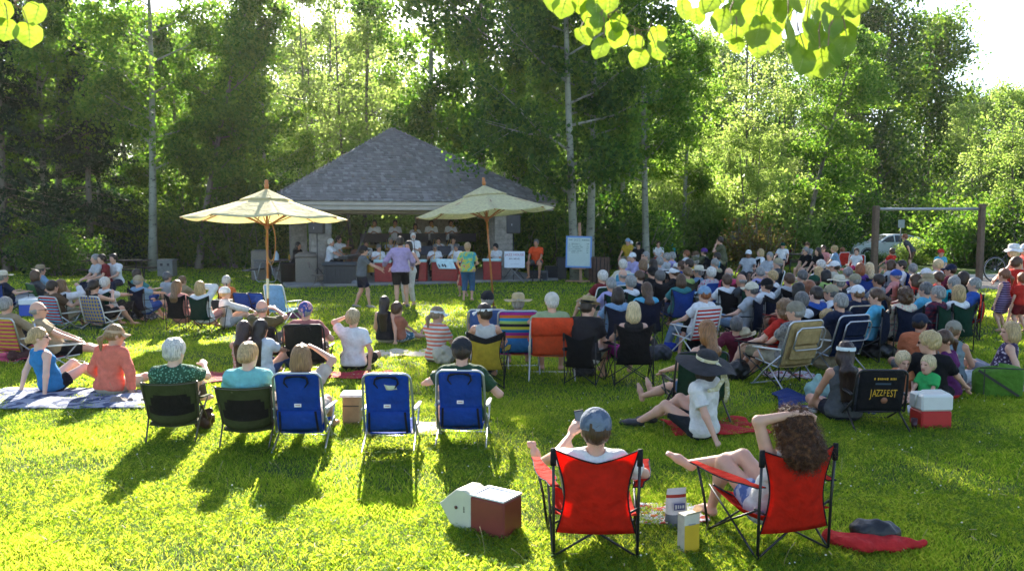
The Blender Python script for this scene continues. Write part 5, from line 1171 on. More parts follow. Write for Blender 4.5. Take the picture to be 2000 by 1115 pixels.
o = person('dark haired woman in white visor turning her head left in a yellow chair', px=945, py=612, pose='low', yaw=4, H=1.66, hair=('short', 'dark'), hat=('visor', (.78, .78, .78)), top=('tank', (.5, .5, .48)), bot=('shorts', (.1, .1, .12)), look=(42, -4), sk=1)
seat_under(o, 'camp', 'yellow camp chair with a black head strap', col=(.55, .42, .04), strap=(.012, .012, .012), s=.90)
o = person('person in wide straw hat hidden by a striped chair back', px=1012, py=592, pose='low', yaw=0, H=1.70, hair=('short', 'grey'), hat=('straw', (.52, .40, .22)), top=('tee', (.16, .22, .30)), bot=('shorts', (.3, .3, .3)))
seat_under(o, 'beach', 'brightly striped beach chair under the person in the straw hat', col=cloth((.5, .5, .5), 'multi', (1, 1, 1), .15), top=.93, width=.56, seat_z=.27, kind='pack', mesh2=(.02, .15, .35))
lo_ = at_z(1080, 745); lo_ = Vector((lo_.x, lo_.y + .36, 0))
beach_chair('orange chair with white frame under the grey haired man in a beige cap', lo_, R(-2), (.74, .085, .022), frame=WHT, arm=plain('red arm pad', (.5, .07, .05), .5), top=.86, width=.56, seat_z=.33, kind='plain', s=1.02)
b = MB(); b.sheet(lambda u, v: ((u - .5) * .57 * (1 if v < .9 else .95), -.26 - .33 * tan14 * (.45 + .55 * v) * 1.35 - .045 * sin(pi * v) - .012, .62 + .26 * v), 10, 8, 0, .012); b.tube([(-.02, -.42, .62), (.06, -.44, .80), (.20, -.45, .84)], .004, 5); b.build('head_pillow', cloth((.72, .07, .02), tr=.15), [q for q in COL.objects if q.get('label', '').startswith('orange chair')][0])
person('grey haired man in beige cap and pale green shirt clapping, in the orange chair', pose='chair', loc=lo_, yaw=-2, H=1.78, hair=('short', 'white'), hat=('backcap', (.66, .60, .50)), top=('tee', (.34, .40, .22)), bot=('shorts', (.4, .38, .3)), hands=((-.36, .30, .74), (-.30, .34, .74)), apole=((-1, -.3, -.5), (.5, -.4, -.8)), look=(10, -4), w=1.08, hz=.44)
o = person('man in straw fedora and black shirt leaning forward', px=1150, py=600, pose='fwd', hz=.38, yaw=-20, H=1.78, hair=('short', 'dark'), hat=('fedora', (.42, .32, .16), (.01, .01, .01)), top=('tee', (.022, .020, .022)), bot=('shorts', (.45, .42, .36)), look=(-30, -10), w=1.15)
seat_under(o, 'camp', 'black camp chair under the man in the straw fedora', col=(.012, .012, .013), s=.82)
o = person('woman with straight pale blond bob and magenta trousers', px=1237, py=608, pose='low', yaw=2, H=1.64, hair=('bob', 'pblond'), top=('tank', (.02, .02, .02)), bot=('capri', (.42, .03, .28)), feet=((-.32, .52, .12), (.1, .6, .08)))
seat_under(o, 'camp', 'black camp chair under the woman with the pale blond bob', col=(.012, .012, .013), s=.98)
# green chair, auburn woman with bare feet out to the left
o = person('woman with straight auburn hair and crossed bare feet in a green chair', px=1380, py=648, pose='low', yaw=28, H=1.66, hair=('long', (.26, .11, .035)), top=('tank', (.03, .03, .03)), bot=('short', (.08, .16, .30)), feet=((-.18, .84, .10), (-.05, .86, .16)), toes=((-.1, .3, 1), (-.1, .3, 1)), look=(-14, -4))
i = o_info[o.name]; beach_chair('dark green folding chair behind the woman in the big hat', i['loc'], R(6), (.012, .045, .022), frame=BLK, arm=BLK, top=.80, width=.56, seat_z=.26, kind='plain', rec=8)
person('white haired person in black shirt leaning on one arm on the grass', px=1367, py=605, pose='gback', yaw=-20, H=1.72, hair=('short', 'white'), top=('tee', (.012, .012, .014)), bot=('pants', (.04, .08, .18)), look=(-10, -4), w=1.15, sk=1)
person('grey haired man in maroon shirt lying back on the grass', px=1438, py=634, pose='gback', yaw=-30, H=1.74, hair=('short', 'dgrey'), top=('tee', (.15, .02, .04)), bot=('shorts', (.2, .18, .15)), lean=40, look=(20, 10))
o = person('man in grey patterned shirt in the tan backpack chair', px=1553, py=608, pose='low', yaw=24, H=1.74, hair=('short', 'grey'), hat=('backcap', (.26, .23, .17)), top=('tee', cloth((.26, .24, .22), 'floral', (.12, .12, .12), .05)), bot=('shorts', (.42, .38, .28)), look=(30, -4), feet=((-.14, .66, .08), (.0, .62, .14)), hands=((-.16, .26, .5), (.2, .26, .5)))
seat_under(o, 'beach', 'tan backpack chair with pockets under the man in the patterned shirt', col=(.46, .33, .14), top=.93, width=.54, seat_z=.31, pouch=True, kind='plain', rec=18)
p = at_z(1455, 652, .52)
q = hat_mesh('fedora', Matrix.Rotation(R(-14), 4, 'Y') @ Matrix.Scale(1.2, 4), None, cloth((.58, .48, .30)), cloth((.25, .18, .10)))
q.name = 'straw_hat'; q.location = (p.x, p.y, .44); tag(q, 'straw fedora resting on the knee of the man in the tan chair', 'hat')
# scarf ends hanging from the wide hat
o = [q for q in COL.objects if q.get('label', '').startswith('woman in wide dark sun hat')][0]; Hm = o_info[o.name]['Hm']; sc = cloth((.62, .56, .32), 'floral', (.75, .72, .55), .1)
for pts in ([(0, -.11, .06), (.03, -.17, .0), (.02, -.20, -.10), (-.05, -.19, -.18), (-.13, -.16, -.19)], [(0, -.11, .06), (.05, -.18, -.02), (.09, -.20, -.14), (.13, -.18, -.26), (.14, -.16, -.33)]):
    b = MB(); P = [Hm @ Vector(p) for p in pts]; b.tube(P, [.016, .018, .022, .026, .018], 7); b.build('scarf', sc, o)
# ================================================================ THE AUDIENCE
K = dict(white=(.78, .78, .78), cream=(.66, .60, .46), grey=(.26, .27, .28), lgrey=(.45, .46, .47), dgrey=(.07, .075, .08), black=(.012, .012, .014), navy=(.015, .022, .05), blue=(.03, .09, .36), lblue=(.22, .36, .52), sky=(.10, .42, .60), denim=(.07, .13, .24),
         ldenim=(.26, .36, .48), red=(.55, .03, .02), dred=(.20, .02, .025), maroon=(.16, .02, .04), pink=(.62, .28, .26), hot=(.60, .05, .14), purple=(.10, .04, .22), lav=(.40, .36, .60), green=(.05, .16, .05), dgreen=(.012, .06, .035), lime=(.36, .50, .14), olive=(.11, .11, .06), teal=(.05, .22, .22), yellow=(.60, .40, .04), tan=(.36, .28, .17), khaki=(.36, .31, .20), brown=(.12, .07, .04), orange=(.62, .16, .04), turq=(.02, .42, .52))
def kc(c):
    if c is None or isinstance(c, bpy.types.Material): return c
    if isinstance(c, str):
        if ':' in c: a, pt, b = c.split(':'); return cloth(K[a], pt, K[b], .08)
        return K[c]
    return c
def Q(px, py, pose, who, hair='short brown', top='tee grey', bot='shorts khaki', hat=None, ch=None, **k):
    hk, hc = hair.split(); t0, t1 = top.split() if isinstance(top, str) else top; b0, b1 = bot.split()
    if px < 450 and pose == 'low' and 'hz' not in k: k['hz'] = .27
    if hat: h = hat.split(); hat = (h[0], kc(h[1]), kc(h[2]) if len(h) > 2 else None)
    o = person(who, px=px, py=py, pose=pose, hair=(hk, hc), top=(t0, kc(t1)), bot=(b0, kc(b1)), hat=hat, **k)
    if ch:
        cc = ch.split(); kd, col = cc[0], kc(cc[1]); fr = dict(w=WHT, a=ALU, k=BLK, t=TAN)[cc[2] if len(cc) > 2 else 'k']; cn = cc[1].split(':')[0]; cn = {'dgreen': 'dark green', 'dred': 'dark red', 'turq': 'turquoise', 'dgrey': 'dark grey', 'lgrey': 'light grey', 'sky': 'light blue', 'lblue': 'light blue'}.get(cn, cn)
        lab = ('striped ' if ':' in cc[1] else '') + cn + (' camp chair' if kd == 'camp' else ' beach chair') + ' of the ' + who
        lab = ' '.join(lab.split()[:16]); low = pose == 'low'
        if kd == 'camp': seat_under(o, 'camp', lab, col=col, frame=fr, s=(.86 if px < 450 else 1.0) if low else 1.14, strap=kc(cc[3]) if len(cc) > 3 else None)
        else: seat_under(o, 'beach', lab, col=col, frame=fr, arm=fr if cc[2] != 'a' else WHT, seat_z=(.16 if px < 450 else .28) if low else .38, top=(.70 if px < 450 else .82) if low else .94, width=.52, kind='plain')
    return o
# ---- far left group, watching to the right
Q(6, 541, 'low', 'person in wide straw hat at the left picture edge', 'short grey', 'tee navy', 'pants lgrey', 'straw cream', 'camp blue')
Q(12, 596, 'low', 'grey blond woman reclining in the left striped chair', 'short grey', 'long tan', 'shorts black', None, 'beach hot:stripe:yellow a')
Q(75, 606, 'low', 'bald man in sunglasses and tan shirt with outstretched legs', 'bald grey', 'tee tan', 'shorts black', None, 'beach hot:stripe:blue a', yaw=-62, feet=((-.10, 1.00, .14), (.10, 1.05, .14)), toes=(0, .3, 1), glasses=True, hz=.30, lean=30, hands=((-.18, .22, .40), (.2, .2, .42)))
Q(70, 538, 'low', 'brown haired woman in the green recliner', 'bob brown', 'tee dgrey', 'pants black', None, 'beach green k')
Q(80, 528, 'low', 'man in straw hat behind the green recliner', 'short dgrey', 'tee lblue', 'shorts khaki', 'straw tan', 'camp navy')
Q(103, 560, 'low', 'dark haired boy beside the woman with a white scarf', 'short dark', 'tee brown', 'shorts khaki', None, 'beach sky:stripe:red a')
Q(120, 558, 'low', 'brown haired person in white shirt in a black camp chair', 'bob lbrown', 'long white', 'shorts lime', None, 'camp black k', hands=((-.2, .3, .62), (.12, .1, .86)))
Q(184, 559, 'low', 'dark haired woman in black vest top drinking from a can', 'pony dark', 'tank black', 'shorts black', None, 'beach blue:plaid:yellow w', glasses=True, hands=((-.2, .2, .45), (.06, .2, .72)))
Q(206, 553, 'low', 'white haired person in white shirt and black trousers', 'short white', 'tee white', 'pants black', None, 'camp dgreen', hands=((-.05, .36, .62), (.1, .4, .6)))
Q(268, 536, 'low', 'dark haired person behind the man in the tan cap', 'short dark', 'tee teal', 'shorts blue', None, 'camp black k')
Q(271, 549, 'low', 'man in tan cap and blue grey shirt with crossed legs', 'short grey', 'tee lblue', 'shorts blue', 'cap khaki', 'camp navy', hands=((-.12, .3, .60), (.14, .34, .60)))
Q(327, 541, 'ground', 'grey haired man in pale shirt and sunglasses', 'short dgrey', 'tee lgrey', 'shorts khaki', glasses=True)
Q(346, 560, 'low', 'woman with long light brown hair and pink shirt', 'longer lbrown', 'long pink', 'shorts pink', None, 'camp black k')
Q(357, 548, 'ground', 'small grey haired person seen behind the woman in pink', 'short lbrown', 'tee tan', 'shorts khaki', H=1.5)
Q(391, 562, 'low', 'blond woman in white sleeves with one arm behind her head', 'bob blond', 'long white', 'shorts pink', None, 'camp dgreen k', hands=((-.2, .2, .45), (.02, -.14, .92)), apole=((-1, -.3, -.5), (.5, .5, 1)))
Q(443, 549, 'indian', 'grey haired man in rust red shirt sitting at the end of the left group', 'short white', 'tee orange', 'shorts dred', w=1.15)
p = at_z(438, 600); q_ = person('person lying in white sun cap next to the trolley bag', px=440, py=572, pose='ground', yaw=-60, H=1.6, hair=('short', 'blond'), hat=('backcap', (.75, .78, .8)), top=('long', (.75, .72, .72)), bot=('shorts', (.4, .4, .4)))
Q(198, 506, 'bench', 'person in red at the far picnic table', 'short dark', 'tee dred', 'pants navy', yaw=150, group='people at the far picnic table')
Q(221, 505, 'bench', 'person in white at the far picnic table', 'short dark', 'tee white', 'pants navy', yaw=170, group='people at the far picnic table')
Q(186, 506, 'bench', 'person in grey at the far picnic table', 'short grey', 'tee lgrey', 'pants navy', yaw=140, group='people at the far picnic table')
# ---- right crowd, front part
Q(1176, 541, 'low', 'white haired person in red shirt in a green chair', 'fluff white', 'tee dred', 'shorts lblue', None, 'beach dgreen w', yaw=38)
Q(1216, 538, 'low', 'bald man in blue grey shirt in a green chair', 'bald grey', 'tee lblue', 'shorts khaki', None, 'beach dgreen w', yaw=30, w=1.1)
Q(1206, 576, 'low', 'dark haired woman in slate blue shirt', 'bob dark', 'tee lblue', 'pants ldenim', None, 'camp navy k')
Q(1262, 566, 'low', 'woman with long dark brown hair and light blue shirt', 'long brown', 'tee sky', 'pants ldenim', None, 'camp navy k', w=1.12)
Q(1216, 518, 'chair', 'white haired person in the chair with a blue coat', 'fluff white', 'tee cream', 'shorts khaki', None, 'beach sky w', yaw=20)
Q(1255, 517, 'chair', 'woman in pink jacket with brown hair', 'bob lbrown', 'long pink', 'pants denim', None, 'camp olive k', yaw=50)
Q(1275, 516, 'chair', 'woman with long dark hair behind the pink jacket', 'long dark', 'tank black', 'shorts black', None, 'camp black k')
Q(1287, 512, 'chair', 'grey haired man between two dark haired women', 'short grey', 'tee lgrey', 'shorts khaki', None, 'beach navy a')
Q(1261, 500, 'chair', 'grey haired woman in sunglasses facing the crowd', 'short grey', 'tee tan', 'shorts khaki', None, 'camp black k', yaw=110, glasses=True)
Q(1235, 502, 'fwd', 'man in white cap and pale blue shirt bending forward', 'short dark', 'long lav', 'shorts khaki', 'cap white', 'beach white w', yaw=130)
Q(1312, 501, 'chair', 'grey haired man in violet blue shirt in a white chair', 'short grey', 'tee lav', 'shorts khaki', None, 'beach white w', yaw=60, w=1.1)
Q(1301, 503, 'chair', 'grey headed person next to the man in violet blue', 'short grey', 'tee lgrey', 'shorts khaki', yaw=60)
Q(1340, 496, 'chair', 'blond child in white shirt on a lap', 'short red', 'tee white', 'shorts white', yaw=60, H=1.3, child=True)
Q(1331, 520, 'chair', 'boy in blue shirt in front of the blond child', 'short brown', 'tee blue', 'shorts navy', yaw=50, H=1.4, child=True)
Q(1345, 516, 'chair', 'dark haired woman in maroon shirt beside the boy in blue', 'short dark', 'tee maroon', 'shorts navy', None, 'camp black k', yaw=60)
Q(1356, 510, 'chair', 'man in grey green cap and yellow shirt', 'short grey', 'tee yellow', 'shorts khaki', 'cap olive', 'camp black k', yaw=50)
Q(1358, 499, 'chair', 'man in brown cap behind the grey green cap', 'short grey', 'tee olive', 'shorts khaki', 'cap brown', 'camp black k', yaw=50)
Q(1375, 492, 'chair', 'man in purple cap and dark shirt', 'short dark', 'tee olive', 'shorts khaki', 'backcap purple', 'camp black k', yaw=50)
Q(1288, 541, 'low', 'person with thick dark grey hair and black shirt', 'fluff dgrey', 'tee black', 'pants navy', None, 'camp black k', yaw=30)
Q(1273, 532, 'low', 'person in black and white cap', 'short black', 'tee black', 'shorts khaki', 'cap black', None, yaw=40)
Q(1316, 533, 'low', 'girl in white cap with brown hair', 'pony brown', 'tee black', 'shorts black', 'cap white', 'camp black k', yaw=70)
Q(1306, 544, 'ground', 'man in black bush hat and blue jacket', 'short dark', 'long blue', 'pants navy', 'fedora black', None, yaw=62)
Q(1342, 533, 'low', 'woman with light brown hair in a bun beside the straw hat', 'bun lbrown', 'tee lime', 'shorts khaki', None, 'camp olive k', yaw=40)
Q(1364, 531, 'low', 'man in cream straw hat, blue grey shirt and jeans with crossed legs', 'short grey', 'long lblue', 'pants denim', 'straw cream', 'beach blue a', yaw=62, feet=((-.10, .56, .10), (-.12, .72, .34)), shoes=(.6, .6, .62), w=1.1)
Q(1388, 534, 'low', 'white haired woman in pale flowered shirt', 'fluff white', 'tee lgrey:floral:hot', 'shorts khaki', None, 'beach blue a', yaw=30)
Q(1423, 534, 'low', 'balding person in hot pink shirt', 'bald grey', 'tee hot', 'shorts dred', None, 'camp dred k', yaw=20)
Q(1419, 548, 'low', 'dark brown haired person in white shirt in a black chair', 'short brown', 'tee white', 'shorts khaki', None, 'camp black k', yaw=20)
Q(1375, 574, 'low', 'person in light blue cap in a striped chair', 'short red', 'tee white', 'pants ldenim', 'cap lblue', 'beach red:stripe:white w', yaw=30)
Q(1467, 565, 'low', 'man in cream cap with crossed pale jeans', 'short dgrey', 'tee lgrey', 'pants ldenim', 'cap cream', 'camp navy k', yaw=55, feet=((-.10, .56, .10), (-.14, .70, .34)), shoes=(.15, .12, .1))
Q(1497, 557, 'low', 'man in black cap and white shirt in a navy chair', 'short dark', 'long white', 'shorts ldenim:plaid:white', 'cap black', 'camp navy k black', yaw=42, w=1.1)
Q(1531, 604, 'low', 'woman with curly grey blond hair and red vest', 'curly lbrown', 'tee red', 'shorts khaki', None, 'camp black k', yaw=40)
Q(1564, 587, 'low', 'grey haired man in white shirt with a strap across his back', 'short dgrey', 'tee white', 'shorts khaki', None, 'camp black k', yaw=28, w=1.1)
Q(1558, 566, 'low', 'black haired person in black shirt and red shawl', 'bob black', 'tee black', 'shorts red', None, 'camp red k', yaw=30)
Q(1578, 563, 'low', 'person with short red brown curls', 'curly red', 'tee navy', 'shorts navy', None, 'beach blue:stripe:lav a', yaw=20)
Q(1589, 550, 'low', 'person in dark green cap and pink shirt', 'short dark', 'tee pink', 'shorts khaki', 'cap dgreen', 'camp navy k', yaw=40)
Q(1612, 539, 'low', 'black haired woman in lime green shirt', 'bob black', 'tee lime', 'shorts khaki', None, 'camp navy k', yaw=40)
Q(1519, 514, 'chair', 'man in headscarf and grey shirt eating with raised hands', 'short grey', 'tee dgrey', 'shorts lgrey', 'backcap khaki', 'beach dgreen w', yaw=75, hands=((-.12, .30, .98), (.24, .3, .72)), w=1.1)
Q(1566, 539, 'low', 'dark grey haired head behind the red shawl', 'short dgrey', 'tee dgrey', 'shorts khaki', None, 'camp black k')
Q(1602, 518, 'chair', 'white haired man in sunglasses with a hand at his mouth', 'short white', 'tee blue:stripe:white', 'shorts khaki', None, 'camp navy k', yaw=60, glasses=True, hands=((-.1, .3, .8), (-.02, .2, 1.0)))
Q(1629, 520, 'chair', 'woman in white cap and beige shirt beside the swing post', 'short dark', 'tee cream', 'shorts khaki', 'cap white', 'beach dgreen k', yaw=60)
Q(1679, 525, 'chair', 'red haired woman in purple shirt', 'bob red', 'tee purple', 'shorts navy', None, 'camp blue k', yaw=20)
Q(1697, 524, 'chair', 'woman with long pale blond hair beside the red haired one', 'long pblond', 'tee lgrey', 'shorts navy', None, 'camp navy k', yaw=10)
Q(1638, 552, 'low', 'person in cream straw hat in a blue chair', 'short grey', 'tee black', 'shorts khaki', 'straw cream', 'beach blue k', yaw=30)
Q(1669, 547, 'low', 'person in khaki bush hat and grey shirt', 'short grey', 'tee lgrey', 'shorts khaki', 'cap khaki', 'beach blue k', yaw=40)
Q(1622, 571, 'low', 'man in beige cap and white shirt leaning forward', 'short dgrey', 'long white', 'shorts khaki', 'cap khaki', None, yaw=55, lean=-10, w=1.15)
Q(1674, 572, 'low', 'man in white cap and navy T-shirt seen from behind', 'short lbrown', 'tee navy', 'shorts khaki', 'cap white', 'beach navy t', yaw=22, w=1.25)
Q(1615, 622, 'ground', 'woman with curly blond hair sitting low between the chairs', 'curly blond', 'tee tan', 'shorts khaki', None, None, yaw=30)
o = Q(1641, 590, 'low', 'person half hidden in the navy backpack chair', 'short grey', 'tee navy', 'shorts navy', None, None, yaw=22)
seat_under(o, 'beach', 'navy backpack chair with tan tube frame behind the tan chair', col=(.010, .02, .055), top=.86, width=.54, seat_z=.25, pouch=True, kind='plain', rec=18, off=(0, -.1, 0))
Q(1766, 577, 'low', 'woman with curly brown hair and cream flowered top', 'curly brown', 'tee cream:floral:pink', 'pants denim', None, 'camp navy k', yaw=15)
Q(1749, 538, 'low', 'man in blue cap with grey vest over a pink shirt', 'short grey', 'long pink', 'shorts khaki', 'backcap blue', 'camp yellow k', yaw=55)
Q(1739, 518, 'chair', 'brown haired woman with glasses behind the blue cap', 'bob brown', 'tee lgrey', 'pants black', None, 'camp black k', yaw=50)
Q(1760, 519, 'chair', 'dark haired boy in white T-shirt turned left', 'short dark', 'tee white', 'shorts hot', None, 'camp blue k', yaw=80)
Q(1807, 566, 'low', 'grey haired man in sky blue shirt', 'short dgrey', 'tee sky', 'shorts khaki', None, 'beach white w', yaw=40)
Q(1831, 574, 'low', 'silver haired man in dark checked shirt in a green chair', 'short grey', 'tee maroon:plaid:navy', 'shorts khaki', None, 'camp dgreen k', yaw=38, w=1.1)
Q(1871, 572, 'low', 'woman with streaked blond bob in a green chair', 'bob blond', 'tee white', 'shorts khaki', None, 'camp dgreen k', yaw=20)
Q(1831, 543, 'low', 'brown haired man in red shirt', 'short brown', 'tee red', 'shorts khaki', None, 'camp navy k', yaw=45)
Q(1808, 535, 'low', 'person in round white cap', 'short grey', 'tee white', 'shorts khaki', 'cap white', 'beach red w', yaw=30)
Q(1811, 549, 'low', 'woman in tan sun hat', 'short blond', 'tee cream', 'shorts khaki', 'sunhat tan', None, yaw=40)
Q(1831, 518, 'chair', 'woman with white blond hair behind the red shirt', 'fluff pblond', 'tee white', 'shorts khaki', None, 'camp dgreen k', yaw=40)
Q(1856, 527, 'chair', 'man in navy cap and maroon jacket', 'short dark', 'long maroon', 'shorts khaki', 'cap navy', 'camp black k', yaw=50, w=1.1)
Q(1902, 556, 'low', 'grey haired man in blue shirt in a red chair', 'short grey', 'tee blue', 'shorts khaki', None, 'camp red k', yaw=65, w=1.1)
# ---- more heads inside the dense right crowd
rc = random.Random(31)
fill = [(1193, 556, 'woman with short grey hair and lilac shirt behind the slate shirt', 'short grey', 'tee lav', 'camp dgreen'), (1248, 541, 'brown haired man in navy shirt left of the bush hat', 'short brown', 'tee navy', 'camp navy'), (1330, 548, 'woman in teal shirt behind the striped chair', 'bob brown', 'tee teal', 'camp blue'),
 (1396, 515, 'man in khaki cap between the flowered and the purple cap', 'short grey', 'tee khaki', 'camp black'), (1447, 548, 'bald man in grey shirt behind the cream cap', 'bald grey', 'tee dgrey', 'camp dgreen'), (1484, 533, 'grey haired woman in lavender shirt near the centre of the crowd', 'short grey', 'tee lav', 'camp blue'),
 (1508, 540, 'woman in sun hat and white shirt near the centre of the crowd', 'short blond', 'tee white', 'camp navy'), (1540, 546, 'brown haired man in light shirt left of the red shawl', 'short brown', 'tee lgrey', 'camp black'), (1593, 575, 'person with dark hair and blue shirt behind the white shirt', 'short dark', 'tee blue', 'camp navy'),
 (1598, 532, 'blond woman in pink shirt in the middle of the crowd', 'bob blond', 'tee pink', 'camp blue'), (1655, 533, 'grey haired man in green shirt left of the red haired woman', 'short grey', 'tee green', 'camp black'), (1715, 548, 'dark haired man in grey shirt right of the white cap', 'short dark', 'tee grey', 'camp navy'),
 (1711, 580, 'girl in pale blue shirt beside the navy T-shirt', 'pony brown', 'tee sky', 'camp navy'), (1787, 548, 'woman with brown bob and red cardigan', 'bob brown', 'tee red', 'camp red'), (1782, 525, 'man in grey cap and white shirt behind the blue cap', 'short grey', 'tee white', 'camp black'),
 (1880, 542, 'dark haired woman in black shirt behind the blond bob', 'bob dark', 'tee black', 'camp dgreen'), (1862, 553, 'grey haired woman in turquoise shirt', 'short grey', 'tee turq', 'camp black'), (1231, 552, 'grey haired woman in white blouse in the front rows', 'fluff grey', 'tee white', 'camp dgreen')]
for px, py, who, hr_, tp, chx in fill: Q(px, py, 'low', who, hr_, tp, rc.choice(['shorts khaki', 'pants denim', 'shorts navy']), None, chx + ' k', yaw=rc.uniform(15, 55), sk=rc.choice([0, 1, 2]), look=(rc.uniform(-20, 20), rc.uniform(-12, 4)))
# ---- back rows along the trees
Q(1226, 472, 'stool', 'person in yellow shirt behind the white barked tree', 'short dark', 'tee yellow', 'shorts khaki', 'cap lblue', yaw=150)
Q(1232, 476, 'fwd', 'person in white cap and grey shirt left of the pale trunk', 'short grey', 'tee grey', 'pants khaki', 'cap white', yaw=170, hz=.6)
Q(1247, 479, 'fwd', 'person in black shirt and dark cap left of the pale trunk', 'short dark', 'tee black', 'pants black', 'cap black', yaw=170, hz=.6)
Q(1286, 477, 'bench', 'woman in white shirt with a red blanket on her knees', 'short brown', 'tee white', 'pants red', yaw=175)
Q(1311, 470, 'bench', 'man in bright turquoise shirt at the edge of the trees', 'short grey', 'long turq', 'pants turq', None, 'camp navy k', yaw=160)
Q(1406, 470, 'bench', 'man in dark green shirt holding binoculars to his eyes', 'short dark', 'tee olive', 'shorts khaki', yaw=75, hz=.80, H=1.85, w=1.1, hands=((-.08, .22, 1.30), (.08, .22, 1.28)))
Q(1400, 502, 'chair', 'person in light blue shirt under the man with binoculars', 'short dark', 'tee sky', 'shorts navy', None, 'camp black k', yaw=60)
Q(1462, 496, 'chair', 'man in white cap and grey printed shirt in the back row', 'short dark', 'tee lgrey', 'shorts dgrey', 'cap white', 'camp black k', yaw=150, sk=4)
Q(1485, 494, 'chair', 'blond woman laughing in the back row', 'bob blond', 'tee white', 'shorts khaki', None, 'camp navy k', yaw=100)
Q(1503, 501, 'chair', 'grey haired man in pale green shirt in the back row', 'short grey', 'tee lgrey', 'shorts khaki', None, 'camp blue k', yaw=130)
Q(1529, 480, 'chair', 'man in white T-shirt and dark cap in a dark red chair', 'short dark', 'tee white', 'shorts navy', 'cap dgreen', 'camp dred k', yaw=150)
Q(1573, 490, 'fwd', 'man in black T-shirt with glasses leaning on the bench', 'short grey', 'tee black', 'shorts khaki', yaw=110, glasses=True, w=1.15)
Q(1577, 479, 'bench', 'person in brown cap behind the man leaning on the bench', 'short brown', 'tee grey', 'shorts khaki', 'cap brown', yaw=130)
Q(1597, 491, 'fwd', 'dark haired woman in black shirt next to the bench', 'long dark', 'tee black', 'pants black', yaw=110)
Q(1608, 486, 'chair', 'woman in sunglasses and pink shirt in the back row', 'short brown', 'tee pink', 'shorts dred', None, 'beach white w', yaw=140, glasses=True)
Q(1629, 487, 'fwd', 'white haired woman in light blue shirt bending forward', 'fluff blond', 'tee lblue', 'shorts khaki', yaw=70)
Q(1645, 489, 'low', 'child beside the red folding chair', 'short red', 'tee hot', 'shorts khaki', None, 'beach red w', yaw=20, H=1.3, child=True)
Q(1673, 492, 'chair', 'child in white and pink shirt in the back row', 'short brown', 'tee white', 'shorts hot', None, 'beach red w', yaw=150, H=1.4, child=True)
Q(1742, 492, 'chair', 'child in red shirt behind the swing post', 'short brown', 'tee red', 'shorts khaki', yaw=20, H=1.3, child=True)
person('person in grey shirt bending over near the parked cars', px=1764, py=487, depth=34, pose='stand', yaw=60, lean=-35, H=1.75, hair=('short', 'red'), top=('tee', K['dgrey']), bot=('shorts', K['brown']), hd=0)
Q(1838, 494, 'bench', 'boy in red cap and blue shirt by the hedge', 'short brown', 'tee sky', 'shorts dred', 'cap red', yaw=170, H=1.4, child=True)
# ---- standing family at the right edge
person('girl in striped dress standing at the right edge', px=1955, py=553, depth=16.2, pose='stand', yaw=30, H=1.22, child=True, hs=1.0, hair=('pony', (.22, .08, .035)), top=('dress', cloth((.03, .02, .05), 'stripe', (.30, .20, .36), .1, 1.4)), bot=None, hd=0)
person('woman in white sun visor reaching down with a bare arm', px=1972, py=505, depth=18.0, pose='stand', yaw=55, H=1.72, hair=('bob', 'pblond'), hat=('sunhat', (.80, .80, .80)), top=('tank', (.5, .35, .28)), bot=('shorts', (.3, .1, .1)), lean=-14, hands=((-.05, .60, .72), (.2, .5, .9)), hd=0)
person('person in white cap and red shirt cut by the right edge', px=1996, py=512, depth=18.6, pose='stand', yaw=80, H=1.72, hair=('short', 'dark'), hat=('cap', (.78, .78, .80)), top=('tee', K['red']), bot=('shorts', K['red']), glasses=True, hd=0)
person('boy in bright red shirt turned sideways', px=1981, py=537, depth=17.3, pose='stand', yaw=-60, H=1.42, child=True, hs=1.0, hair=('short', 'brown'), top=('tee', K['red']), bot=('shorts', K['red']), look=(-20, 0), hd=0)
person('small child in red shirt with back to the camera', px=1991, py=560, depth=16.0, pose='stand', yaw=10, H=1.15, child=True, hs=1.0, hair=('short', 'red'), top=('tee', K['red']), bot=('shorts', K['dred']), hd=0)
# ================================================================ THE BAND
BRASS = plain('brass', (.62, .40, .10), .28, .9, var=.1); TEXTC = {}
def text_mesh(s, size, M, mb, m, ext=.0006, sx=1.0):
    """adds flat lettering to a mesh collector; text lies in local xz, read from -y"""
    cu = bpy.data.curves.new('t', 'FONT'); cu.body = s; cu.size = size; cu.align_x = 'CENTER'; cu.extrude = ext; cu.resolution_u = 2; ob = bpy.data.objects.new('t', cu); COL.objects.link(ob)
    bpy.context.view_layer.update(); me = bpy.data.meshes.new_from_object(ob.evaluated_get(bpy.context.evaluated_depsgraph_get())); T = M @ Matrix.Rotation(pi / 2, 4, 'X') @ Matrix.Diagonal((sx, 1, 1, 1))
    mb.add([T @ v.co for v in me.vertices], [tuple(p.vertices) for p in me.polygons], m); bpy.data.objects.remove(ob); bpy.data.meshes.remove(me); bpy.data.curves.remove(cu)
def marks(mb, M, x0, x1, z, h, m, seed=0, gap=.35, step=.5):
    """strokes too blurred to read in the photograph"""
    r = random.Random(seed); x = x0
    while x < x1:
        w_ = h * r.uniform(.25, .6)
        if r.random() > gap * .5: mb.box(None, (w_, .0015, h * r.uniform(.6, 1)), M=M @ Matrix.Translation((x + w_ / 2, 0, z)), m=m)
        x += w_ + h * .22
def music_player(px, py, d, who, z=.1, pose='play', **k):
    k.setdefault('hair', ('short', 'grey')); k.setdefault('top', ('tee', K['white'])); k.setdefault('bot', ('pants', K['black'])); k.setdefault('shoes', (.02, .02, .02)); k.setdefault('sk', 1)
    return person(who, px=px, py=py, depth=d, pose=pose, hd=z, **k)
def put(o, b, name, mats, label, cat, group=None):
    i = o_info[o.name]; q = b.build(name, mats); q.location = i['loc']; q.rotation_euler = (0, 0, i['ya']); tag(q, label, cat, group); return q
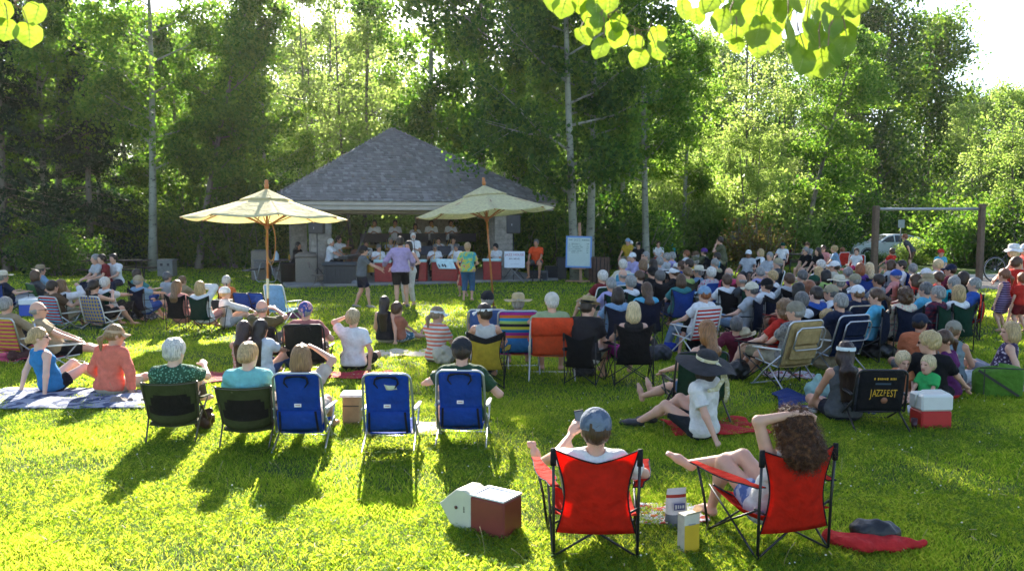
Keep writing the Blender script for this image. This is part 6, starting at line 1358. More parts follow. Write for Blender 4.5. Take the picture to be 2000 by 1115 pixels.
def sax(o, lab):
    W = [a[2] for a in o_info[o.name]['A']]; H_ = o_info[o.name]['Hm'].translation; b = MB(); m = H_ + Vector((0, .13, -.07)); t = (W[0] + W[1]) / 2
    b.tube([m, m + Vector((0, .10, .02)), m + Vector((.03, .14, -.06)), m.lerp(t, .8) + Vector((.05, .1, -.05)), t + Vector((.12, .06, -.34)), t + Vector((.15, .12, -.40)), t + Vector((.15, .20, -.34)), t + Vector((.13, .24, -.18)), t + Vector((.12, .28, -.10))], [.006, .008, .012, .02, .032, .036, .04, .055, .075], 10)
    for q in range(5): b.ball(m.lerp(t, .7 + .1 * q) + Vector((.09 + .01 * q, .12, -.1 - .05 * q)), .014, 5)
    put(o, b, 'saxophone', BRASS, lab, 'saxophone', 'saxophones of the front row')
def trombone(o, lab):
    H_ = o_info[o.name]['Hm'].translation; m = H_ + Vector((0, .14, -.06)); b = MB(); d = Vector((.05, .6, -.75)).normalized(); s = Vector((1, 0, 0))
    b.tube([m, m + d * .75, m + d * .80 + s * .05, m + d * .75 + s * .10, m + d * .10 + s * .10], .008, 7); b.tube([m + d * .12 + s * .10, m - d * .12 + s * .10, m - d * .14 + s * .18, m + d * .1 + s * .2, m + d * .30 + s * .2, m + d * .36 + s * .2], [.009, .009, .011, .02, .045, .09], 9)
    put(o, b, 'trombone', BRASS, lab, 'trombone', 'trombones of the middle row')
pls = [(741, 484, 28.9, 'saxophone player left of the dancing couple in white shirt and dark tie', -155), (850, 485, 29.2, 'bent saxophone player behind the music stand with the white sheet', -170), (891, 482, 29.5, 'saxophone player half hidden behind the woman in the dyed shirt', 170), (968, 488, 29.9, 'dark haired saxophone player behind the right umbrella pole', 150)]
for px, py, d, who, y in pls:
    o = music_player(px, py, d, who, yaw=y, look=(0, -18), hair=('short', 'black' if px == 968 else 'dgrey'), glasses=px == 850); sax(o, 'brass saxophone of the ' + ' '.join(who.split()[:11]))
for px, py, d, who, y in [(764, 471, 31.2, 'trombone player with red face left of the purple shirt', -160), (857, 474, 31.4, 'trombone player between two front row saxophones', -175), (886, 478, 31.8, 'trombone player half hidden by music stands', 175), (782, 472, 31.0, 'dark haired trombone player just behind the purple shirt', 180)]:
    o = music_player(px, py, d, who, z=.28, yaw=y, hair=('short', 'grey' if px == 764 else 'dark'), hands=((-.08, .36, .98), (.10, .55, .84))); trombone(o, 'brass trombone of the ' + ' '.join(who.split()[:11]))
for n_, (px, py, d, who) in enumerate([(733, 437, 33.0, 'leftmost back row trumpet player in cream shirt'), (773, 438, 33.3, 'second trumpet player of the back row in cream shirt'), (812, 447, 33.6, 'shorter dark haired trumpet player of the back row'), (843, 441, 33.9, 'broad trumpet player of the back row beside the umbrella edge'), (881, 444, 34.2, 'trumpet player under the edge of the right umbrella')]):
    o = music_player(px, py, d, who, z=.5, pose='stand', yaw=180 + 4 * n_, top=('tee', K['white']), hair=('bob' if n_ == 2 else 'short', 'dark'), sk=3, H=1.58 if n_ == 2 else 1.74, hands=((-.07, .22, 1.22), (.07, .26, 1.22)), w=1.15 if n_ == 3 else 1.0)
    H_ = o_info[o.name]['Hm'].translation; b = MB(); m = H_ + Vector((0, .12, -.07)); b.tube([m, m + Vector((0, .30, -.05)), m + Vector((0, .40, -.06)), m + Vector((0, .44, -.065))], [.006, .009, .03, .055], 8); b.tube([m + Vector((0, .1, -.02)), m + Vector((0, .12, -.11)), m + Vector((0, .28, -.13)), m + Vector((0, .28, -.05))], .008, 6)
    put(o, b, 'trumpet', BRASS, 'trumpet of the ' + ' '.join(who.split()[:11]), 'trumpet', 'trumpets of the back row')
o = music_player(808, 470, 28.3, 'white bearded clarinet player standing in white shirt and dark trousers', pose='stand', z=.06, yaw=-165, H=1.74, hair=('short', 'white'), beard='white', hands=((-.04, .25, 1.16), (.04, .30, 1.02)), w=1.12)
H_ = o_info[o.name]['Hm'].translation; b = MB(); m = H_ + Vector((0, .12, -.07)); b.tube([m, m + Vector((0, .22, -.38)), m + Vector((0, .25, -.44)), m + Vector((0, .27, -.48))], [.008, .014, .018, .034], 8); put(o, b, 'clarinet', BLK, 'black clarinet held by the white bearded standing player', 'clarinet')
o = music_player(648, 470, 28.6, 'grey haired pianist in white polo shirt seated side on', pose='stool', yaw=-92, hair=('short', 'white'), hz=.70, feet=((-.12, .36, .12), (.12, .38, .12)), hands=((-.14, .48, .78), (.14, .5, .78)))
o = music_player(663, 462, 30.2, 'dark haired double bass player behind the pianist', pose='stand', z=-.05, yaw=-110, hair=('short', 'dark'), hands=((-.2, .3, 1.45), (.1, .35, .95)))
b = MB(); p = at_d(676, 29.9); bd = [(.02, .12), (.20, .2), (.30, .42), (.28, .60), (.19, .76), (.20, .92), (.22, 1.02), (.12, 1.14), (.03, 1.17)]
M = Matrix.Rotation(R(24), 4, 'Y'); b.lathe(bd, 18, 0, M @ Matrix.Diagonal((1, .36, 1, 1))); b.bar(M @ Vector((0, -.10, 1.0)), M @ Vector((0, -.06, 1.82)), .05, .03, 1, up=(0, 1, 0)); b.ball(M @ Vector((0, -.06, 1.86)), .04, 6, 1); b.tube([M @ Vector((0, 0, .14)), M @ Vector((0, 0, -.04))], .01, 6, 1)
q = b.build('double_bass', [plain('bass varnish', (.12, .04, .015), .3), BLK]); q.location = (p.x, p.y, .08); tag(q, 'dark double bass leaning behind the keyboard', 'double bass')
b = MB(); b.box((0, 0, .83), (1.35, .34, .12), bev=.02); b.box((0, -.05, .893), (1.2, .13, .008), m=1)
for i in range(25): b.box((-.58 + i * .048, -.02, .90), (.022, .08, .01), m=0)
for s_ in (-1, 1): b.bar((s_ * .5, 0, 0), (-s_ * .5, 0, .76), .04, .03)
q = b.build('keyboard', [plain('black plastic', (.014, .014, .016), .35), plain('ivory', (.7, .7, .66), .3)]); p = at_d(682, 28.7); q.location = (p.x, p.y, .1); q.rotation_euler = (0, 0, R(85)); tag(q, 'black electric keyboard on crossed legs in front of the pianist', 'keyboard')
def drums():
    p = at_d(703, 30.4); o = thing('drum_kit', 'drum kit with a yellow drum behind the boy in the grey shirt', 'drum kit', (p.x, p.y, .1)); yl = plain('yellow drum shell', (.62, .36, .02), .3); sk_ = plain('drum head', (.7, .7, .66), .5); ch_ = plain('chrome', (.6, .6, .6), .2, .9)
    for (x, y, z, r, h, rx, nm) in [(0, .1, .28, .27, .38, 90, 'bass_drum'), (-.18, -.2, .72, .17, .2, 20, 'tom'), (.2, -.2, .74, .17, .22, 20, 'tom'), (.45, .2, .34, .2, .34, 0, 'floor_tom'), (-.45, .2, .56, .18, .14, 0, 'snare')]:
        M = Matrix.Translation((x, y, z)) @ Matrix.Rotation(R(rx), 4, 'X'); b = MB(); b.lathe([(.001, -h / 2), (r, -h / 2)], 20, 1, M); b.lathe([(r, -h / 2), (r, h / 2)], 20, 0, M); b.lathe([(r, h / 2), (.001, h / 2)], 20, 1, M)
        for zz in (-h / 2, h / 2): b.tube([M @ Vector((cos(a) * r, sin(a) * r, zz)) for a in [2 * pi * i / 20 for i in range(20)]], .012, 5, 2, closed=True)
        b.tube([(x, y, 0), (x, y, z - h * .4)], .012, 5, 2); b.build(nm, [yl, sk_, ch_], o)
    for (x, y, z, r) in [(-.5, -.1, 1.1, .24), (.55, -.1, 1.15, .26), (-.65, .2, .85, .18)]:
        M = Matrix.Translation((x, y, z)) @ Matrix.Rotation(R(12), 4, 'X'); b = MB(); b.lathe([(.001, .02), (.04, .02), (r, 0), (r, -.003), (.001, .01)], 20, 0, M); b.tube([(x, y, z), (x, y, 0)], .01, 5, 1); b.build('cymbal', [BRASS, ch_], o)
drums()
music_player(716, 470, 31.2, 'drummer in white shirt behind the yellow drum', yaw=190, hair=('short', 'dark'), z=.15)
# red fronted music desks, stands
def desk(px, d, wd, lab, sheet_=False):
    p = at_d(px, d); o = thing('music_desk', lab, 'music stand', (p.x, p.y, .10 if d > 28.3 else .1), R(-8), 'red fronted music desks of the front row'); b = MB(); b.box((0, 0, .34), (wd, .03, .66), bev=.008); b.box((-wd / 2, .10, .34), (.03, .22, .66)); b.box((wd / 2, .10, .34), (.03, .22, .66)); b.build('front_panel', plain('red painted panel', (.27, .010, .010), .5, var=.25), o)
    b = MB(); b.tube([(-wd / 2 - .03, -.01, .71), (wd / 2 + .03, -.01, .71)], .055, 12); b.box((0, .10, .715), (wd + .02, .2, .03)); b.build('shelf', plain('pale blue board', (.42, .58, .58), .6), o)
    if sheet_:
        b = MB(); b.sheet(lambda u, v: ((u - .5) * .62 + .16 * v, -.07 - .10 * v, .78 - .34 * v - .05 * sin(pi * v)), 8, 8, 0, .004)
        for (x, z0, w_) in ((-.14, .50, .03), (-.02, .52, .05), (.07, .50, .05)): b.bar((x - .03 + .0, -.155, .60), (x + .03, -.172, z0), w_, .004, 1, up=(0, -1, 0))
        b.build('hanging_sheet', [plain('pale cloth', (.50, .66, .66), .8), plain('black print', (.03, .05, .06), .8)], o)
desk(818, 28.35, .50, 'red fronted music desk behind the purple shirt'); desk(868, 28.4, .86, 'red fronted music desk with a pale printed sheet hanging over it', True); desk(961, 28.9, .60, 'red fronted music desk beside the right umbrella pole'); desk(748, 28.0, .55, 'red fronted music desk in front of the leftmost saxophone player')
def mstand(px, d, z, lab, w_=.52):
    p = at_d(px, d); o = thing('music_stand', lab, 'music stand', (p.x, p.y, .1), R(5), 'black music stands'); b = MB(); b.box(None, (w_, .02, .34), M=Matrix.Translation((0, 0, z)) @ Matrix.Rotation(R(-20), 4, 'X')); b.box((0, .05, z - .17), (w_, .08, .02)); b.build('desk', BLK, o)
    b = MB(); b.tube([(0, 0, z - .1), (0, 0, .2)], .014, 6); b.build('pole', BLK, o)
    for a in range(3): b = MB(); b.tube([(0, 0, .25), (cos(a * 2.1) * .25, sin(a * 2.1) * .25, .01)], .01, 5); b.build('leg', BLK, o)
for i, px in enumerate((720, 746, 792, 822, 856, 893, 915)): mstand(px, 32.2 + i * .12, 1.42, NTH[i] + ' black music stand of the back row counted from the left', .62)
for i, px in enumerate((833, 868, 905)): mstand(px, 30.2, 1.0, NTH[i] + ' black music stand of the middle row counted from the left', .5)
def speaker_box(px, d, zc, w_, h, lab, rz=0, pole=True):
    p = at_d(px, d); o = thing('speaker', lab, 'speaker', (p.x, p.y, .1), R(rz)); b = MB(); z = zc - .1; b.box((0, 0, z), (w_, .36, h), bev=.02); b.build('cabinet', plain('black speaker cabinet', (.016, .016, .018), .6), o)
    b = MB(); b.box((0, -.185, z), (w_ - .05, .01, h - .06)); b.build('grille', plain('speaker grille', (.03, .03, .032), .5, bmp=.8, bsc=300), o); b = MB(); b.box((-.06, -.193, z - .02), (.02, .006, .07)); b.build('badge', plain('badge', (.5, .5, .5), .4), o)
    if pole:
        b = MB(); b.tube([(0, 0, 0.1), (0, 0, z - h / 2)], .018, 8); b.build('pole', BLK, o)
        for a in range(3): b = MB(); b.tube([(0, 0, .5), (cos(a * 2.1 + .5) * .42, sin(a * 2.1 + .5) * .42, .01)], .012, 6); b.build('leg', BLK, o)
speaker_box(621, 27.9, 1.97, .50, .42, 'dark speaker on a tripod under the left umbrella edge'); speaker_box(1003, 29.2, 2.07, .50, .66, 'tall black speaker on a tripod at the right end of the stage')
p = at_z(1050, 549); b = MB(); b.add([(-.36, -.2, 0), (.36, -.2, 0), (.36, .2, 0), (-.36, .2, 0), (-.36, -.12, .40), (.36, -.12, .40), (.36, .2, .18), (-.36, .2, .18)], [(3, 2, 1, 0), (0, 1, 5, 4), (4, 5, 6, 7), (2, 3, 7, 6), (1, 2, 6, 5), (3, 0, 4, 7)]); b.box((0, -.17, .2), (.6, .03, .28), m=1)
q = b.build('stage_monitor', [BLK, plain('monitor grille', (.03, .03, .03), .7)]); q.location = p; q.rotation_euler = (0, 0, R(6)); tag(q, 'black wedge monitor on the grass below the man in the orange shirt', 'speaker')
# sign board
def sign():
    p = at_d(1005, 28.7); o = thing('sign_board', 'white sign reading jazz house big band on a folding stand', 'sign', (p.x, p.y, .02), R(-4)); z = zrow(507, 28.7) - .02
    b = MB(); b.box((0, 0, z), (.72, .012, .58), bev=.003); b.build('board', plain('white card', (.62, .66, .72), .6, var=.05), o); M = Matrix.Translation((0, -.0085, 0))
    b = MB(); text_mesh('JAZZ HOUSE', .115, M @ Matrix.Translation((0, 0, z + .13)), b, 0); text_mesh('BIG BAND', .085, M @ Matrix.Translation((0, 0, z + .0)), b, 1); marks(b, M, -.14, .17, z - .16, .02, 2, 3); b.build('lettering', [plain('red print', (.35, .02, .05), .6), plain('dark print', (.06, .03, .06), .6), plain('grey print', (.3, .3, .35), .6)], o)
    for s_ in (-1, 1): b = MB(); b.bar((s_ * .34, .05, 0), (-s_ * .20, .04, z - .24), .025, .02); b.build('stand_leg', plain('stand metal', (.25, .25, .26), .4, .6), o)
sign()
def easel():
    p = at_z(1130, 552); o = thing('easel', 'wooden easel holding a blue edged schedule board', 'easel', p, R(-6)); wd = plain('easel wood', (.34, .18, .10), .6, var=.2); b = MB(); b.bar((.08, .06, .0), (.02, .10, 2.12), .10, .04, up=(0, 1, 0)); b.build('mast', wd, o)
    b = MB(); b.box((0.02, .05, .05), (1.0, .10, .06), bev=.01); b.build('foot_bar', wd, o); b = MB(); b.box((0, -.02, .50), (.5, .08, .04), bev=.005); b.build('ledge', wd, o)
    for s_ in (-1, 1): b = MB(); b.box((s_ * .25, .15, .03), (.06, .6, .05), bev=.01); b.build('foot', wd, o)
    M = Matrix.Translation((0, -.02, 1.09)) @ Matrix.Rotation(R(-4), 4, 'X') @ Matrix.Rotation(R(1), 4, 'Y'); b = MB(); b.box(None, (.92, .02, 1.12), M=M, bev=.004); b.box(None, (.80, .004, 1.00), M=M @ Matrix.Translation((0, -.012, 0)), m=1); b.build('schedule_board', [plain('blue board edge', (.10, .22, .48), .5, var=.05), plain('cream paper', (.42, .50, .46), .7, var=.05)], o)
    b = MB(); M2 = M @ Matrix.Translation((0, -.0155, 0)); text_mesh('JAZZ', .10, M2 @ Matrix.Translation((-.06, 0, .39)), b, 0); marks(b, M2, -.36, -.20, .42, .06, 0, 1); marks(b, M2, .10, .36, .42, .06, 0, 2)
    for i in range(6): z = .29 - i * .062; marks(b, M2, -.36, -.30 + .02 * (i % 2), z, .035, 0, 10 + i); marks(b, M2, -.26, .02 + .03 * ((i * 7) % 5), z, .035, 0, 20 + i); marks(b, M2, .27, .34, z, .035, 0, 30 + i)
    b.build('lettering', plain('grey green print', (.12, .18, .16), .7), o)
easel()
person('man in orange printed T-shirt and shorts on a high stool by the speaker', px=1047, py=477, depth=29.2, pose='stool', yaw=165, hd=.0, hair=('short', 'dgrey'), top=('tee', (.72, .08, .02)), bot=('shorts', (.10, .10, .09)), sk=3, w=1.1, H=1.8)
i = o_info['person' if False else [q for q in o_info][-1]]; b = MB(); b.cyl((0, 0, .70 - .115), .17, .04, 16)
st = thing('bar_stool', 'dark bar stool under the man in the orange shirt', 'stool', i['loc'] + Matrix.Rotation(i['ya'], 3, 'Z') @ Vector((0, -.06, 0))); b.build('seat', BLK, st)
for a in range(4): b = MB(); b.tube([(cos(a * pi / 2 + .8) * .12, sin(a * pi / 2 + .8) * .12, .58), (cos(a * pi / 2 + .8) * .2, sin(a * pi / 2 + .8) * .2, 0)], .014, 6); b.build('leg', BLK, st)
b = MB(); b.tube([(cos(a) * .17, sin(a) * .17, .22) for a in [2 * pi * k / 12 for k in range(12)]], .01, 5, closed=True); b.build('foot_ring', BLK, st)
# ---- dancers and people in front of the stage
person('boy in grey T-shirt, dark shorts and black cap dancing', px=712, py=490, depth=20.6, pose='stand', hd=0, yaw=-70, H=1.60, hair=('short', 'dark'), hat=('cap', (.02, .02, .025)), top=('tee', (.12, .14, .16)), bot=('shorts', (.012, .016, .035)), hands=((-.05, .48, 1.02), (.12, .46, .98)), feet=((-.12, -.14, .09), (.10, .18, .09)), shoes=(.25, .24, .22), lean=-6)
person('man in lilac shirt and black shorts dancing with his back to the camera', px=783, py=471, depth=20.6, pose='stand', hd=0, yaw=6, H=1.84, hair=('short', 'dark'), top=('long', (.46, .36, .62)), bot=('shorts', (.010, .010, .012)), hands=((-.42, .30, 1.08), (.30, .32, 1.05)), feet=((-.10, -.02, .09), (.16, .10, .09)), shoes=(.1, .1, .12), w=1.08)
person('dark haired woman in white trousers dancing behind the man in lilac', px=799, py=478, depth=21.3, pose='stand', hd=0, yaw=160, H=1.70, hair=('bob', 'dark'), top=('tank', (.7, .7, .7)), bot=('pants', (.62, .60, .55)), hands=((-.3, .3, 1.08), (.35, .3, 1.0)))
person('woman in tie dyed shirt and blue capri trousers standing before the stage', px=914, py=482, depth=22.5, pose='stand', hd=0, yaw=-8, H=1.62, hair=('short', (.45, .30, .17)), top=('tee', cloth((.3, .4, .2), 'tie', (0, 0, 0), .12, 1.4)), bot=('capri', (.05, .13, .26)), hands=((-.24, .12, .86), (.16, .28, .98)), w=1.14)
person('small child hidden behind the woman in the tie dyed shirt', px=905, py=535, depth=23.4, pose='stand', hd=0, yaw=150, H=1.0, child=True, hs=1.0, hair=('short', 'brown'), top=('tee', (.5, .04, .04)), bot=('shorts', (.4, .05, .05)))
person('dark haired woman in black sitting at the table behind the stone litter bin', px=584, py=482, depth=30.2, pose='bench', hd=.1, yaw=-110, hair=('longer', 'black'), top=('long', (.015, .012, .012)), bot=('pants', (.02, .02, .02)), sk=3)
# ================================================================ OBJECTS
def solo(b, name, mats, label, cat, loc, rz=0, group=None):
    q = b.build(name, mats); q.location = loc; q.rotation_euler = (0, 0, R(rz)); return tag(q, label, cat, group)
rnd = random.Random(5)
def blanket(px, py, w_, d, mat, label, cat='blanket', rz=0, seed=1, amp=.012, depth=None):
    r = random.Random(seed); ph = [r.uniform(0, 6) for _ in range(6)]; b = MB()
    def fn(u, v):
        x, y = (u - .5) * w_, (v - .5) * d; e = .035 * w_ * (sin(5 * v + ph[0]) * (2 * u - 1) ** 3 + 0); f = .04 * d * sin(6 * u + ph[1]) * (2 * v - 1) ** 3
        z = .016 + amp * (1 + sin(7 * x / w_ * 2 + ph[2] + 3 * sin(4 * v + ph[3])) * cos(6 * v + ph[4])) + .012 * max(0, sin(13 * u + 9 * v + ph[5])) ** 3
        return (x + e, y + f, z)
    b.sheet(fn, 26, 22, 0, .006); p = at_z(px, py); return solo(b, cat.replace(' ', '_'), mat, label, cat, (p.x, p.y, .0), rz)
def pouch(name, mat, label, cat, px, py, r, rz=0, seed=0, extra=None, rough=.02, sink=.0):
    """soft lumpy thing lying on the ground"""
    p = at_z(px, py); q_ = random.Random(seed); pr = [ell((0, 0, r[2] * .92), r, k=.04)] + [ell((q_.uniform(-.5, .5) * r[0], q_.uniform(-.5, .5) * r[1], r[2] * q_.uniform(.6, 1.3)), (r[0] * q_.uniform(.35, .6), r[1] * q_.uniform(.35, .6), r[2] * q_.uniform(.4, .7)), k=.05) for _ in range(4)] + (extra or [])
    o = solid(name, pr, max(.010, min(.02, p.y * .0013)), mat, None, 0, clips=[((0, 0, .004), (0, 0, -1))], rough=(rough, 26, 30)); o.location = (p.x, p.y, 0); o.rotation_euler = (0, 0, R(rz)); return tag(o, label, cat)
# --- blankets and towels
blanket(130, 782, 2.5, 1.1, cloth((.30, .32, .40), 'patch', (.05, .07, .14), 0, .8), 'blue and white patterned blanket under the two women at the left', rz=-3, seed=2, amp=.02)
blanket(1392, 838, .98, .62, cloth((.45, .02, .02), tr=0), 'red towel under the woman in the wide dark hat', 'towel', rz=8, seed=3, amp=.02)
blanket(1600, 790, 1.0, 1.0, cloth((.015, .035, .14), tr=0), 'crumpled blue blanket beside the woman with the headband', rz=-10, seed=4, amp=.03)
blanket(700, 735, .9, .5, cloth((.40, .03, .04), tr=0), 'red towel under the blond woman in the white T-shirt', 'towel', rz=5, seed=5)
blanket(430, 738, 1.0, .8, cloth((.32, .05, .06), tr=0), 'dark red blanket between the front row and the two long haired girls', seed=6)
blanket(800, 692, 1.1, .7, cloth((.60, .52, .40), tr=0), 'pale cloth beside the woman in the striped shirt', seed=7)
blanket(1215, 690, 1.3, .8, cloth((.38, .10, .09), 'patch', (.45, .42, .40), 0, 1.2), 'red and white cloth beside the woman with the pale bob', seed=8, amp=.03)
blanket(330, 617, 2.2, 1.5, cloth((.55, .42, .24), 'patch', (.50, .12, .10), 0, .7), 'tan and red blanket under the left group', rz=6, seed=9)
blanket(405, 618, 1.0, .7, cloth((.50, .52, .55), tr=0), 'pale blue grey blanket beside the trolley bag', seed=10)
blanket(30, 700, 1.3, .8, cloth((.55, .06, .14), tr=0), 'pink blanket at the left picture edge', seed=11, amp=.03)
blanket(150, 640, 1.5, .8, cloth((.05, .10, .09), tr=0), 'dark green blanket under the outstretched legs', seed=12)
blanket(1905, 752, 1.5, 1.0, cloth((.40, .22, .18), 'patch', (.45, .40, .42), 0, 1.2), 'mixed red and grey blanket at the right', seed=13, amp=.03)
blanket(1290, 1008, .62, .42, cloth((.78, .76, .74), 'patch', (.62, .10, .06), .1, 2.2), 'white paper with coloured pictures lying between the red chairs', 'newspaper', rz=4, seed=14, amp=.012)
blanket(1540, 735, .7, .5, cloth((.5, .48, .5), 'patch', (.3, .06, .06), 0, 2), 'newspaper under the tan backpack chair', 'newspaper', seed=15)
blanket(790, 840, .8, .5, cloth((.62, .55, .55), tr=.05), 'pale pink cloth between the two right blue chairs', 'towel', seed=16)
blanket(1640, 527, 3.4, 1.2, cloth((.28, .05, .10), tr=0), 'long dark red rug of the back row families', 'rug', seed=17)
# --- foreground: open cooler with swung lid
def cooler_open():
    p = at_z(968, 1052); o = thing('cooler', 'small dark red and cream cooler with its lid swung open in the foreground', 'cooler', (p.x, p.y + .14, 0), R(-34)); red = plain('dark red plastic', (.20, .035, .025), .45, var=.08); cr = plain('cream plastic', (.56, .54, .40), .4, var=.05); wh = plain('white liner', (.80, .79, .76), .45, var=.04)
    b = MB(); W, D, Hh = .30, .24, .27; b.box((0, 0, Hh / 2), (W, D, Hh), bev=.014); bd = b.build('body', red, o)
    b = MB(); z = Hh + .001
    for (c, d) in (((0, D / 2 - .012, z + .006), (W, .026, .014)), ((0, -D / 2 + .012, z + .006), (W, .026, .014)), ((W / 2 - .012, 0, z + .006), (.026, D - .05, .014)), ((-W / 2 + .012, 0, z + .006), (.026, D - .05, .014))): b.box(c, d, bev=.003)
    b.box((0, 0, z - .0), (W - .05, D - .05, .004)); b.build('liner', wh, o)
    # tent shaped lid hanging open at the left side, its flat cream face towards the camera
    b = MB(); n = 18; prof = [(-.04, .27), (.0, .285), (-.02, .30)]
    out = [(-.005, .015), (-.03, .0), (-.13, .0), (-.20, .03), (-.26, .12), (-.30, .165), (-.27, .185), (-.22, .23), (-.14, .295), (-.06, .305), (-.005, .28)]
    th = .20; m_ = len(out); vs = [(x - W / 2 + .02, -.125, z_) for x, z_ in out] + [(x - W / 2 + .02, -.125 + th * (1 if x > -.2 else .55), z_) for x, z_ in out]
    b.add(vs, [tuple(range(m_ - 1, -1, -1)), tuple(range(m_, 2 * m_))] + [(i, (i + 1) % m_, m_ + (i + 1) % m_, m_ + i) for i in range(m_)]); lid = b.build('lid', cr, o)
    bv = lid.modifiers.new('b', 'BEVEL'); bv.width = .012; bv.segments = 3
    b = MB(); b.lathe([(.0001, 0), (.011, .001), (.013, .006), (.0001, .008)], 14, 0, Matrix.Translation((-W / 2 - .115, -.1255, .165)) @ Matrix.Rotation(pi / 2, 4, 'X')); b.build('button', plain('brown button', (.10, .02, .01), .4), lid)
    b = MB(); M = Matrix.Translation((-W / 2 - .045, -.1265, .16)) @ Matrix.Rotation(R(90), 4, 'Y'); marks(b, M, -.022, .022, 0, .012, 0, 4, .1); b.build('emblem', plain('dark mark', (.06, .05, .04), .6), lid)
cooler_open()
def box_cooler(px, py, W, D, Hh, c1, c2, lab, rz=0, split=.52):
    p = at_z(px, py); o = thing('cooler', lab, 'cooler', (p.x, p.y + D / 2, 0), R(rz)); b = MB(); b.box((0, 0, Hh * split / 2), (W, D, Hh * split), bev=.015); b.build('body', plain('cooler plastic', c1, .4, var=.05), o); b = MB(); b.box((0, 0, Hh * split + Hh * (1 - split) / 2 + .001), (W + .015, D + .015, Hh * (1 - split)), bev=.02); b.build('lid', plain('cooler lid plastic', c2, .4, var=.04), o)
    b = MB(); b.tube([(-W / 2 - .01, 0, Hh * .62), (-W / 2 - .02, -.03, Hh * .97), (-W * .3, -D / 2 * .0, Hh + .03), (W * .3, 0, Hh + .03), (W / 2 + .02, -.03, Hh * .97), (W / 2 + .01, 0, Hh * .62)], .009, 7); b.build('handle', plain('cooler lid plastic', c2, .4, var=.04), o)
box_cooler(1828, 838, .34, .25, .37, (.45, .02, .02), (.62, .62, .56), 'upright red cooler with a tall white lid at the right', 4)
box_cooler(60, 618, .55, .32, .40, (.02, .07, .42), (.75, .75, .75), 'blue cooler with white lid behind the bald reclining man', 0, .66)
box_cooler(580, 622, .46, .28, .22, (.16, .03, .14), (.10, .20, .14), 'low purple and green box beside the empty blue chairs', 0, .6)
# bags of food
p = at_z(1322, 1030); b = MB()
def bagsh(u, v):
    a = u * 2 * pi; r = .5 * (1 - .12 * v) * (1 + .05 * sin(3 * a + 5 * v)); return (cos(a) * r * .17, sin(a) * r * .11 * (1 - .96 * v ** 2) + .02 * v * sin(4 * v), .29 * v)
b.sheet(bagsh, 24, 12, 0, .0); 
for i, f in enumerate(b.f):
    z = sum(b.v[q][2] for q in f) / len(f); b.m[i] = 1 if z < .10 else 2 if .225 < z < .25 else 0
b.box((0, -.062, .165), (.085, .004, .05), m=3); marks(b, Matrix.Translation((0, -.066, 0)), -.035, .035, .165, .035, 0, 7, .1)
o = solo(b, 'snack_bag', [plain('white foil', (.72, .66, .66), .35, var=.08), plain('grey foil', (.13, .14, .17), .35), plain('red foil', (.42, .04, .03), .35), plain('blue print', (.10, .10, .25), .4)], 'tall foil snack bag standing between the two red chairs', 'snack bag', (p.x, p.y + .04, 0), 12)
p = at_z(1346, 1082); b = MB(); b.box((0, 0, .115), (.105, .07, .23), bev=.002); b.box((0, -.0365, .09), (.104, .002, .165), m=1); b.box((.0535, 0, .115), (.002, .069, .225), m=2); b.box((0, -.0368, .175), (.05, .002, .008), m=3); b.box((.0545, 0, .10), (.002, .05, .05), m=3)
b.add([(-.052, -.035, .23), (.052, -.035, .23), (.052, -.06, .255), (-.052, -.06, .25)], [(0, 1, 2, 3)], 0); b.add([(.052, -.035, .23), (.052, .035, .23), (.08, .035, .26), (.08, -.03, .26)], [(0, 1, 2, 3)], 2)
b.v = [(x * 1.15, y * 1.15, z * 1.18) for x, y, z in b.v]
o = solo(b, 'cracker_box', [plain('card', (.55, .50, .40), .7), plain('yellow card', (.60, .38, .02), .5, var=.06), plain('orange picture card', (.62, .35, .14), .5, var=.3, sc=30), plain('grey print', (.28, .28, .26), .6)], 'open yellow cracker box standing beside the left arm of the right red chair', 'box', (p.x, p.y + .04, 0), 24)
# red sweater and black bag on the lawn, right of the right chair
pouch('red_jacket', cloth((.50, .025, .025), tr=0), 'crumpled red jacket lying on the lawn right of the red chairs', 'jacket', 1702, 1072, (.26, .11, .05), -8, 3, [cap((.1, -.04, .05), (.33, .0, .06), .045, .03), cap((-.26, .08, .04), (-.05, -.10, .05), .05, .04)], .008)
pouch('black_bag', plain('black nylon', (.012, .012, .014), .45, bmp=.5), 'flat black bag lying on the red jacket', 'bag', 1708, 1064, (.17, .08, .09), -6, 5, None, .010)
# assorted bags
pouch('plastic_bag', cloth((.42, .62, .54), tr=.35), 'pale mint plastic bag full of things on the blue blanket', 'bag', 1598, 778, (.17, .13, .12), 0, 8, [ell((-.02, 0, .26), (.05, .04, .06), k=.06)], .014)
pouch('crumpled_paper', cloth((.62, .62, .60), tr=.1), 'crumpled white paper below the mint plastic bag', 'paper', 1582, 806, (.07, .06, .035), 0, 2, None, .012)
p = at_z(1965, 778); b = MB(); b.sheet(lambda u, v: (lambda a, w: (cos(a) * abs(cos(a)) ** -.45 * .27 * w, sin(a) * abs(sin(a)) ** -.45 * .15 * w, .38 * (1 - (1 - v) ** 1.3) + .03 * cos(a) * v + .012 * sin(4 * a)))(u * 2 * pi + .001, (1 + .06 * sin(pi * v)) * (1 if v < .8 else 1 - (v - .8) * 4.9)), 40, 16); b.bar((-.27, -.165, .34), (.2, -.168, .03), .03, .008, 1, up=(0, 1, 0)); b.bar((-.20, -.165, .0), (-.20, -.168, .36), .012, .006, 1, up=(0, 1, 0)); b.tube([(-.26, -.165, .375), (.27, -.165, .375)], .008, 6, 1)
solo(b, 'cooler_bag', [cloth((.08, .19, .02), tr=.05), BLK], 'lime green cooler bag with black straps at the right edge', 'bag', (p.x, p.y + .2, 0), -14)
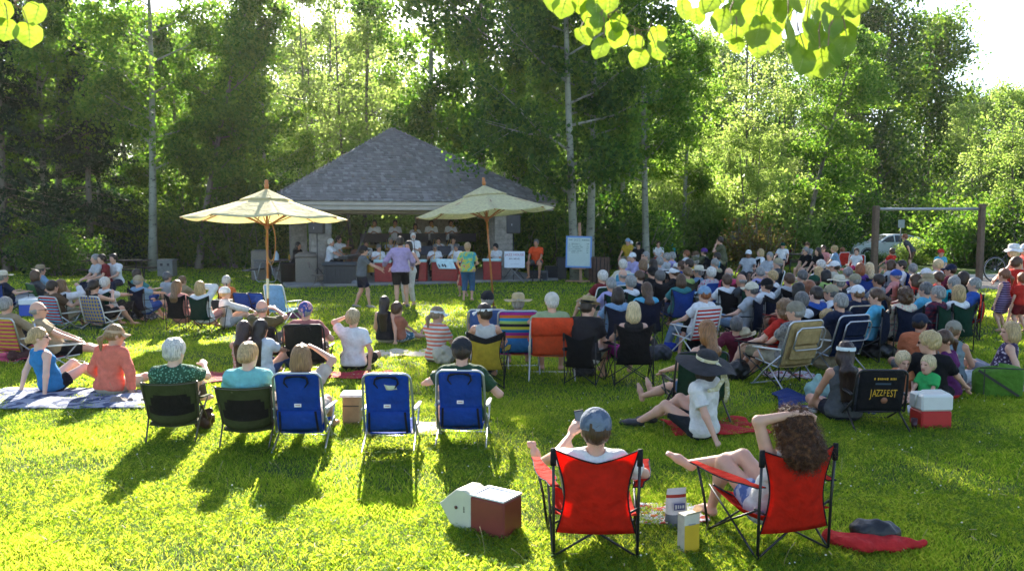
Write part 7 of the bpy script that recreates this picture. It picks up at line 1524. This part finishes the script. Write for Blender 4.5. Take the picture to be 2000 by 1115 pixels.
pouch('backpack', plain('dark grey nylon', (.02, .022, .03), .6, bmp=.4), 'dark grey backpack on the grass beside the auburn woman', 'backpack', 1288, 704, (.20, .14, .13), 10, 11)
pouch('blue_bag', cloth((.02, .05, .32), tr=0), 'small blue bag behind the dark grey backpack', 'bag', 1310, 688, (.13, .09, .09), 0, 12)
pouch('handbag', plain('brown leather', (.07, .03, .02), .4, bmp=.4), 'brown leather handbag between the two olive chairs', 'bag', 400, 838, (.10, .11, .11), 0, 13, [cap((-.08, 0, .2), (.08, 0, .2), .012, k=.01)])
pouch('handbag', plain('dark leather', (.015, .015, .02), .35), 'dark handbag under the right side of the orange chair', 'bag', 1140, 738, (.16, .12, .10), 0, 14)
pouch('black_bag', plain('black fleece', (.008, .008, .010), .8), 'rounded black bag behind the man in the black cap', 'bag', 934, 736, (.21, .17, .19), 0, 15)
pouch('black_bag', plain('black nylon', (.012, .012, .014), .45, bmp=.5), 'black bag on the grass behind the dark green chair', 'bag', 1440, 742, (.16, .13, .15), 0, 16)
pouch('tote_bag', cloth((.55, .50, .38), tr=.1), 'beige tote bag behind the woman in the striped shirt', 'bag', 866, 712, (.17, .10, .15), 0, 17)
pouch('black_bag', plain('black nylon', (.012, .012, .014), .45, bmp=.5), 'black duffel bag under the navy chairs', 'bag', 1716, 700, (.3, .16, .13), 0, 18)
pouch('brown_bag', cloth((.07, .03, .03), tr=0), 'dark brown bag in the heap at the left edge', 'bag', 42, 705, (.20, .15, .10), 0, 19)
pouch('orange_jacket', cloth((.62, .12, .03), tr=0), 'orange jacket heaped at the left edge', 'jacket', 26, 680, (.2, .14, .10), 0, 20)
pouch('white_bag', cloth((.6, .55, .55), tr=.2), 'white plastic bag on top of the heap at the left edge', 'bag', 15, 668, (.18, .12, .12), 0, 21)
pouch('clothes_heap', cloth((.06, .07, .09), 'patch', (.3, .3, .34), 0, 1.5), 'heap of dark clothes beside the plaid webbed chair', 'clothes', 268, 625, (.45, .2, .10), 0, 22)
pouch('red_bag', cloth((.30, .02, .02), tr=0), 'small dark red bag beside the heap of dark clothes', 'bag', 235, 622, (.16, .12, .14), 0, 23)
pouch('bag', cloth((.36, .40, .45), tr=.05), 'grey white bag under the seat of the plaid webbed chair', 'bag', 196, 620, (.22, .12, .10), 0, 24)
pouch('yellow_bag', cloth((.60, .36, .02), tr=.05), 'yellow and black bag in the right hand crowd', 'bag', 1750, 566, (.22, .15, .2), 0, 25)
for i, (px, py, c, t) in enumerate([(285, 790, (.25, .2, .18), 'pair of grey sandals behind the coral shirt'), (1130, 700, (.45, .42, .38), 'pale bag beside the orange chair')]): pouch('sandals' if i == 0 else 'bag', cloth(c, tr=0), t, 'shoes' if i == 0 else 'bag', px - 50 * (i == 0), py, (.13, .08, .04 + .05 * i), 0, 30 + i)
# trolley bag
p = at_z(432, 622); b = MB(); b.box((0, 0, .22), (.5, .34, .40), bev=.03); b.box((.12, -.178, .27), (.28, .02, .18), m=1, bev=.008)
solo(b, 'trolley_bag', [plain('black trolley fabric', (.012, .013, .016), .7), plain('grey pocket', (.10, .13, .16), .6)], 'black trolley bag with grey pocket and raised handle at the left group', 'bag', (p.x, p.y + .15, 0)); b = MB()
b.tube([(-.14, .1, .4), (-.14, .1, .78), (.06, .1, .78), (.06, .1, .4)], .012, 6); q = b.build('handle', BLK, bpy.data.objects[COL.objects[-2].name] if False else None); q.parent = [x for x in COL.objects if x.name == 'trolley_bag'][0]
# brown box cooler beside the empty chair with white top
p = at_z(685, 832); b = MB(); b.box((0, 0, .155), (.19, .22, .31), bev=.01); b.box((0, 0, .33), (.24, .24, .03), m=1, bev=.006); b.box((0, -.112, .22), (.17, .006, .01), m=2)
solo(b, 'food_box', [plain('brown cardboard', (.28, .20, .10), .8), plain('white tray', (.78, .78, .76), .5), BLK], 'tall brown box with a white tray on top beside the empty blue chair', 'box', (p.x, p.y + .12, 0), 2)
# shoes, cups, bottles
def shoe(px, py, c, lab, rz=0):
    p = at_z(px, py); o = solid('shoe', [cap((0, -.08, .045), (0, .08, .035), .045, .04, .03), cap((0, -.07, .05), (0, -.06, .075), .035, .035, .03), ell((0, -.05, .115), (.03, .045, .03), sub=True)], .009, plain('shoe', c, .6), None, clips=[((0, 0, .004), (0, 0, -1))]); o.location = (p.x, p.y, 0); o.rotation_euler = (0, 0, R(rz)); tag(o, lab, 'shoe')
shoe(720, 850, (.05, .08, .25), 'dark blue running shoe under the empty blue chair', 30); shoe(738, 846, (.6, .6, .65), 'pale running shoe under the empty blue chair', 10)
def cup(px, py, c, lab, h=.12, r=.035, z=0):
    p = at_z(px, py, z); b = MB(); b.lathe([(.001, 0), (r * .75, 0), (r, h), (r * .95, h - .002), (r * .72, .004), (.001, .004)], 16); solo(b, 'cup', plain('cup', c, .35), lab, 'cup', (p.x, p.y, z))
cup(1785, 838, (.05, .01, .015), 'dark red cup beside the black chair with the yellow print'); cup(1778, 812, (.7, .7, .7), 'white cup behind the red and white cooler')
def bottle(px, py, c, lab, h=.24, z=0):
    p = at_z(px, py, z); b = MB(); b.lathe([(.001, 0), (.034, 0), (.036, .02), (.036, h * .6), (.014, h * .78), (.014, h * .95), (.016, h * .95), (.016, h), (.001, h)], 14); solo(b, 'bottle', plain('bottle', c, .15), lab, 'bottle', (p.x, p.y, z))
bottle(466, 618, (.25, .35, .25), 'green wine bottle beside the trolley bag'); bottle(1146, 690, (.4, .1, .03), 'amber bottle beside the orange chair')
# empty blue chairs by the umbrella
for (px, py, c, lab, rz, t) in [(481, 628, (.02, .07, .32), 'low dark blue empty chair left of the light blue one', -30, .62), (506, 628, (.03, .10, .40), 'low blue empty chair with a white towel left of the umbrella pole', -25, .62), (545, 632, (.22, .42, .66), 'empty light blue chair with white frame by the umbrella pole', -20, .84)]:
    p = at_z(px, py); beach_chair(lab, (p.x, p.y + .35, 0), R(rz + 180 if px == 999 else rz), c, frame=WHT if px == 545 else BLK, arm=WHT if px == 545 else BLK, top=t, seat_z=.24, kind='plain', width=.48)
# --- black chair with the festival print
def fest_chair():
    p = at_z(1728, 846); loc = Vector((p.x, p.y + .36, 0)); o = beach_chair('empty black low chair with yellow festival print on its back', loc, R(-2), (.012, .012, .014), frame=BLK, arm=BLK, top=.66, seat_z=.20, width=.50, kind='plain', rec=12)
    r = R(12); L = (.66 - .20) / cos(r); M = Matrix.Translation((0, -.20 - L * .0 - .065, .20)) @ Matrix.Rotation(r, 4, 'X'); b = MB(); s = 'JAZZFEST'
    for i, ch in enumerate(s):
        u = (i - 3.5) / 3.5; text_mesh(ch, .095 * (1 + .35 * abs(u)), M @ Matrix.Translation((u * .125, 0, L * .42 - .02 * abs(u))), b, 0, sx=.55)

    marks(b, M, -.11, .12, L * .82, .028, 0, 6, .2); b.lathe([(.001, 0), (.035, .0), (.035, .004), (.001, .004)], 14, 1, M @ Matrix.Translation((.02, -.0, L * .30)) @ Matrix.Rotation(pi / 2, 4, 'X')); b.box(None, (.16, .003, .018), M=M @ Matrix.Translation((-.01, 0, L * .70)), m=2)
    b.build('print', [plain('yellow print', (.62, .36, .02), .6, var=.2), plain('brown print', (.25, .10, .05), .6), plain('blue print', (.03, .06, .09), .6)], o)
fest_chair()
# --- stage surroundings
STONE = plain('exposed aggregate', (.19, .165, .13), .95, var=.35, sc=90, bmp=.8, bsc=160)
p = at_z(595, 557); o = thing('litter_bin', 'stone aggregate litter bin with domed lid in front of the left column', 'litter bin', (p.x, p.y + .35, .0), R(12)); b = MB(); b.box((0, 0, .47), (.74, .74, .94), bev=.03); b.build('body', STONE, o)
b = MB(); b.lathe([(.40, .94), (.42, .96), (.42, 1.03), (.30, 1.10), (.001, 1.13)], 4, 0, Matrix.Rotation(pi / 4, 4, 'Z') @ Matrix.Diagonal((1.27, 1.27, 1, 1))); b.build('lid', plain('brown lid', (.16, .13, .10), .6), o)
p = at_z(559, 557); b = MB(); b.lathe([(.001, 0), (.24, 0), (.28, .72), (.30, .74), (.27, .76), (.25, .70), (.001, .05)], 20); solo(b, 'bin', plain('black bin', (.010, .010, .011), .5), 'round black bin left of the stone litter bin', 'litter bin', (p.x, p.y + .3, 0))
p = at_z(662, 560); o = thing('tool_chest', 'large dark grey wheeled chest in front of the keyboard', 'chest', (p.x, p.y + .3, 0), R(4)); b = MB(); b.box((0, 0, .38), (1.08, .50, .62), bev=.03); 
for i in range(7): b.box((-.45 + .15 * i, -.255, .36), (.04, .02, .5), bev=.004)
b.build('body', plain('dark grey plastic', (.020, .025, .03), .5), o); b = MB(); b.box((0, 0, .75), (1.16, .56, .12), bev=.03); b.build('lid', plain('slate plastic', (.03, .04, .05), .45), o)
for s_ in (-1, 1): b = MB(); b.lathe([(.001, -.03), (.10, -.03), (.11, 0), (.10, .03), (.001, .03)], 16, 0, Matrix.Translation((.50, s_ * .27, .11)) @ Matrix.Rotation(pi / 2, 4, 'X')); b.build('wheel', plain('grey wheel', (.12, .14, .16), .5), o)
def folding_chair(px, py, rz, lab):
    p = at_z(px, py); o = thing('folding_chair', lab, 'chair', (p.x, p.y + .2, 0), R(rz)); m = plain('brown metal', (.16, .12, .09), .45); b = MB(); b.box((0, 0, .44), (.40, .40, .03), bev=.01); b.build('seat', m, o); b = MB(); b.box(None, (.42, .02, .20), M=Matrix.Translation((0, -.27, .78)) @ Matrix.Rotation(R(14), 4, 'X')); b.build('backrest', m, o)
    for s_ in (-1, 1): b = MB(); b.tube([(s_ * .21, -.30, .88), (s_ * .21, .22, 0)], .012, 7); b.build('front_leg', m, o); b = MB(); b.tube([(s_ * .18, .12, .44), (s_ * .18, -.26, 0)], .012, 7); b.build('rear_leg', m, o)
folding_chair(618, 565, -80, 'brown metal folding chair beside the dark grey chest')
def tube_table(px, py, lab, L=1.8, rz=0, mt=None, z=.0, frame_m=None):
    p = at_z(px, py); o = thing('picnic_table', lab, 'picnic table', (p.x, p.y + .7, z), R(rz)); wd = mt or plain('grey table boards', (.17, .145, .12), .8, var=.25); fr = frame_m or plain('galvanised tube', (.42, .43, .43), .4, .7)
    for k in range(5): b = MB(); b.box((0, -.30 + .15 * k, .745), (L, .138, .04), bev=.006); b.build('table_board', wd, o)
    for s_ in (-1, 1): b = MB(); b.box((0, s_ * .66, .44), (L, .25, .045), bev=.006); b.build('bench_board', wd, o)
    for s_ in (-1, 1): x = s_ * L * .36; b = MB(); b.tube([(x, -.72, .41), (x, -.45, .41), (x, -.38, .10), (x, -.30, .03), (x, .30, .03), (x, .38, .10), (x, .45, .41), (x, .72, .41)], .022, 8); b.tube([(x, -.36, .14), (x, -.18, .72)], .022, 8); b.tube([(x, .36, .14), (x, .18, .72)], .022, 8); b.build('tube_frame', fr, o)
    return o
tube_table(528, 552, 'grey picnic table with bent tube frame left of the black bin', 2.0, 78, z=.0)
dk_wood = plain('dark brown boards', (.035, .022, .016), .8)
tube_table(212, 551, 'dark picnic table with three people far left under the trees', 2.2, 0, dk_wood, frame_m=BLK); tube_table(1560, 532, 'dark picnic table behind the right hand crowd', 2.2, 6, dk_wood, frame_m=BLK)
p = at_z(503, 549); b = MB(); b.box((0, 0, .55), (.62, .5, 1.1), bev=.03); b.box((0, -.255, .62), (.4, .02, .3), m=1); b.lathe([(.001, 1.14), (.2, 1.12), (.28, 1.1)], 16, 1); solo(b, 'stone_grill', [STONE, plain('grill metal', (.10, .10, .10), .5)], 'stone block grill at the left end of the grey picnic table', 'grill', (p.x, p.y + .5, 0))
bp = at_d(541, 29.6); b = MB(); b.lathe([(.001, 0), (.09, 0), (.095, .02), (.095, .2), (.04, .28), (.03, .33), (.001, .33)], 14); solo(b, 'water_jug', plain('cloudy plastic', (.42, .55, .62), .3), 'cloudy water jug standing on the grey picnic table', 'jug', (bp.x, bp.y, .77))
bp = at_d(566, 29.6); b = MB(); b.lathe([(.001, 0), (.035, 0), (.037, .14), (.012, .2), (.001, .21)], 12); solo(b, 'mustard_bottle', plain('yellow plastic', (.6, .36, .02), .4), 'yellow bottle beside the dark haired woman at the table', 'bottle', (bp.x, bp.y, .78))
p = at_z(1172, 553); o = thing('litter_bin', 'slatted brown wooden litter bin right of the easel', 'litter bin', (p.x, p.y + .35, 0), R(-10))
for k in range(16):
    a = 2 * pi * k / 16; b = MB(); b.box(None, (.105, .025, .88), M=Matrix.Rotation(a, 4, 'Z') @ Matrix.Translation((0, -.36, .46)), bev=.004); b.build('slat', plain('stained slats', (.085, .045, .030), .8, var=.3), o)
b = MB(); b.lathe([(.001, .02), (.33, .02), (.335, .86), (.32, .86), (.31, .05), (.001, .05)], 20); b.build('liner', plain('black bin', (.010, .010, .011), .5), o)
p = at_z(1097, 547); b = MB(); b.box((0, 0, .42), (.36, .36, .84), bev=.02); b.box((0, -.185, .45), (.3, .01, .7), m=1); solo(b, 'bass_speaker', [BLK, plain('speaker grille', (.03, .03, .032), .5)], 'black speaker cabinet on the grass left of the easel', 'speaker', (p.x, p.y + .2, 0))
b = MB(); b.box((0, 0, .27), (.5, .42, .5), bev=.02); b.box((0, -.22, .27), (.44, .01, .42), m=1); p = at_z(1078, 549); solo(b, 'amplifier', [BLK, plain('amp cloth', (.02, .02, .022), .8)], 'low black amplifier behind the stage monitor', 'speaker', (p.x, p.y + .5, 0))
p = at_z(322, 541); b = MB(); b.box((0, 0, .33), (.6, .45, .62), bev=.01); b.box((-.13, -.228, .48), (.1, .01, .1), m=1); b.box((.13, -.228, .48), (.1, .01, .1), m=1); b.box((0, 0, .66), (.68, .5, .04), bev=.006)
solo(b, 'utility_cabinet', [plain('grey cabinet', (.17, .17, .155), .6), BLK], 'pale grey cabinet with two dark holes at the foot of the white aspen', 'cabinet', (p.x, p.y + .25, 0))
# --- swing frame
def swing():
    a, c = at_z(1706, 552), at_z(1912, 548); o = thing('swing_frame', 'tall swing frame of two timber posts and a grey steel crossbar', 'swing frame', a); d = c - a; wd = plain('weathered post', (.12, .078, .052), .85, var=.25, bmp=.5)
    for q, zt in ((Vector((0, 0, 0)), 2.72), (d, 2.80)):
        b = MB(); b.box((q.x, q.y, zt / 2), (.20, .20, zt), rz=.15, bev=.03); b.build('post', wd, o)
    b = MB(); b.box((.22 - .4, .05, .5 + .8), (.12, .2, 2.2), bev=.02); b.tube([Vector((.12, 0, 2.60)), d + Vector((-.12, 0, 2.62))], .045, 12); b.v = b.v[24:] if False else b.v; b.build('crossbar', plain('galvanised bar', (.30, .31, .32), .45, .6), o) if False else None
    b = MB(); b.tube([Vector((.12, 0, 2.60)), d + Vector((-.12, 0, 2.62))], .05, 12); b.build('crossbar', plain('galvanised bar', (.32, .33, .34), .45, .6), o)
swing()
# --- bicycle wheel / bicycle
def bicycle(px, depth, r, col, lab, rz=0):
    p = at_d(px, depth); o = thing('bicycle', lab, 'bicycle', (p.x, p.y, 0), R(rz)); Lw = r * 3.0
    for i, x in enumerate((0, Lw)):
        b = MB(); b.tube([(x + cos(a) * r, 0, r + .01 + sin(a) * r) for a in [2 * pi * k / 32 for k in range(32)]], .024, 7, closed=True); wl = b.build('wheel', BLK, o); b = MB(); b.tube([(x + cos(a) * r * .93, 0, r + .01 + sin(a) * r * .93) for a in [2 * pi * k / 32 for k in range(32)]], .009, 5, closed=True)
        for k in range(16): a = pi * k / 8; b.tube([(x, 0, r), (x + cos(a) * r * .93, 0, r + sin(a) * r * .93)], .002, 3, cap=False)
        b.ball((x, 0, r), .03, 6); b.build('rim', ALU, wl)
    b = MB(); S, Bx, Hd = (Lw * .32, 0, r * 2.2), (Lw * .42, 0, r * .95), (Lw * .80, 0, r * 2.35); b.tube([S, Bx, Hd, (Lw, 0, r)], .016, 7); b.tube([S, Hd], .016, 7); b.tube([(0, 0, r), Bx], .012, 6); b.tube([(0, 0, r), S], .012, 6); b.build('frame', plain('bicycle paint', col, .3), o)
    b = MB(); b.box((Lw * .30, 0, r * 2.45), (.24, .13, .05), bev=.02); b.tube([S, (Lw * .30, 0, r * 2.42)], .012, 6); b.build('saddle', BLK, o); b = MB(); b.tube([Hd, (Lw * .78, 0, r * 2.7), (Lw * .80, -.25, r * 2.75)], .012, 6); b.tube([(Lw * .78, 0, r * 2.7), (Lw * .80, .25, r * 2.75)], .012, 6); b.build('handlebar', BLK, o)
bicycle(1942, 29.5, .44, (.02, .02, .03), 'dark bicycle behind the standing family at the right edge', 8)
bicycle(1722, 32, .28, (.55, .10, .22), 'pink child bicycle behind the left post of the swing frame', 35)
# --- cars
def car(px, depth, L, prof, win, col, lab, rz=0):
    """prof: closed side outline, win: list of side window outlines; car faces -x"""
    p = at_d(px, depth); o = thing('parked_car', lab, 'car', (p.x, p.y, 0), R(rz)); Wd = .86; b = MB(); n = len(prof)
    paint = plain('car paint', col, .3, .25, var=.03); glass = plain('car glass', (.02, .03, .04), .08); tyre = plain('tyre', (.012, .012, .012), .8); chrome = plain('chrome', (.6, .6, .6), .2, .9)
    ys = [(-Wd, .94), (-Wd * 1.0 + .0, 1)]; secs = [(-Wd + .10, .95), (-Wd, .985), (-Wd + .0, 1.0)]
    def ins(z): return .16 * max(0, (z - .85) / .6)
    vs = []
    for sgn in (-1, 1): vs += [(x, sgn * (Wd - ins(z)), z) for x, z in prof]
    b.add(vs, [tuple(range(n)) if True else 0, tuple(range(2 * n - 1, n - 1, -1))] + [(i, n + i, n + (i + 1) % n, (i + 1) % n) for i in range(n)], 0); bo = b.build('body', paint, o); bv = bo.modifiers.new('b', 'BEVEL'); bv.width = .05; bv.segments = 3; bv.limit_method = 'ANGLE'; bv.angle_limit = R(25)
    for sgn in (-1, 1):
        for w_ in win: b = MB(); b.add([(x, sgn * (Wd - ins(z) + .006), z) for x, z in w_], [tuple(range(len(w_))) if sgn > 0 else tuple(range(len(w_) - 1, -1, -1))]); b.build('window', glass, o)
    zs = {}
    b = MB(); b.add([(-L * .17, -.66, 1.02), (-L * .17, .66, 1.02), (-L * .045, .60, 1.36), (-L * .045, -.60, 1.36)], [(0, 1, 2, 3)]); ws = b.build('windscreen', glass, o); ws.location = (-.02, 0, .012)
    for x in (-L * .31, L * .29):
        for sgn in (-1, 1):
            M = Matrix.Translation((x, sgn * (Wd - .10), .33)) @ Matrix.Rotation(pi / 2, 4, 'X'); b = MB(); b.lathe([(.20, -.115), (.31, -.11), (.335, -.08), (.335, .08), (.31, .11), (.20, .115)], 26, 0, M); wl = b.build('wheel', tyre, o); b = MB(); b.lathe([(.001, -.10), (.05, -.12), (.19, -.09), (.205, -.118), (.205, .118), (.19, .09), (.05, .12), (.001, .10)], 20, 0, M)
            b.build('rim', chrome, wl)
            M = Matrix.Translation((x, sgn * (Wd + .004), .33)) @ Matrix.Rotation(pi / 2, 4, 'X'); b = MB(); b.lathe([(.345, 0), (.385, 0), (.385, .004 * sgn)], 26, 0, M); b.build('wheel_arch', BLK, o)
    for sgn in (-1, 1):
        b = MB(); b.ball((-L / 2 + .14, sgn * (Wd - .22), .70), (.10, .16, .07), 8); b.build('headlight', plain('headlight', (.7, .7, .7), .1), o); b = MB(); b.ball((L / 2 - .08, sgn * (Wd - .20), .85), (.05, .14, .08), 8); b.build('tail_light', plain('tail light', (.4, .02, .02), .2), o)
        b = MB(); b.box((-L * .10, sgn * (Wd + .02), .98), (.12, .14, .09), bev=.03); b.build('wing_mirror', paint, o); b = MB(); b.box((L * .03, sgn * (Wd + .006), .80), (.14, .012, .025)); b.build('door_handle', chrome, o)
hb = [(-2.1, .28), (-2.15, .55), (-1.98, .76), (-1.15, .96), (-.70, 1.02), (-.20, 1.34), (.20, 1.43), (.85, 1.42), (1.55, 1.25), (1.98, .98), (2.10, .72), (2.08, .32), (1.62, .22), (-1.6, .22)]
car(1728, 45.5, 4.3, hb, [[(-.62, 1.0), (-.20, 1.29), (.10, 1.36), (.12, 1.0)], [(.18, 1.0), (.16, 1.37), (.80, 1.36), (.92, 1.02)], [(.98, 1.03), (.88, 1.34), (1.38, 1.24), (1.5, 1.06)]], (.62, .67, .72), 'silver hatchback parked behind the swing frame')
sb = [(-2.2, .35), (-2.25, .8), (-2.1, 1.0), (-1.2, 1.08), (-.75, 1.12), (-.25, 1.62), (.3, 1.72), (1.9, 1.70), (2.2, 1.15), (2.25, .8), (2.2, .35), (1.7, .28), (-1.6, .28)]
car(1838, 51, 4.5, sb, [[(-.62, 1.15), (-.2, 1.58), (.35, 1.64), (.38, 1.15)], [(.45, 1.15), (.42, 1.64), (1.1, 1.64), (1.15, 1.15)], [(1.22, 1.15), (1.18, 1.64), (1.75, 1.62), (1.95, 1.2)]], (.03, .045, .06), 'dark off road car half hidden by the shrubs')
p = at_d(1757, 43.5); b = MB(); b.tube([(0, 0, 0), (0, 0, 2.2)], .03, 8, 1); b.box((0, -.04, 2.0), (.34, .01, .42), bev=.003); solo(b, 'parking_sign', [plain('back of sign', (.40, .42, .42), .5), plain('sign post', (.2, .2, .2), .5)], 'small grey sign on a post in front of the silver car', 'sign', (p.x, p.y, 0))
p = at_d(1437, 40.5); b = MB(); b.tube([(0, 0, 0), (0, 0, 1.2)], .04, 8, 1); b.box((0, -.02, 1.35), (.5, .05, .62), bev=.01); solo(b, 'notice_board', [plain('dark board', (.06, .075, .06), .6), dk_wood], 'small dark notice board on a post among the light shrubs', 'sign', (p.x, p.y, 0))
# ================================================================ HAZE
def haze(dens=.0042):
    b = MB(); b.box((0, 0, 0), (2, 2, 2)); o = b.build('haze', [], None); o.location = (0, 280, 59); o.scale = (620, 340, 60)
    m = bpy.data.materials.new('haze'); m.use_nodes = True; nt = m.node_tree; nt.nodes.clear()
    v = N(nt, 'ShaderNodeVolumePrincipled'); v.inputs['Density'].default_value = dens; v.inputs['Color'].default_value = (1, .97, .88, 1); v.inputs['Anisotropy'].default_value = .55
    out = N(nt, 'ShaderNodeOutputMaterial'); nt.links.new(v.outputs[0], out.inputs['Volume'])
    o.data.materials.append(m); o['kind'] = 'stuff'
    return o
haze(.00016)
